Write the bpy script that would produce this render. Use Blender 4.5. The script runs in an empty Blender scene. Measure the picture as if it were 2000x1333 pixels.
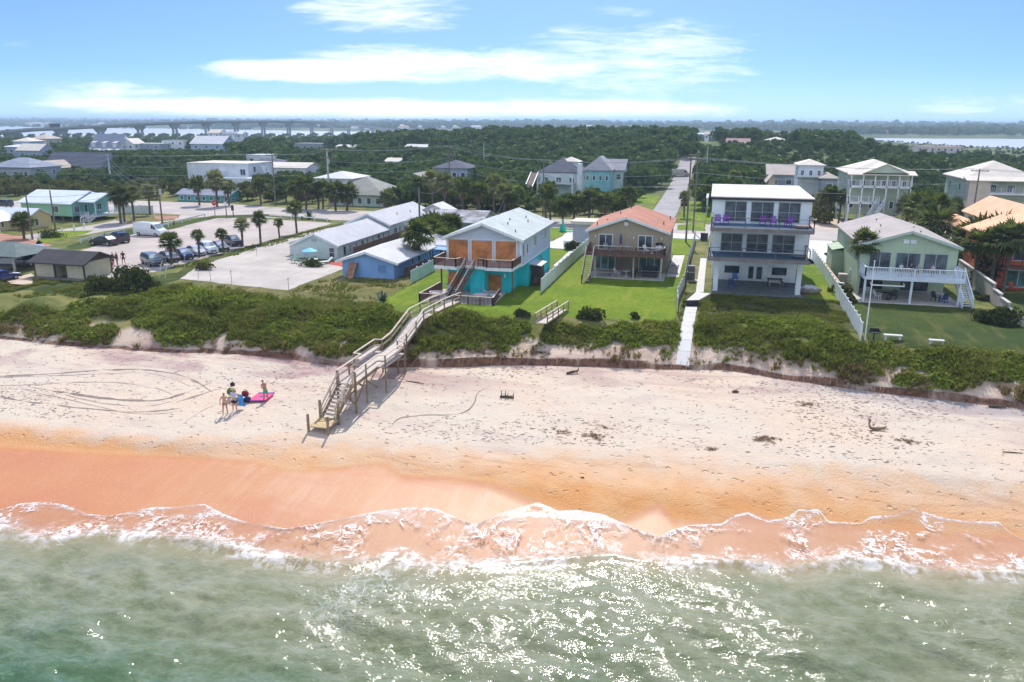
import bpy, math, random
import numpy as np
from mathutils import Vector
R = math.radians
random.seed(7); RNG = np.random.default_rng(7)
C = bpy.context.scene.collection
sc = bpy.context.scene

# ------------------------------------------------------------------ camera, sky, sun, exposure
CAM_H = 22.0; FPX = 1555.6; PITCH = R(15.4); YAW = R(14.0); ROLL = R(0.28)
cam_d = bpy.data.cameras.new('camera'); cam = bpy.data.objects.new('camera', cam_d); C.objects.link(cam)
cam_d.sensor_width = 36; cam_d.lens = FPX / 2000 * 36; cam_d.clip_start = 0.5; cam_d.clip_end = 60000
cy, sy, cp, sp = math.cos(YAW), math.sin(YAW), math.cos(PITCH), math.sin(PITCH)
vf = Vector((-sy * cp, cy * cp, -sp)); vr0 = Vector((cy, sy, 0)); vu0 = vr0.cross(vf)
vr = vr0 * math.cos(ROLL) + vu0 * math.sin(ROLL); vu = vu0 * math.cos(ROLL) - vr0 * math.sin(ROLL)
from mathutils import Matrix
cam.matrix_world = Matrix(((vr.x, vu.x, -vf.x, 0), (vr.y, vu.y, -vf.y, 0), (vr.z, vu.z, -vf.z, CAM_H), (0, 0, 0, 1)))
sc.camera = cam
def g(px, py, z=4.5):                 # survey: where the sight line of a photo point meets height z
    d = vf + vr * ((px - 1000) / FPX) - vu * ((py - 666.5) / FPX)
    t = (z - CAM_H) / d.z
    return (t * d.x, t * d.y)
def at(px, py, Y):
    d = vf + vr * ((px - 1000) / FPX) - vu * ((py - 666.5) / FPX)
    t = Y / d.y
    return (t * d.x, Y, CAM_H + t * d.z)
SUN_EL, SUN_AZ = 47.0, 10.0           # azimuth left of +Y
sun_d = bpy.data.lights.new('sun', 'SUN'); sun_d.energy = 3.5; sun_d.angle = R(0.53); sun_d.color = (1.0, 0.955, 0.89)
sun = bpy.data.objects.new('sun', sun_d); C.objects.link(sun)
sd = Vector((-math.sin(R(SUN_AZ)) * math.cos(R(SUN_EL)), math.cos(R(SUN_AZ)) * math.cos(R(SUN_EL)), math.sin(R(SUN_EL))))
sun.rotation_euler = sd.to_track_quat('Z', 'Y').to_euler(); sun.location = (0, 0, 60)
sc.view_settings.view_transform = 'Standard'; sc.view_settings.look = 'None'
sc.view_settings.exposure = 0.55; sc.view_settings.gamma = 1; sc.view_settings.use_curve_mapping = False
sc.cycles.max_bounces = 6; sc.cycles.diffuse_bounces = 3; sc.cycles.glossy_bounces = 3; sc.cycles.transmission_bounces = 3
sc.cycles.volume_bounces = 0; sc.cycles.transparent_max_bounces = 6
sc.cycles.use_adaptive_sampling = True; sc.cycles.adaptive_threshold = 0.02
sc.cycles.use_denoising = True
sc.cycles.caustics_reflective = False; sc.cycles.caustics_refractive = False

class NT:                             # small node-graph writer
    def __init__(s, tree): s.t = tree; s.n = tree.nodes; s.l = tree.links
    def put(s, sock, v):
        if hasattr(v, 'is_output') or isinstance(v, bpy.types.NodeSocket): s.l.new(v, sock)
        elif v is not None:
            if isinstance(v, (tuple, list)) and len(v) == 3 and sock.type == 'RGBA': v = (*v, 1)
            sock.default_value = v
    def m(s, op, a, b=None, c=None, clamp=False):
        n = s.n.new('ShaderNodeMath'); n.operation = op; n.use_clamp = clamp
        for i, v in enumerate((a, b, c)):
            if v is not None: s.put(n.inputs[i], v)
        return n.outputs[0]
    def vm(s, op, a, b=None):
        n = s.n.new('ShaderNodeVectorMath'); n.operation = op; s.put(n.inputs[0], a)
        if b is not None: s.put(n.inputs[1], b)
        return n.outputs[0]
    def mix(s, f, a, b, blend='MIX'):
        n = s.n.new('ShaderNodeMix'); n.data_type = 'RGBA'; n.blend_type = blend; n.clamp_factor = True
        s.put(n.inputs[0], f); s.put(n.inputs[6], a); s.put(n.inputs[7], b); return n.outputs[2]
    def noise(s, scale, detail=3, vec=None, rough=0.5, dist=0.0, col=False):
        n = s.n.new('ShaderNodeTexNoise'); n.inputs['Scale'].default_value = scale; n.inputs['Detail'].default_value = detail
        n.inputs['Roughness'].default_value = rough; n.inputs['Distortion'].default_value = dist
        if vec is not None: s.put(n.inputs['Vector'], vec)
        return n.outputs[1 if col else 0]
    def vor(s, scale, vec=None, feat='F1', out=0):
        n = s.n.new('ShaderNodeTexVoronoi'); n.feature = feat; n.inputs['Scale'].default_value = scale
        if vec is not None: s.put(n.inputs['Vector'], vec)
        return n.outputs[out]
    def ss(s, v, lo, hi, a=0.0, b=1.0):
        n = s.n.new('ShaderNodeMapRange'); n.interpolation_type = 'SMOOTHSTEP'
        s.put(n.inputs[0], v); n.inputs[1].default_value = lo; n.inputs[2].default_value = hi
        n.inputs[3].default_value = a; n.inputs[4].default_value = b
        if lo > hi: n.inputs[1].default_value, n.inputs[2].default_value, n.inputs[3].default_value, n.inputs[4].default_value = hi, lo, b, a
        return n.outputs[0]
    def attr(s, name, vec=False):
        n = s.n.new('ShaderNodeAttribute'); n.attribute_name = name; return n.outputs['Vector' if vec else 'Fac']
    def pos(s): return s.n.new('ShaderNodeNewGeometry').outputs['Position']
    def geo(s, o): return s.n.new('ShaderNodeNewGeometry').outputs[o]
    def obj(s): return s.n.new('ShaderNodeTexCoord').outputs['Object']
    def scale(s, v, xyz):
        n = s.n.new('ShaderNodeMapping'); n.inputs['Scale'].default_value = xyz; s.put(n.inputs[0], v); return n.outputs[0]
    def sep(s, v):
        n = s.n.new('ShaderNodeSeparateXYZ'); s.put(n.inputs[0], v); return n.outputs
    def bump(s, h, strength, dist, normal=None):
        n = s.n.new('ShaderNodeBump'); n.inputs['Strength'].default_value = strength; n.inputs['Distance'].default_value = dist
        s.put(n.inputs['Height'], h)
        if normal is not None: s.l.new(normal, n.inputs['Normal'])
        return n.outputs[0]
def new_mat(name):
    m = bpy.data.materials.new(name); m.use_nodes = True
    nt = NT(m.node_tree); b = nt.n['Principled BSDF']; return m, nt, b

# sky: Nishita daylight with thin cirrus mixed in by direction
w = bpy.data.worlds.new('World'); sc.world = w; w.use_nodes = True
nt = NT(w.node_tree); bg = nt.n['Background']
sky = nt.n.new('ShaderNodeTexSky'); sky.sky_type = 'NISHITA'; sky.sun_disc = False
sky.sun_elevation = R(SUN_EL); sky.sun_rotation = R(-SUN_AZ); sky.air_density = 1.0; sky.dust_density = 0.35; sky.ozone_density = 1.4
gen = nt.n.new('ShaderNodeTexCoord').outputs['Generated']
mp = nt.n.new('ShaderNodeMapping'); mp.vector_type = 'POINT'; mp.inputs['Rotation'].default_value = (0, 0, -YAW); nt.put(mp.inputs[0], gen)
x, y, z = nt.sep(mp.outputs[0])
u = nt.m('DIVIDE', x, nt.m('MAXIMUM', y, 0.05)); v = nt.m('DIVIDE', z, nt.m('MAXIMUM', y, 0.05))
# clear blue reaches lower than in the standard atmosphere: look the sky up a little higher near the horizon
zx, zy, zz = nt.sep(gen)
cmb = nt.n.new('ShaderNodeCombineXYZ'); nt.put(cmb.inputs[0], zx); nt.put(cmb.inputs[1], zy)
nt.put(cmb.inputs[2], nt.m('ADD', nt.m('MULTIPLY', zz, 2.1), 0.11))
nt.put(sky.inputs[0], nt.vm('NORMALIZE', cmb.outputs[0]))
cv = nt.n.new('ShaderNodeCombineXYZ'); nt.put(cv.inputs[0], u); nt.put(cv.inputs[1], nt.m('MULTIPLY', v, 4.2))
wp = nt.vm('ADD', cv.outputs[0], nt.vm('MULTIPLY', nt.vm('SUBTRACT', nt.noise(5, 4, cv.outputs[0], .6, col=True), (.5, .5, .5)), (.16, .10, 0)))
n1 = nt.noise(6.5, 8, wp, 0.66, 0.2); n2 = nt.noise(24, 6, nt.scale(wp, (.55, 1.3, 1)), 0.65, 0.6)
tex = nt.m('ADD', nt.m('MULTIPLY', n1, 0.62), nt.m('MULTIPLY', n2, 0.38))
tot = None
for (cxp, cyp, ax, ay, k) in ((800, 138, 380, 44, 1.3), (600, 152, 240, 26, .8), (1215, 112, 300, 74, .95), (770, 46, 210, 50, 1.05), (800, 214, 760, 24, 1.05),
                              (1330, 3, 170, 26, 1.1), (290, 190, 260, 34, .9), (1180, 40, 90, 16, .7), (1250, 185, 330, 64, .6), (1850, 205, 230, 28, .7), (130, 104, 60, 12, .6), (500, 222, 1000, 26, .48), (1000, 8, 90, 12, .7)):
    a = nt.m('DIVIDE', nt.m('SUBTRACT', u, (cxp - 1000) / FPX / 0.964), ax / FPX)
    b = nt.m('DIVIDE', nt.m('SUBTRACT', v, (238 - cyp) / FPX), ay / FPX)
    r2 = nt.m('ADD', nt.m('MULTIPLY', a, a), nt.m('MULTIPLY', b, b))
    e = nt.m('MULTIPLY', nt.m('MAXIMUM', nt.m('SUBTRACT', 1.0, r2), 0.0), k)
    tot = e if tot is None else nt.m('ADD', tot, e)
tot = nt.m('MINIMUM', tot, 1.4)
cl = nt.ss(nt.m('ADD', nt.m('MULTIPLY', tot, 0.30), tex), 0.61, 0.97)
cl = nt.m('MULTIPLY', cl, nt.ss(tot, 0.0, 0.45))
cl = nt.m('MULTIPLY', cl, 0.86)
hz = nt.ss(v, 0.0, 0.07, 0.42, 0.0)
skyc = nt.mix(1.0, sky.outputs[0], (0.88, 0.91, 1.16), 'MULTIPLY')
c1 = nt.mix(hz, skyc, (6.6, 6.6, 6.9))
c2 = nt.mix(cl, c1, (12.2, 10.2, 8.8))
# other half of the sky (behind the camera) is whitened to fill the shaded house fronts
back = nt.mix(nt.ss(zz, .02, .25, .55, .30), skyc, (9.5, 9.9, 10.2))   # unseen white cloud, added to brighten the facades
nt.put(bg.inputs[0], nt.mix(nt.ss(y, 0.0, 0.1), back, nt.mix(1.0, c2, (.53, .66, .79), 'MULTIPLY'))); bg.inputs[1].default_value = 0.15
# ------------------------------------------------------------------ mesh helpers
class MB:
    def __init__(s): s.v = []; s.f = []; s.mi = []; s.cur = 0
    def add(s, vs, fs):
        o = len(s.v); s.v += [tuple(p) for p in vs]; s.f += [tuple(i + o for i in f) for f in fs]; s.mi += [s.cur] * len(fs); return s
    def box(s, x0, x1, y0, y1, z0, z1):
        if x0 > x1: x0, x1 = x1, x0
        if y0 > y1: y0, y1 = y1, y0
        if z0 > z1: z0, z1 = z1, z0
        return s.add([(x0, y0, z0), (x1, y0, z0), (x1, y1, z0), (x0, y1, z0), (x0, y0, z1), (x1, y0, z1), (x1, y1, z1), (x0, y1, z1)],
                     [(0, 3, 2, 1), (4, 5, 6, 7), (0, 1, 5, 4), (1, 2, 6, 5), (2, 3, 7, 6), (3, 0, 4, 7)])
    def bar(s, a, b, wd, ht=None, up=(0, 0, 1)):        # rectangular bar from a to b
        ht = ht or wd; a = Vector(a); b = Vector(b); d = b - a
        if d.length < 1e-6: return s
        d.normalize(); u = Vector(up)
        if abs(d.dot(u)) > 0.98: u = Vector((0, 1, 0))
        r = d.cross(u).normalized(); t = r.cross(d).normalized()
        vs = []
        for p in (a, b):
            for (i, j) in ((-1, -1), (1, -1), (1, 1), (-1, 1)): vs.append(p + r * (i * wd / 2) + t * (j * ht / 2))
        return s.add(vs, [(3, 2, 1, 0), (4, 5, 6, 7), (0, 1, 5, 4), (1, 2, 6, 5), (2, 3, 7, 6), (3, 0, 4, 7)])
    def tube(s, pts, rads, n=8, caps=True):
        pts = [Vector(p) for p in pts]
        if not isinstance(rads, (list, tuple)): rads = [rads] * len(pts)
        vs = []; fs = []
        for k, p in enumerate(pts):
            d = (pts[min(k + 1, len(pts) - 1)] - pts[max(k - 1, 0)]).normalized()
            u = Vector((0, 0, 1)) if abs(d.z) < 0.9 else Vector((1, 0, 0))
            r = d.cross(u).normalized(); t = r.cross(d)
            for i in range(n):
                a = 2 * math.pi * i / n; vs.append(p + (r * math.cos(a) + t * math.sin(a)) * rads[k])
        for k in range(len(pts) - 1):
            for i in range(n):
                j = (i + 1) % n; fs.append((k * n + i, k * n + j, (k + 1) * n + j, (k + 1) * n + i))
        if caps: fs.append(tuple(range(n))[::-1]); fs.append(tuple(range((len(pts) - 1) * n, len(pts) * n)))
        return s.add(vs, fs)
    def cyl(s, x, y, z0, z1, r, r2=None, n=12): return s.tube([(x, y, z0), (x, y, z1)], [r, r if r2 is None else r2], n)
    def poly(s, pts, z0, z1):                            # vertical prism of a polygon
        n = len(pts); vs = [(p[0], p[1], z0) for p in pts] + [(p[0], p[1], z1) for p in pts]
        return s.add(vs, [tuple(range(n))[::-1], tuple(range(n, 2 * n))] + [(i, (i + 1) % n, n + (i + 1) % n, n + i) for i in range(n)])
    def slab(s, q, t):                                   # four corners, thickness t downwards
        vs = [Vector(p) for p in q]; lo = [p - Vector((0, 0, t)) for p in vs]
        return s.add(vs + lo, [(0, 1, 2, 3), (7, 6, 5, 4), (0, 4, 5, 1), (1, 5, 6, 2), (2, 6, 7, 3), (3, 7, 4, 0)])
    def build(s, name, mat, parent=None, smooth=False, local=False):
        me = bpy.data.meshes.new(name)
        o = bpy.data.objects.new(name, me)
        off = Vector((0, 0, 0))
        if parent is not None and not local:
            r = parent
            while r is not None: off += r.location; r = r.parent
        me.from_pydata([(p[0] - off.x, p[1] - off.y, p[2] - off.z) for p in s.v], [], s.f)
        for m_ in (mat if isinstance(mat, (list, tuple)) else [mat]): me.materials.append(m_)
        if any(s.mi): me.polygons.foreach_set('material_index', s.mi)
        if smooth: me.polygons.foreach_set('use_smooth', [True] * len(s.f))
        me.update(); C.objects.link(o)
        if parent is not None: o.parent = parent
        return o
def tag(o, label=None, cat=None, group=None, kind=None):
    if label: o['label'] = label
    if cat: o['category'] = cat
    if group: o['group'] = group
    if kind: o['kind'] = kind
    return o
def thing(name, label, cat, loc=(0, 0, 0), rz=0.0, group=None):
    o = bpy.data.objects.new(name, None); o.empty_display_size = 0.3; C.objects.link(o)
    o.location = loc; o.rotation_euler = (0, 0, rz); return tag(o, label, cat, group)
def copy_tree(o, parent=None):
    c = o.copy(); C.objects.link(c); c.parent = parent
    for ch in list(o.children): copy_tree(ch, c)
    return c
def dup(o, loc, rz=None, label=None, group=None, scale=None):
    c = copy_tree(o); c.location = loc
    if rz is not None: c.rotation_euler = (0, 0, rz)
    if scale is not None: c.scale = (scale, scale, scale) if not isinstance(scale, tuple) else scale
    if label: c['label'] = label
    if group: c['group'] = group
    return c
def mesh_np(name, verts, faces, mats, attrs=None, smooth=True, uniq=True):
    me = bpy.data.meshes.new(name); nv, nf = len(verts), len(faces); k = faces.shape[1]
    me.vertices.add(nv); me.vertices.foreach_set('co', np.asarray(verts, np.float32).ravel())
    me.loops.add(nf * k); me.loops.foreach_set('vertex_index', np.asarray(faces, np.int32).ravel())
    me.polygons.add(nf); me.polygons.foreach_set('loop_start', np.arange(0, nf * k, k, dtype=np.int32))
    me.update(calc_edges=True); me.validate()
    if smooth: me.polygons.foreach_set('use_smooth', np.ones(len(me.polygons), bool))
    for m_ in mats: me.materials.append(m_)
    for an, arr in (attrs or {}).items():
        a = me.attributes.new(an, 'FLOAT', 'POINT'); a.data.foreach_set('value', np.asarray(arr, np.float32).ravel())
    return me
def grid_faces(nr, nc):
    i = np.arange((nr - 1) * (nc - 1)); r = i // (nc - 1); c = i % (nc - 1); a = r * nc + c
    return np.stack([a, a + 1, a + nc + 1, a + nc], 1)
def vnoise(x, y, s, seed=0):
    x = np.asarray(x, float) / s + seed * 17.31; y = np.asarray(y, float) / s + seed * 7.77
    ix = np.floor(x); iy = np.floor(y); fx = x - ix; fy = y - iy; fx = fx * fx * (3 - 2 * fx); fy = fy * fy * (3 - 2 * fy)
    def h(a, b):
        q = np.sin(a * 127.1 + b * 311.7 + seed * 74.7) * 43758.5453; return q - np.floor(q)
    return (h(ix, iy) * (1 - fx) + h(ix + 1, iy) * fx) * (1 - fy) + (h(ix, iy + 1) * (1 - fx) + h(ix + 1, iy + 1) * fx) * fy
def fbm(x, y, s, seed=0, o=3): return sum(vnoise(x, y, s / 2 ** k, seed + k) * 0.5 ** k for k in range(o)) / sum(0.5 ** k for k in range(o))
def sstep(v, a, b):
    t = np.clip((v - a) / (b - a), 0, 1); return t * t * (3 - 2 * t)

# ------------------------------------------------------------------ plan curves (world X -> Y) surveyed from the shoreline
def curve(pts, z):
    q = sorted(g(a, b, z) for a, b in pts); X = np.array([p[0] for p in q]); Y = np.array([p[1] for p in q])
    return lambda x: np.interp(x, X, Y)
foam_px = [(0,992),(40,982),(80,980),(120,983),(150,992),(175,1000),(215,1003),(250,998),(300,990),(350,990),(400,985),(440,1003),(480,1015),(530,1022),(560,1027),(620,1018),(680,1008),(740,998),(800,992),(850,993),(900,1010),(930,1018),(980,1000),(1050,986),(1090,998),(1130,998),(1180,1005),(1250,1030),(1290,1043),(1310,1030),(1350,1022),(1410,1020),(1430,1008),(1460,1003),(1500,1015),(1540,1008),(1560,998),(1600,998),(1617,1015),(1680,1018),(1700,1008),(1750,1006),(1780,998),(1830,1010),(1880,1018),(1950,1022),(1970,1037),(2000,1050)]
brk_px = [(0,1022),(60,1040),(120,1046),(200,1036),(350,1045),(450,1060),(520,1080),(640,1092),(700,1096),(770,1080),(850,1100),(950,1098),(1000,1095),(1100,1085),(1200,1078),(1250,1090),(1400,1092),(1500,1095),(1530,1105),(1650,1085),(1750,1100),(1850,1112),(2000,1112)]
wet_px = [(0,872),(200,885),(400,893),(500,900),(560,915),(640,914),(700,908),(745,905),(800,928),(880,930),(960,942),(1040,965),(1090,982),(1150,1003),(1200,1000),(1270,980),(1290,974),(1320,998),(1400,1000),(1450,985),(1480,990),(1550,996),(1700,1010),(1850,1018),(2000,1030)]
dry_px = [(0,832),(120,838),(250,856),(400,862),(560,850),(700,852),(850,868),(1000,878),(1200,884),(1400,890),(1600,908),(1750,920),(2000,945)]
scarp_px = [(0,662),(60,668),(120,676),(200,681),(300,688),(400,690),(500,696),(560,702),(650,714),(700,720),(780,719),(900,718),(1030,713),(1200,720),(1370,724),(1420,722),(1500,738),(1600,752),(1700,766),(1800,778),(1900,790),(2000,800)]
Yfoam = curve(foam_px, 0.1); Ybrk = curve(brk_px, 0.0); Ywet = curve(wet_px, 0.6); Ydry = curve(dry_px, 1.15); Yscarp = curve(scarp_px, 2.0)
_xs = np.linspace(-140, 90, 461)
def smooth_curve(f, wdt):
    y = f(_xs); k = np.exp(-0.5 * (np.arange(-60, 61) * 0.5 / wdt) ** 2); k /= k.sum()
    ys = np.convolve(np.pad(y, 60, 'edge'), k, 'valid'); return lambda x: np.interp(x, _xs, ys)
Y0 = smooth_curve(Yfoam, 4.0); Y3_ = smooth_curve(Ywet, 4.0); Y3 = lambda x: np.maximum(Y3_(x), Y0(x) + 2.5); Y4 = smooth_curve(Ydry, 3.0); YsS = smooth_curve(Yscarp, 1.2)
def hscarp(x): return (.45 + 1.0 * vnoise(np.asarray(x, float), np.asarray(x, float) * 0 + 3., 2.6, 88)) * np.interp(x, [-80, -60, -40, -28, -20, -12, 0, 6, 12, 25, 40], [.12, .16, .22, .38, .68, .62, .46, .30, .45, .72, .8])
near_bank = curve([(0,270),(300,268.5),(600,268),(860,266),(1200,262),(1640,275),(1720,279),(1800,287),(2000,293)], 0)
far_bank = curve([(0,245),(100,246),(300,251),(500,254),(650,257),(860,258),(1100,256),(1500,262),(1640,269.5),(1700,270.5),(2000,272)], 0)
HILLS = ((-30, 400, 110, 110, 7.5), (25, 310, 70, 60, 4.0), (-130, 380, 80, 90, 4.0), (60, 430, 60, 80, 3.5), (-210, 330, 90, 90, 1.5), (-120, 165, 32, 22, 1.2))
def terr(x, y):
    x = np.asarray(x, float); y = np.asarray(y, float)
    y0, y3, y4, ys = Y0(x), Y3(x), Y4(x), YsS(x); h = hscarp(x)
    nz = fbm(x, y, 9, 3, 3) - 0.5
    z = np.full(np.broadcast(x, y).shape, -2.5)
    def seg(z, a, za, b, zb): t = (y - a) / np.maximum(b - a, .05); return np.where(t > 0, za + (zb - za) * np.clip(t, 0, 1), z)
    z = seg(z, y0 - 18, -2.5, y0, 0.06); z = seg(z, y0, 0.06, y3, 0.6); z = seg(z, y3, 0.6, y4, 1.15); z = seg(z, y4, 1.15, ys, 2.0)
    beach = np.clip((y - y3) / 2, 0, 1) * np.clip((ys + .3 - y) / 1.0, 0, 1)
    z = z + beach * ((vnoise(x, y, 2.2, 5) - .5) * .10 + (vnoise(x, y, .8, 6) - .5) * .07 + (fbm(x, y, 6, 8) - .5) * .18)
    jit = (vnoise(x, y * .1, 1.1, 11) - .5) * .25
    t = (y - ys - jit) / 0.4
    z = np.where(t > 0, 2.0 + h * np.clip(t, 0, 1), z)
    t = np.clip((y - ys - .5) / 6.5, 0, 1)
    top = 4.45 + nz * 1.3 + (vnoise(x, y, 2.3, 15) - .5) * .55
    z = np.where(y > ys + .5, (2.0 + h) * (1 - t ** .8) + top * t ** .8, z)
    pm = sstep(-np.abs(x + 1.45), -1.5, -.75) * sstep(y, 64.6, 66) * (1 - sstep(y, 80, 81)); z = z * (1 - pm) + np.minimum(z, 3.75 + (np.clip(y, 64, 80) - 66) * .045) * pm
    t = sstep(y, 69.5, 75.5) * (1 - pm)
    z = np.where(y > 69.5, z * (1 - t) + 4.5 * t, z)
    hh = sum(k * np.exp(-((x - a) / c) ** 2 - ((y - b) / d) ** 2) for a, b, c, d, k in HILLS)
    z = z + np.where(y > 152, hh * sstep(y, 152, 185), 0)
    nb, fb = near_bank(x), far_bank(x)
    dip = sstep(y, nb - 60, nb + 4) * (1 - sstep(y, fb - 4, fb + 30))
    z = z - dip * 6.0
    z = z - sstep(y, nb * .75, nb - 60) * (1 - sstep(y, nb - 60, nb)) * 2.0
    return z
def tz(x, y): return float(terr(np.array([x]), np.array([y]))[0])
def gt(px, py, off=0.0):               # survey on the terrain itself
    z = 4.5
    for _ in range(14):
        x, y = g(px, py, z); z = 0.5 * z + 0.5 * tz(x, y)
    x, y = g(px, py, z); return (x, y, tz(x, y) + off)

# ------------------------------------------------------------------ ground sheet
def spread(lo, dlo, dhi, hi, step, ratio):
    c = list(np.arange(dlo, dhi, step)); a = []; s = step; v = dlo
    while v > lo: s *= ratio; v -= s; a.append(v)
    b = []; s = step; v = c[-1]
    while v < hi: s *= ratio; v += s; b.append(v)
    return np.array(a[::-1] + c + b)
gx = spread(-16000, -95, 42, 16000, 0.45, 1.07)
r1 = list(np.arange(-14, 17.0, 0.45)) + list(np.arange(17.0, 24.6, 0.45)) + list(np.arange(24.6, 26.2, 0.09)) + list(np.arange(26.2, 40, 0.5))
# rows follow the scarp: t is the distance from the scarp foot line plus 25
r2 = list(np.arange(40, 130, 1.2)); s = 1.2; v_ = r2[-1]
while v_ < 3200: s = max(s, v_ * .02); v_ += s; r2.append(v_)
while v_ < 24000: s *= 1.12; v_ += s; r2.append(v_)
rows = [-900, -300, -100, -50, -30, -20] + r1 + r2
rows = np.array(rows)
TT, XX = np.meshgrid(rows, gx, indexing='ij')
wgt = 1 - sstep(TT, 34, 60); wgt2 = sstep(TT, -60, -10)
YY = TT + (YsS(XX) - 25) * wgt * wgt2 + (38.0) * (1 - wgt) + (38.0) * wgt * (1 - wgt2)
ZZ = terr(XX, YY)
verts = np.stack([XX, YY, ZZ], -1).reshape(-1, 3)
m_ground, nt, b = new_mat('sand_soil_and_grass_ground')
P = nt.pos(); aw = nt.attr('a_wet'); ad = nt.attr('a_dry'); ac = nt.attr('a_scarp'); av = nt.attr('a_far')
nbig = nt.noise(0.10, 3, P); nmid = nt.noise(0.55, 4, P); nfine = nt.noise(6.0, 4, P, 0.65); nspk = nt.noise(38, 2, P, 0.7)
px_, py_, pz_ = nt.sep(P)
left = nt.ss(px_, -14.0, -40.0)
streak = nt.noise(1.0, 4, nt.scale(P, (1.1, 0.16, 1)), 0.6, 0.6)
dry = nt.mix(nt.ss(nbig, 0.4, 0.65), (0.62, 0.53, 0.415), (0.65, 0.51, 0.38))
dry = nt.mix(nt.ss(nt.noise(.28, 6, nt.scale(P, (.6, 1.4, 1)), .7, .5), .50, .66, 0, .5), dry, (.52, .40, .335))
dry = nt.mix(nt.m('MULTIPLY', nt.ss(nfine, 0.56, 0.74), 0.35), dry, (0.38, 0.30, 0.24))
dry = nt.mix(nt.ss(nspk, .60, .8, 0, .35), dry, (0.34, 0.26, 0.2))
dgr = nt.ss(nt.m('ADD', ad, nt.m('MULTIPLY', nbig, 5.0)), -3.3, 2.2)
damp = nt.mix(nt.ss(nmid, 0.35, 0.65), nt.mix(dgr, (0.62, 0.30, 0.11), (0.66, 0.45, 0.28)), nt.mix(dgr, (0.64, 0.36, 0.16), (0.66, 0.49, 0.345)))
shell = nt.m('MULTIPLY', nt.ss(nt.noise(0.5, 4, nt.scale(P, (0.35, 1.6, 1)), 0.6, .8), 0.52, 0.66), nt.ss(nspk, 0.45, 0.6))
damp = nt.mix(nt.m('MULTIPLY', shell, 0.65), damp, (0.33, 0.15, 0.06))
wetc = nt.mix(left, (0.56, 0.30, 0.15), (0.54, 0.235, 0.10))
wetc = nt.mix(nt.m('MULTIPLY', nt.ss(streak, 0.42, 0.72, 0, .32), nt.ss(px_, -36, -22, .3, 1.0)), wetc, (0.66, 0.46, 0.33))
wetc = nt.mix(nt.ss(nspk, .5, .7, 0, .5), wetc, (0.40, .17, .08))
wetc = nt.mix(nt.ss(nt.noise(.3, 4, nt.scale(P, (.5, 1.2, 1)), .6), .45, .65, 0, .5), wetc, (0.50, .20, .10))
wetc = nt.mix(nt.ss(nfine, .5, .72, 0, .3), wetc, (.70, .42, .26))
adn = nt.m('ADD', ad, nt.m('MULTIPLY', nt.m('SUBTRACT', nmid, 0.5), 3.4)); adn = nt.m('ADD', adn, nt.m('MULTIPLY', nt.m('SUBTRACT', nspk, .5), 1.4))
awn = nt.m('ADD', aw, nt.m('MULTIPLY', nt.m('SUBTRACT', nfine, 0.5), 0.35))
damp = nt.mix(nt.ss(px_, -24, -40, 0, .8), damp, (0.68, 0.33, 0.12))
col = nt.mix(nt.ss(adn, -1.6, 1.1), damp, dry)
wetness = nt.ss(awn, 0.25, -0.45)
col = nt.mix(wetness, col, wetc)
# mauve heavy-mineral sand by the scarp foot
mv = nt.m('MULTIPLY', nt.ss(ac, -8.0, -2.0), nt.ss(nt.noise(0.22, 5, nt.scale(P, (0.5, 1.5, 1)), 0.65, .6), 0.42, 0.64))
col = nt.mix(nt.m('MULTIPLY', mv, nt.ss(px_, -12, -32, .55, .85)), col, (0.34, 0.205, 0.20))
grey = nt.m('MULTIPLY', nt.ss(px_, 2, 16), nt.m('MULTIPLY', nt.ss(ac, -3.2, -.8), nt.ss(ac, .3, -.1)))
col = nt.mix(nt.m('MULTIPLY', grey, .6), col, (0.34, 0.31, 0.31))
spots = nt.m('MULTIPLY', nt.ss(nt.vor(1.5, nt.vm('ADD', P, nt.noise(2.5, 2, P, col=True))), .17, .05), nt.ss(nt.noise(.13, 4, P, .65, .4), .46, .62))  # footprints: their shading and damp sand painted in as dark spots
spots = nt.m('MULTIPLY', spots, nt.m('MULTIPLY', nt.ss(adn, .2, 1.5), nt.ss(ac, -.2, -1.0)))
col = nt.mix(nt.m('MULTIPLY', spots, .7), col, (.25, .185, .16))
# scarp face soil
face = nt.m('MULTIPLY', nt.ss(ac, -0.06, 0.04), nt.ss(ac, .62, 0.42))
face = nt.m('MULTIPLY', face, nt.ss(nt.noise(.35, 4, nt.scale(P, (1, .3, .3)), .65), .34, .50, .25, 1.0))
soil = nt.mix(nt.ss(nt.noise(2.2, 5, P, .7), .35, .65), (0.11, 0.055, 0.035), (0.25, 0.135, 0.085))
col = nt.mix(face, col, soil)
# dune top soil, grass and woods floor
up = nt.ss(nt.m('ADD', ac, nt.m('MULTIPLY', nt.m('SUBTRACT', nmid, .5), 3.2)), 2.0, 4.2)
dsand = nt.mix(nt.ss(nmid, .4, .6), (0.60, 0.47, 0.36), (0.50, 0.36, 0.27))
col = nt.mix(nt.ss(ac, 0.6, 1.0), col, dsand)
gr = nt.mix(nt.ss(nmid, .36, .62), (0.085, 0.12, 0.022), (0.20, 0.19, 0.055))
gr = nt.mix(nt.ss(nfine, .5, .75, 0, .7), gr, (0.05, .08, .015))
gr = nt.mix(nt.ss(nbig, .52, .7, 0, .45), gr, (0.30, .25, .10))
col = nt.mix(up, col, gr)
farg = nt.mix(nt.ss(nt.noise(.012, 5, P, .6), .42, .6), (0.07, 0.105, 0.03), (0.15, 0.17, 0.06))
col = nt.mix(av, col, farg)
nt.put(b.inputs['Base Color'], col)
rough = nt.ss(awn, 0.1, -1.2, 0.92, 0.46)
nt.put(b.inputs['Roughness'], rough); b.inputs['Specular IOR Level'].default_value = 0.18
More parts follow.
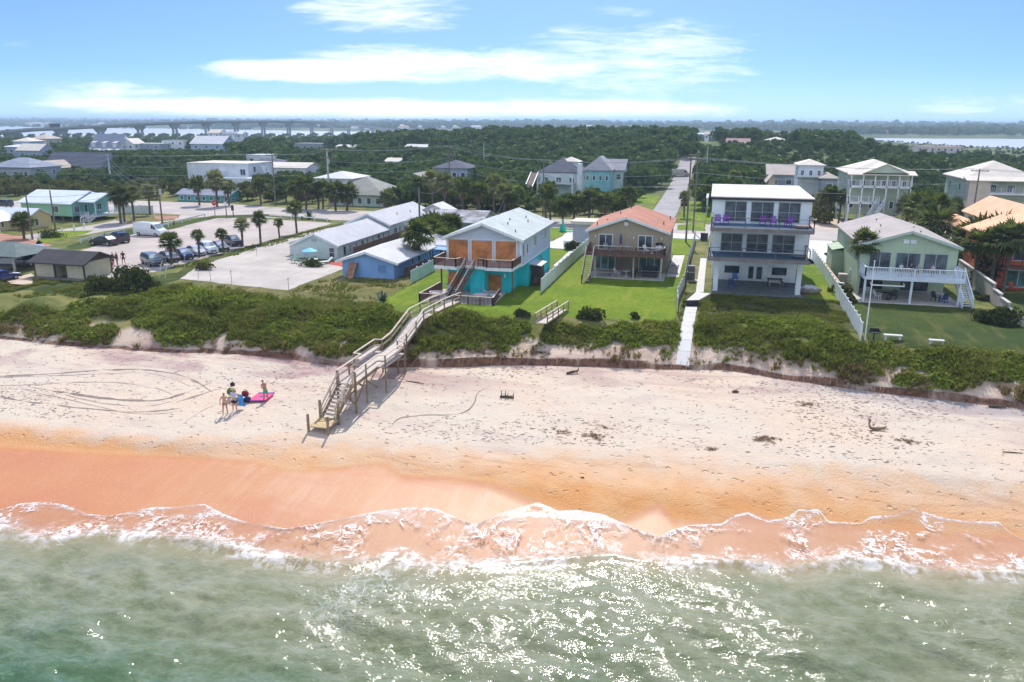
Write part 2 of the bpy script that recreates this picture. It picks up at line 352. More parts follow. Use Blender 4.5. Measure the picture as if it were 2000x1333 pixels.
foot = nt.vor(1.25, nt.vm('ADD', P, nt.vm('SCALE', nt.noise(1.5, 2, P, col=True))), 'F1')
hgt = nt.m('ADD', nt.m('MULTIPLY', nmid, 1.0), nt.m('MULTIPLY', nfine, 0.55))
hgt = nt.m('ADD', hgt, nt.m('MULTIPLY', nt.ss(foot, 0.24, 0.02), -0.8))
hgt = nt.m('MULTIPLY', hgt, nt.ss(awn, -0.5, 1.5, 0.04, 1.0))
nt.put(b.inputs['Normal'], nt.bump(hgt, 0.9, 0.19))
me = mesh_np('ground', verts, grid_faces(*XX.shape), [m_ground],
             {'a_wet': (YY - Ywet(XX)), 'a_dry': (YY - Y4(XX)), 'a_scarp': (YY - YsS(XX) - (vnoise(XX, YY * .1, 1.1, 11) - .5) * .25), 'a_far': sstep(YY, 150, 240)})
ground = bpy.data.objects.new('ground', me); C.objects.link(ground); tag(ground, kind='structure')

# ------------------------------------------------------------------ sea and river
wx = spread(-9000, -60, 34, 9000, 0.16, 1.09)
wt = np.concatenate([[-6000, -2500, -900, -300, -90, -40, -30], np.arange(-27, -14, .22), np.arange(-14, -4, 0.16), np.arange(-4, 0.01, 0.1)])
TT, XX = np.meshgrid(wt, wx, indexing='ij')
near = 1 - sstep(-TT, 3, 14)
YY = TT + Yfoam(XX) * near + Y0(XX) * (1 - near)
db = YY - Ybrk(XX)                        # >0 in the thin swash, <0 in deeper water
def waves(x, y):
    z = 0.0
    rr = np.random.default_rng(3)
    for k in range(26):
        L = 7.5 * (0.84 ** k) + .25; a = R(rr.normal(8, 26)); ph = rr.uniform(0, 6.28); amp = 0.017 * L ** .9
        q = (x * math.sin(a) + y * math.cos(a)) * 2 * math.pi / L + ph + 1.3 * np.sin((x * .21 + k) * (1 + .1 * k))
        z = z + amp * (1 - np.abs(np.sin(q / 2)) * 1.7 if k < 6 else np.sin(q))
    return z
dep = sstep(-db, -0.3, 6)
WZ = waves(XX, YY) * dep * 1.0 + 0.02
brkz = np.exp(-((db + .55) / .38) ** 2) * 0.20 * (0.35 + vnoise(XX, XX * 0, 3.1, 4)) + np.exp(-((db + 5.2 + 1.5 * vnoise(XX, XX * 0, 9, 9)) / 1.1) ** 2) * .22 * vnoise(XX, XX * 0, 6, 14)
WZ = WZ + brkz
tzz = terr(XX, YY)
thin = tzz + 0.012 + 0.018 * sstep(-TT, 0, 1.2) * (1 - sstep(-TT, 1.2, 4)) * vnoise(XX, YY, 1.1, 2)
WZ = np.where(TT < -9, WZ, np.maximum(WZ, thin)); WZ = np.where(TT > -0.15, tzz + 0.004, WZ)
m_sea, nt, b = new_mat('green_sea_water_and_foam')
P = nt.pos(); af = nt.attr('a_f'); ab = nt.attr('a_b'); ag = nt.attr('a_g')
px_, py_, pz_ = nt.sep(P)
n_b = nt.noise(0.11, 4, P, .55, .6); n_m = nt.noise(0.55, 5, P, .6, .5); n_f = nt.noise(2.6, 5, P, .62, .4)
wv0 = nt.vm('ADD', P, nt.vm('MULTIPLY', nt.vm('SUBTRACT', nt.noise(.5, 3, P, .6, col=True), (.5, .5, .5)), (2.0, 1.2, 0)))
bb = nt.m('ADD', ab, nt.m('MULTIPLY', nt.m('SUBTRACT', n_m, .5), 1.4))
deep = nt.mix(nt.ss(n_b, .38, .62), (0.085, 0.135, 0.060), (0.195, 0.215, 0.13))
deep = nt.mix(nt.m('MULTIPLY', nt.ss(px_, -2, -22), nt.ss(nt.m('ADD', py_, nt.m('MULTIPLY', n_b, 5)), 32, 25)), deep, (0.020, 0.100, 0.038))
deep = nt.mix(nt.ss(px_, -8, -34, 0, .55), deep, (0.060, 0.150, 0.075))
deep = nt.mix(nt.ss(bb, -16, -2), deep, nt.mix(nt.ss(n_m, .35, .65), (0.20, 0.215, 0.11), (0.285, 0.285, 0.18)))
deep = nt.mix(nt.ss(n_m, .55, .8, 0, .5), deep, (0.27, 0.31, 0.21))
tb = nt.noise(3.2, 5, nt.scale(wv0, (.8, 1.5, 1)), .7, .4)
deep = nt.mix(nt.ss(tb, .50, .72, 0, .42), deep, nt.mix(.55, deep, (.42, .44, .34)))
deep = nt.mix(nt.ss(tb, .50, .30, 0, .42), deep, nt.mix(1.0, deep, (.45, .52, .42), 'MULTIPLY'))
shal = nt.mix(nt.ss(bb, -3.2, .5), deep, (0.36, 0.29, 0.15))
shal = nt.mix(nt.ss(bb, -.6, .9), shal, (0.58, .36, .21))
# lacy foam: ridged noise threads
wv = nt.vm('ADD', P, nt.vm('MULTIPLY', nt.vm('SUBTRACT', nt.noise(.7, 4, P, .6, col=True), (.5, .5, .5)), (2.2, 1.6, 0)))
def ridge(sc_, det, lo, hi, st=(1.25, .55, 1)):
    n = nt.noise(sc_, det, nt.scale(wv, st), .55, .25); return nt.ss(nt.m('ABSOLUTE', nt.m('SUBTRACT', n, .5)), hi, lo)
lace = nt.m('MAXIMUM', nt.m('MULTIPLY', ridge(.95, 3, .008, .045), nt.ss(n_f, .36, .52)), nt.m('MULTIPLY', ridge(2.2, 4, .012, .06), nt.ss(n_m, .42, .58)))
lace2 = ridge(1.7, 5, .01, .05)
sw = nt.m('MULTIPLY', af, -1.0)                                   # metres behind the leading edge
cen = nt.m('MULTIPLY', nt.ss(px_, -26, -12), nt.ss(px_, 2, -6))    # glare on the middle of the surf, painted as a whiter foam veil
strk = nt.noise(1.0, 4, nt.scale(wv, (1.6, .35, 1)), .6, .3)
lead = nt.m('MULTIPLY', nt.ss(nt.m('ADD', sw, nt.m('MULTIPLY', nt.m('SUBTRACT', n_f, .5), 1.4)), .60, .05), nt.m('MULTIPLY', nt.ss(n_f, .32, .54), nt.ss(nt.noise(.3, 3, P, .6), .34, .52, .45, 1)))
veil = nt.m('MULTIPLY', nt.ss(nt.m('ADD', sw, nt.m('MULTIPLY', nt.m('SUBTRACT', strk, .5), 3.0)), 3.4, .1), nt.ss(strk, .40, .68, .10, .85))
veil = nt.m('MULTIPLY', veil, nt.m('ADD', .32, nt.m('MULTIPLY', cen, .60)))
bw = nt.m('ADD', ab, nt.m('MULTIPLY', nt.m('SUBTRACT', n_m, .5), 2.6))
breaker = nt.m('MULTIPLY', nt.m('MULTIPLY', nt.ss(bw, 1.0, .1), nt.ss(bw, -1.5, -.2)), nt.ss(nt.m('ADD', nt.m('MULTIPLY', n_f, .6), nt.m('MULTIPLY', strk, .4)), .40, .60))
breaker = nt.m('MULTIPLY', breaker, nt.ss(nt.noise(.22, 3, nt.scale(P, (1, .2, 1)), .5), .36, .54, .25, 1.0))
inner = nt.m('MULTIPLY', nt.ss(ab, -2.2, .3), lace)
inner = nt.m('MULTIPLY', inner, nt.ss(nt.noise(.30, 4, P, .6, .3), .40, .60))
foam = nt.m('MAXIMUM', nt.m('MAXIMUM', lead, veil), nt.m('MAXIMUM', breaker, nt.m('MULTIPLY', inner, .9)))
patches = nt.m('MULTIPLY', nt.m('MULTIPLY', lace2, nt.ss(n_b, .55, .68)), nt.m('MULTIPLY', nt.ss(ab, -9, -2), .35))
foam = nt.m('MAXIMUM', foam, patches)
foam = nt.m('MULTIPLY', foam, ag)
nt.put(b.inputs['Base Color'], nt.mix(foam, shal, (.86, .87, .86)))
nt.put(b.inputs['Roughness'], nt.m('MAXIMUM', nt.m('MULTIPLY', foam, .8), 0.07)); b.inputs['IOR'].default_value = 1.33
rip = nt.m('ADD', nt.m('MULTIPLY', nt.noise(.9, 3, nt.scale(P, (.6, 1.3, 1)), .55, .5), 1.0), nt.m('MULTIPLY', nt.noise(3.0, 3, nt.scale(P, (.75, 1.2, 1)), .6, .4), .62))
rip = nt.m('ADD', rip, nt.m('MULTIPLY', nt.noise(8.5, 2, P, .5, .3), .20))
calm = nt.ss(nt.noise(.09, 3, P, .5, .5), .38, .60, .35, 1.0)
rip = nt.m('MULTIPLY', rip, nt.m('MULTIPLY', calm, nt.ss(ab, .8, -2.0, .10, 1.0)))
nt.put(b.inputs['Normal'], nt.bump(nt.m('ADD', rip, nt.m('MULTIPLY', foam, .06)), 1.0, 0.10))
tr = nt.n.new('ShaderNodeBsdfTransparent'); mx = nt.n.new('ShaderNodeMixShader')
alpha = nt.m('MAXIMUM', nt.ss(nt.m('ADD', ab, nt.m('MULTIPLY', nt.m('SUBTRACT', n_m, .5), 1.5)), 1.6, -1.6, .16, 1.0), foam)
alpha = nt.m('MULTIPLY', alpha, nt.ss(af, .0, -.12))
nt.put(mx.inputs[0], alpha); nt.l.new(tr.outputs[0], mx.inputs[1]); nt.l.new(b.outputs[0], mx.inputs[2])
nt.l.new(mx.outputs[0], nt.n['Material Output'].inputs[0])
me = mesh_np('sea_water', np.stack([XX, YY, WZ], -1).reshape(-1, 3), grid_faces(*XX.shape), [m_sea], {'a_f': TT, 'a_b': db, 'a_g': np.ones(XX.shape)})
sea = bpy.data.objects.new('sea_water', me); C.objects.link(sea); tag(sea, kind='structure')

m_riv, nt, b = new_mat('pale_river_water'); b.inputs['Base Color'].default_value = (.50, .52, .53, 1); b.inputs['Roughness'].default_value = .35  # pale base colour stands in for the sky reflected on the river
P = nt.pos(); nt.put(b.inputs['Normal'], nt.bump(nt.noise(.35, 3, P), .8, .35))
mb = MB(); mb.add([(-16000, 500, 0), (16000, 500, 0), (16000, 5200, 0), (-16000, 5200, 0)], [(0, 1, 2, 3)]); tag(mb.build('river_water', m_riv), kind='structure')
# ------------------------------------------------------------------ materials
_mats = {}
def mat(name, col, rough=.8, var=.12, vs=1.2, bump=0.0, bs=8, metal=0.0, stain=0.0, pat=None, spec=.4):
    if name in _mats: return _mats[name]
    m, nt, b = new_mat(name); P = nt.obj()
    n = nt.noise(vs, 5, P, .65); k = nt.noise(vs * 7, 3, P, .6)
    c0 = tuple(max(0, c * (1 - var)) for c in col); c1 = tuple(min(1, c * (1 + var)) for c in col)
    c = nt.mix(nt.ss(n, .35, .65), c0, c1); c = nt.mix(nt.ss(k, .45, .8, 0, .5 * min(1, var * 4)), c, tuple(x_ * .78 for x_ in col))
    h = k
    if stain:
        s_ = nt.noise(.9, 5, nt.scale(P, (1.6, 1.6, .25)), .7, .3); c = nt.mix(nt.ss(s_, .52, .74, 0, stain), c, (.16, .13, .10))
    if pat:
        kind, sc_, amt, axis = pat
        x_, y_, z_ = nt.sep(P); ax = {'x': x_, 'y': y_, 'z': z_, 'xy': nt.m('ADD', x_, y_)}[axis]
        fr = nt.m('FRACT', nt.m('MULTIPLY', ax, sc_))
        edge = nt.ss(fr, .0, .16) if kind == 'lap' else nt.m('MULTIPLY', nt.ss(fr, 0, .09), nt.ss(fr, 1, .91))
        c = nt.mix(edge, tuple(x2 * (1 - amt) for x2 in col), c)
        idn = nt.noise(1.0, 0, nt.scale(nt.n_floor(ax, sc_), (37.0, 1, 1)))
        c = nt.mix(nt.ss(idn, .3, .7, 0, amt * .5), c, tuple(x2 * .7 for x2 in col))
        h = nt.m('ADD', nt.m('MULTIPLY', k, .3), edge)
    nt.put(b.inputs['Base Color'], c); nt.put(b.inputs['Roughness'], nt.ss(k, .3, .7, rough - .08, min(1, rough + .08))); b.inputs['Metallic'].default_value = metal
    b.inputs['Specular IOR Level'].default_value = spec
    if bump or pat: nt.put(b.inputs['Normal'], nt.bump(h, .6, bump or .015))
    _mats[name] = m; return m
def _nf(s, ax, sc_):
    c = s.n.new('ShaderNodeCombineXYZ'); s.put(c.inputs[0], s.m('FLOOR', s.m('MULTIPLY', ax, sc_))); return c.outputs[0]
NT.n_floor = _nf
def shingle(name, col, var=.25, sc_=3.5, rough=.9):
    if name in _mats: return _mats[name]
    m, nt, b = new_mat(name); P = nt.obj()
    n = nt.noise(.5, 5, P, .65); f = nt.noise(22, 3, P, .7)
    x_, y_, z_ = nt.sep(P)
    c = nt.mix(nt.ss(n, .35, .65), tuple(q * (1 - var * .5) for q in col), tuple(min(1, q * (1 + var * .5)) for q in col))
    c = nt.mix(nt.ss(f, .42, .68, 0, var * 1.6), c, tuple(q * .6 for q in col))
    st = nt.noise(.7, 4, nt.scale(P, (1.2, .5, 1)), .7); c = nt.mix(nt.ss(st, .55, .75, 0, .35), c, tuple(q * .62 + .02 for q in col))
    rw = nt.m('FRACT', nt.m('MULTIPLY', z_, 9)); h = nt.m('ADD', nt.m('MULTIPLY', nt.ss(rw, 0, .2), .4), f)
    nt.put(b.inputs['Base Color'], c); b.inputs['Roughness'].default_value = rough; nt.put(b.inputs['Normal'], nt.bump(h, .5, .02)); b.inputs['Specular IOR Level'].default_value = .25
    _mats[name] = m; return m
def glass(name='dark_window_glass', col=(.035, .045, .055)):
    if name in _mats: return _mats[name]
    m, nt, b = new_mat(name); P = nt.obj(); n = nt.noise(.8, 3, P); 
    nt.put(b.inputs['Base Color'], nt.mix(nt.ss(n, .4, .65), col, tuple(c * 2.4 + .01 for c in col)))
    b.inputs['Roughness'].default_value = .12; nt.put(b.inputs['Normal'], nt.bump(nt.noise(1.5, 2, P), .15, .02)); _mats[name] = m; return m
G_ = glass()
G_teal = glass('greenish_window_glass', (.04, .09, .09))
WHITE = mat('white_painted_trim', (.74, .76, .76), .55, .06, 1.5, stain=.12)
FRAME = mat('white_window_frame', (.70, .72, .72), .5, .05)
WOOD = mat('weathered_brown_deck_wood', (.17, .095, .065), .85, .25, 2.0, .01, pat=('gap', 7, .4, 'xy'))
CAP = mat('sun_bleached_handrail_wood', (.52, .43, .34), .8, .15, 2.0)
GREYWOOD = mat('grey_weathered_boards', (.50, .45, .38), .85, .18, 2.0, .01)
PLY = mat('orange_plywood_board', (.48, .19, .06), .75, .3, .9, .005, stain=.35)
BLACK = mat('black_rubber', (.02, .02, .021), .7, .2)
DARKM = mat('dark_metal', (.05, .05, .055), .45, .2, metal=.4)
CONC = mat('pale_concrete', (.52, .49, .44), .9, .12, .7, .01, stain=.3)
BLOCK = mat('grey_block_wall_stucco', (.36, .34, .32), .9, .18, .8, .02, stain=.45)
VINYL = mat('white_vinyl_fence', (.66, .73, .70), .55, .06, 1.0, .01, stain=.10, pat=('gap', 3.2, .22, 'xy'))
CARPET = mat('blue_grey_deck_floor', (.085, .15, .21), .8, .15)

# ------------------------------------------------------------------ building parts
def shell(root, x0, x1, y0, y1, z0, ev, wm, rm, kind='gy', rz=None, oh=.4, ohe=.35, th=.16, trim=None, wname='wall', rx=None):
    """walls + roof: gy = gable to the sea (ridge along Y), gx = ridge along X, hip, flat"""
    w = MB(); xm = (x0 + x1) / 2 if rx is None else rx; ym = (y0 + y1) / 2
    if kind == 'gy':
        vs = []
        for y in (y0, y1): vs += [(x0, y, z0), (x1, y, z0), (x1, y, ev), (xm, y, rz), (x0, y, ev)]
        w.add(vs, [(0, 1, 2, 3, 4), (9, 8, 7, 6, 5), (0, 5, 6, 1), (1, 6, 7, 2), (2, 7, 8, 3), (3, 8, 9, 4), (4, 9, 5, 0)])
    elif kind == 'gx':
        vs = []
        for x in (x0, x1): vs += [(x, y0, z0), (x, y1, z0), (x, y1, ev), (x, ym, rz), (x, y0, ev)]
        w.add(vs, [(4, 3, 2, 1, 0), (5, 6, 7, 8, 9), (0, 1, 6, 5), (1, 2, 7, 6), (2, 3, 8, 7), (3, 4, 9, 8), (4, 0, 5, 9)])
    else: w.box(x0, x1, y0, y1, z0, ev)
    wo = w.build(wname, wm, root)
    r = MB()
    if kind == 'gy':
        for sx, xe in ((-1, x0), (1, x1)):
            sl = (rz - ev) / abs(xe - xm); X = xe + sx * ohe; Z = ev - sl * ohe + .03
            q = [(xm, y0 - oh, rz + .03), (X, y0 - oh, Z), (X, y1 + oh, Z), (xm, y1 + oh, rz + .03)]
            if sx < 0: q = q[::-1]
            q = [(a, b_, c_ + th) for a, b_, c_ in q]
            r.slab(q[::-1] if False else q, th)
    elif kind == 'gx':
        for sy, ye in ((-1, y0), (1, y1)):
            sl = (rz - ev) / abs(ye - ym); Y = ye + sy * ohe; Z = ev - sl * ohe + .03
            q = [(x0 - oh, ym, rz + .03), (x0 - oh, Y, Z), (x1 + oh, Y, Z), (x1 + oh, ym, rz + .03)]
            if sy > 0: q = q[::-1]
            r.slab([(a, b_, c_ + th) for a, b_, c_ in q], th)
    elif kind == 'hip':
        X0, X1, Y0_, Y1_ = x0 - ohe, x1 + ohe, y0 - ohe, y1 + ohe; e = ev + .02; wx_, wy_ = X1 - X0, Y1_ - Y0_
        if wx_ >= wy_: a = (X0 + wy_ / 2, ym, rz); b_ = (X1 - wy_ / 2, ym, rz)
        else: a = (xm, Y0_ + wx_ / 2, rz); b_ = (xm, Y1_ - wx_ / 2, rz)
        vs = [(X0, Y0_, e), (X1, Y0_, e), (X1, Y1_, e), (X0, Y1_, e), (X0, Y0_, e + th), (X1, Y0_, e + th), (X1, Y1_, e + th), (X0, Y1_, e + th), a, b_]
        fs = [(3, 2, 1, 0), (0, 1, 5, 4), (1, 2, 6, 5), (2, 3, 7, 6), (3, 0, 4, 7)]
        fs += [(4, 5, 9, 8), (5, 6, 9), (6, 7, 8, 9), (7, 4, 8)] if wx_ >= wy_ else [(4, 5, 8), (5, 6, 9, 8), (6, 7, 9), (7, 4, 8, 9)]
        r.add(vs, fs)
    else: r.box(x0 - oh, x1 + oh, y0 - oh, y1 + oh, ev + .004, ev + th)
    ro = r.build('roof', rm, root)
    if trim and kind == 'gy':
        t = MB()
        for sx, xe in ((-1, x0), (1, x1)):
            sl = (rz - ev) / abs(xe - xm); X = xe + sx * ohe; Z = ev - sl * ohe
            t.bar((xm, y0 - oh - .03, rz + .06), (X, y0 - oh - .03, Z + .06), .06, .28)
        t.build('roof_trim', trim, ro)
    return wo, ro
def win(root, face, a0, a1, z0, z1, pl, mull=1, fm=None, gm=None, fw=.07, name='window', depth=.05, hmull=0):
    fm = fm or FRAME; gm = gm or G_; f = MB(); p = MB()
    if a0 > a1: a0, a1 = a1, a0
    def bx(mb, u0, u1, w0, w1, d0, d1):
        if face == 'S': mb.box(u0, u1, pl - d1, pl - d0, w0, w1)
        elif face == 'N': mb.box(u0, u1, pl + d0, pl + d1, w0, w1)
        elif face == 'E': mb.box(pl + d0, pl + d1, u0, u1, w0, w1)
        else: mb.box(pl - d1, pl - d0, u0, u1, w0, w1)
    bx(f, a0, a0 + fw, z0, z1, -.02, depth); bx(f, a1 - fw, a1, z0, z1, -.02, depth)
    bx(f, a0 + fw, a1 - fw, z0, z0 + fw, -.02, depth); bx(f, a0 + fw, a1 - fw, z1 - fw, z1, -.02, depth)
    for k in range(mull):
        c_ = a0 + (a1 - a0) * (k + 1) / (mull + 1); bx(f, c_ - fw * .4, c_ + fw * .4, z0 + fw, z1 - fw, -.02, depth)
    for k in range(hmull):
        c_ = z0 + (z1 - z0) * (k + 1) / (hmull + 1); bx(f, a0 + fw, a1 - fw, c_ - fw * .3, c_ + fw * .3, -.02, depth - .012)
    bx(p, a0 + fw * .5, a1 - fw * .5, z0 + fw * .5, z1 - fw * .5, -.01, .02)
    fo = f.build(name, fm, root); p.build('pane', gm, fo); return fo
def board(root, face, a0, a1, z0, z1, pl, m, t=.05, name='window_board', seam=True):
    f = MB()
    if face == 'S':
        f.box(a0, a1, pl - t, pl + .01, z0, z1)
        if seam: f.box(a0, a1, pl - t - .02, pl - t, (z0 + z1) / 2 - .03, (z0 + z1) / 2)
    return f.build(name, m, root)
def railing(mb, pts, z, h, bal=.16, post=1.6, wd=.05, capw=.09, panel=False):
    """pts: plan polyline or 3D polyline; z None = pts carry z"""
    P3 = [Vector((p[0], p[1], (z if z is not None else p[2]))) for p in pts]
    for a, b_ in zip(P3[:-1], P3[1:]):
        d = b_ - a; L = d.length; n = max(1, round(L / post))
        mb.bar(a + Vector((0, 0, h * .1)), b_ + Vector((0, 0, h * .1)), wd)
        for k in range(n + 1):
            p = a + d * (k / n); mb.bar(p, p + Vector((0, 0, h - .02)), wd * 1.9, up=(0, 1, 0))
        if bal:
            n = max(1, round(L / bal))
            for k in range(1, n): p = a + d * (k / n); mb.bar(p + Vector((0, 0, h * .1)), p + Vector((0, 0, h)), wd * .8, up=(0, 1, 0))
def caprail(mb, pts, z, h, w_=.12, t=.05):
    P3 = [Vector((p[0], p[1], (z if z is not None else p[2]))) for p in pts]
    for a, b_ in zip(P3[:-1], P3[1:]): mb.bar(a + Vector((0, 0, h)), b_ + Vector((0, 0, h)), w_, t)
def stairs(root, a, b_, w_, tm, sm, rm=None, hr=.85, n=None, rail_sides=(-1, 1), name='staircase', capm=None):
    """a = top centre, b = foot centre"""
    a = Vector(a); b_ = Vector(b_); d = b_ - a; hd = Vector((d.x, d.y, 0)); L = hd.length; hd.normalize(); sd_ = Vector((-hd.y, hd.x, 0))
    n = n or max(4, round(abs(d.z) / .2)); st = MB()
    for s_ in (-1, 1): st.bar(a + sd_ * (s_ * w_ / 2), b_ + sd_ * (s_ * w_ / 2), .06, .26)
    so = st.build(name, sm, root); t = MB()
    for k in range(1, n): p = a + d * (k / n); t.bar(p - sd_ * (w_ / 2 - .04), p + sd_ * (w_ / 2 - .04), .27, .05)
    t.build('tread', tm, so)
    if rm:
        r = MB(); c_ = MB()
        for s_ in rail_sides:
            q = [a + sd_ * (s_ * w_ / 2), b_ + sd_ * (s_ * w_ / 2)]
            nn = max(2, round(L / 1.3))
            for k in range(nn + 1): p = q[0] + (q[1] - q[0]) * (k / nn); r.bar(p - Vector((0, 0, .1)), p + Vector((0, 0, hr)), .09, up=(0, 1, 0))
            r.bar(q[0] + Vector((0, 0, hr * .5)), q[1] + Vector((0, 0, hr * .5)), .05)
            c_.bar(q[0] + Vector((0, 0, hr)), q[1] + Vector((0, 0, hr)), .12, .06)
        r.build('stair_railing', rm, so); c_.build('handrail', capm or rm, so)
    return so
ZG = 4.5
def vents(root, pts, m=None):
    for (x, y, z) in pts:
        v = MB(); v.cyl(x, y, z - .1, z + .28, .06, .05, 8); v.cyl(x, y, z + .28, z + .33, .09, .09, 8); v.build('roof_vent', m or DARKM, root)

# ---- turquoise and lavender two-storey house with boarded openings
TEAL = mat('turquoise_stucco', (.02, .56, .60), .75, .10, .8, .01, stain=.12)
LAV = mat('pale_blue_lap_siding', (.50, .58, .68), .7, .06, .8, .01, pat=('lap', 5, .12, 'z'))
ROOFW = shingle('pale_grey_green_shingle', (.47, .52, .49), .16)
t1 = thing('beach_house', 'turquoise and pale blue two-storey house with orange plywood over its openings', 'house', (-23.2, 88, ZG))
hx0, hx1, hy0, hy1 = -27.35, -19.15, 80.6, 96.0
shell(t1, hx0, hx1, hy0, hy1, 7.35, 10.12, LAV, ROOFW, 'gy', 11.6, oh=.55, ohe=.4, trim=WHITE, wname='upper_wall')
m_ = MB(); m_.box(hx0 + .25, -20.35, 80.15, 84.2, ZG - .1, 7.34); m_.box(hx0 + .003, hx1, 84.2, hy1, ZG - .1, 7.34); m_.box(-24.0, -22.6, 78.2, 80.15, ZG - .1, 7.2)
m_.add([(-22.6, 77.6, 4.4), (-22.6, 78.2, 4.4), (-22.6, 78.2, 7.2), (-22.45, 77.6, 4.4), (-22.45, 78.2, 4.4), (-22.45, 78.2, 7.2)], [(0, 1, 2), (5, 4, 3), (0, 3, 4, 1), (1, 4, 5, 2), (2, 5, 3, 0)])
m_.build('lower_wall', TEAL, t1)
m_ = MB(); m_.box(hx0 - .03, hx1 + .04, hy0 + .1, hy1 + .03, 7.25, 7.42); m_.build('belt_trim', WHITE, t1)
BX = [at(p, 472, 80.55)[0] for p in (876, 914, 921, 961, 968, 1008)]
for k in range(3): board(t1, 'S', BX[2 * k], BX[2 * k + 1], 7.7, 9.85, hy0, PLY)
t_ = MB()
for k in range(3):
    a_, b2 = BX[2 * k], BX[2 * k + 1]
    t_.box(a_ - .12, a_ - .005, hy0 - .07, hy0, 7.5, 9.95); t_.box(b2 + .005, b2 + .12, hy0 - .07, hy0, 7.5, 9.95); t_.box(a_ - .12, b2 + .12, hy0 - .07, hy0, 9.96, 10.07)
t_.box(hx0 - .03, hx0 + .12, hy0 - .04, hy0 + .1, 7.43, 10.0); t_.box(hx1 - .12, hx1 + .03, hy0 - .04, hy0 + .1, 7.43, 10.0)
t_.build('board_trim', FRAME, t1)
board(t1, 'S', at(868, 532, 80.2)[0] + .4, at(891, 533, 80.2)[0] + .75, 4.7, 6.45, 80.15, PLY, name='door_board', seam=False)
board(t1, 'S', at(940, 537, 80.2)[0], at(980, 538, 80.2)[0], 4.6, 6.4, 80.15, PLY, name='door_board', seam=False)
for (a_, b2, c_, d_) in ((81.2, 81.9, 8.1, 9.6), (83.0, 83.7, 8.2, 9.4), (86.6, 87.9, 8.5, 9.75), (92.2, 93.4, 8.6, 9.9), (90.6, 91.1, 9.0, 9.7)): win(t1, 'E', a_, b2, c_, d_, hx1, 1 if b2 - a_ > 1 else 0)
win(t1, 'E', 85.3, 85.9, 5.6, 6.7, hx1, 0); win(t1, 'E', 90.0, 90.8, 6.0, 7.0, hx1, 0, fm=DARKM)
ax = [(-27.55, 80.5), (-27.55, 77.2), (-24.75, 76.7), (-24.75, 76.7)]
deckpoly = [(-27.6, 80.59), (-27.6, 77.2), (-25.1, 76.75), (-24.8, 77.9), (-23.0, 77.7), (-22.4, 77.6), (-21.9, 77.15), (-19.3, 77.3), (-19.2, 80.59)]
m_ = MB(); m_.poly(deckpoly, 7.5, 7.64); dk = m_.build('deck', mat('pinkish_deck_boards', (.45, .30, .25), .85, .15, 2, .01, pat=('gap', 7, .3, 'x')), t1)
m_ = MB()
for a_, b2 in zip(deckpoly[:-1], deckpoly[1:]): m_.bar((a_[0], a_[1], 7.5), (b2[0], b2[1], 7.5), .06, .34)
m_.build('deck_fascia', WHITE, dk)
for seg_ in ([deckpoly[i] for i in (0, 1, 2, 3)], [deckpoly[i] for i in (4, 5, 6, 7, 8)]):
    m_ = MB(); railing(m_, seg_, 7.62, .84, bal=.12, post=1.3); ro_ = m_.build('railing', WOOD, dk)
    m_ = MB(); caprail(m_, seg_, 7.62, .86, .14); m_.build('handrail', CAP, ro_)
for p in ((-27.3, 78.6), (-19.5, 78.2)):
    m_ = MB(); m_.box(p[0] - .07, p[0] + .07, p[1] - .07, p[1] + .07, ZG - .1, 7.4); m_.build('deck_post', WOOD, dk)
STEEL = mat('dark_stair_tread', (.10, .10, .10), .6, .2)
stairs(t1, (-23.9, 77.7, 7.55), (-25.05, 74.9, 4.62), 1.15, STEEL, WOOD, WOOD, .85, 15, capm=CAP)
vents(t1, [(-24.6, 92, 11.2), (-21.6, 84.5, 11.1), (-21.3, 92, 11.0), (-20.6, 90, 10.75), (-22.0, 87, 11.25), (-20.2, 82.3, 10.6)])
for x_ in (-27.0, -20.8):
    m_ = MB(); m_.box(x_ - .07, x_ + .07, 80.02, 80.15, 6.2, 6.55); m_.cyl(x_, 80.0, 6.15, 6.5, .06, .08, 8); m_.build('wall_lamp', WHITE, t1)

# patio fence below, tables, loungers
t = thing('patio_railing', 'low brown slatted railing round the patio at the foot of the turquoise house', 'railing', (-24, 75, ZG))
q = [(-27.75, 79.9), (-27.9, 73.5), (-25.9, 73.6)]; q2 = [(-24.1, 73.45), (-20.25, 73.35), (-20.75, 77.9)]
for s_ in (q, q2):
    m_ = MB(); railing(m_, s_, 4.45, .95, bal=.14, post=1.5, wd=.06); o_ = m_.build('railing', WOOD, t); m_ = MB(); caprail(m_, s_, 4.45, .97, .15); m_.build('handrail', CAP, o_)
m_ = MB(); m_.poly([(-27.9, 79.9), (-27.9, 73.5), (-20.3, 73.4), (-20.6, 80.0)], 4.52, 4.6); m_.build('patio_floor', CONC, t)
PINKT = mat('pale_pink_table_top', (.62, .48, .42), .6, .05)
def round_table(name, label, cat, x, y, z0, r=.55, h=.72, m=None, group=None):
    t = thing(name, label, cat, (x, y, z0), 0, group); m = m or PINKT
    mb = MB(); mb.cyl(0, 0, h - .05, h, r, r, 20); mb.build('tabletop', m, t, local=True)
    mb = MB(); mb.cyl(0, 0, 0, h - .05, .05, .05, 8); mb.cyl(0, 0, 0, .04, .3, .25, 12); mb.build('pedestal', m, t, local=True); return t
round_table('patio_table', 'round pinkish table in the left corner of the turquoise house patio', 'table', -26.7, 75.1, 4.6, .7)
round_table('patio_table', 'round pinkish table in the right corner of the turquoise house patio', 'table', -22.0, 75.0, 4.6, .75)
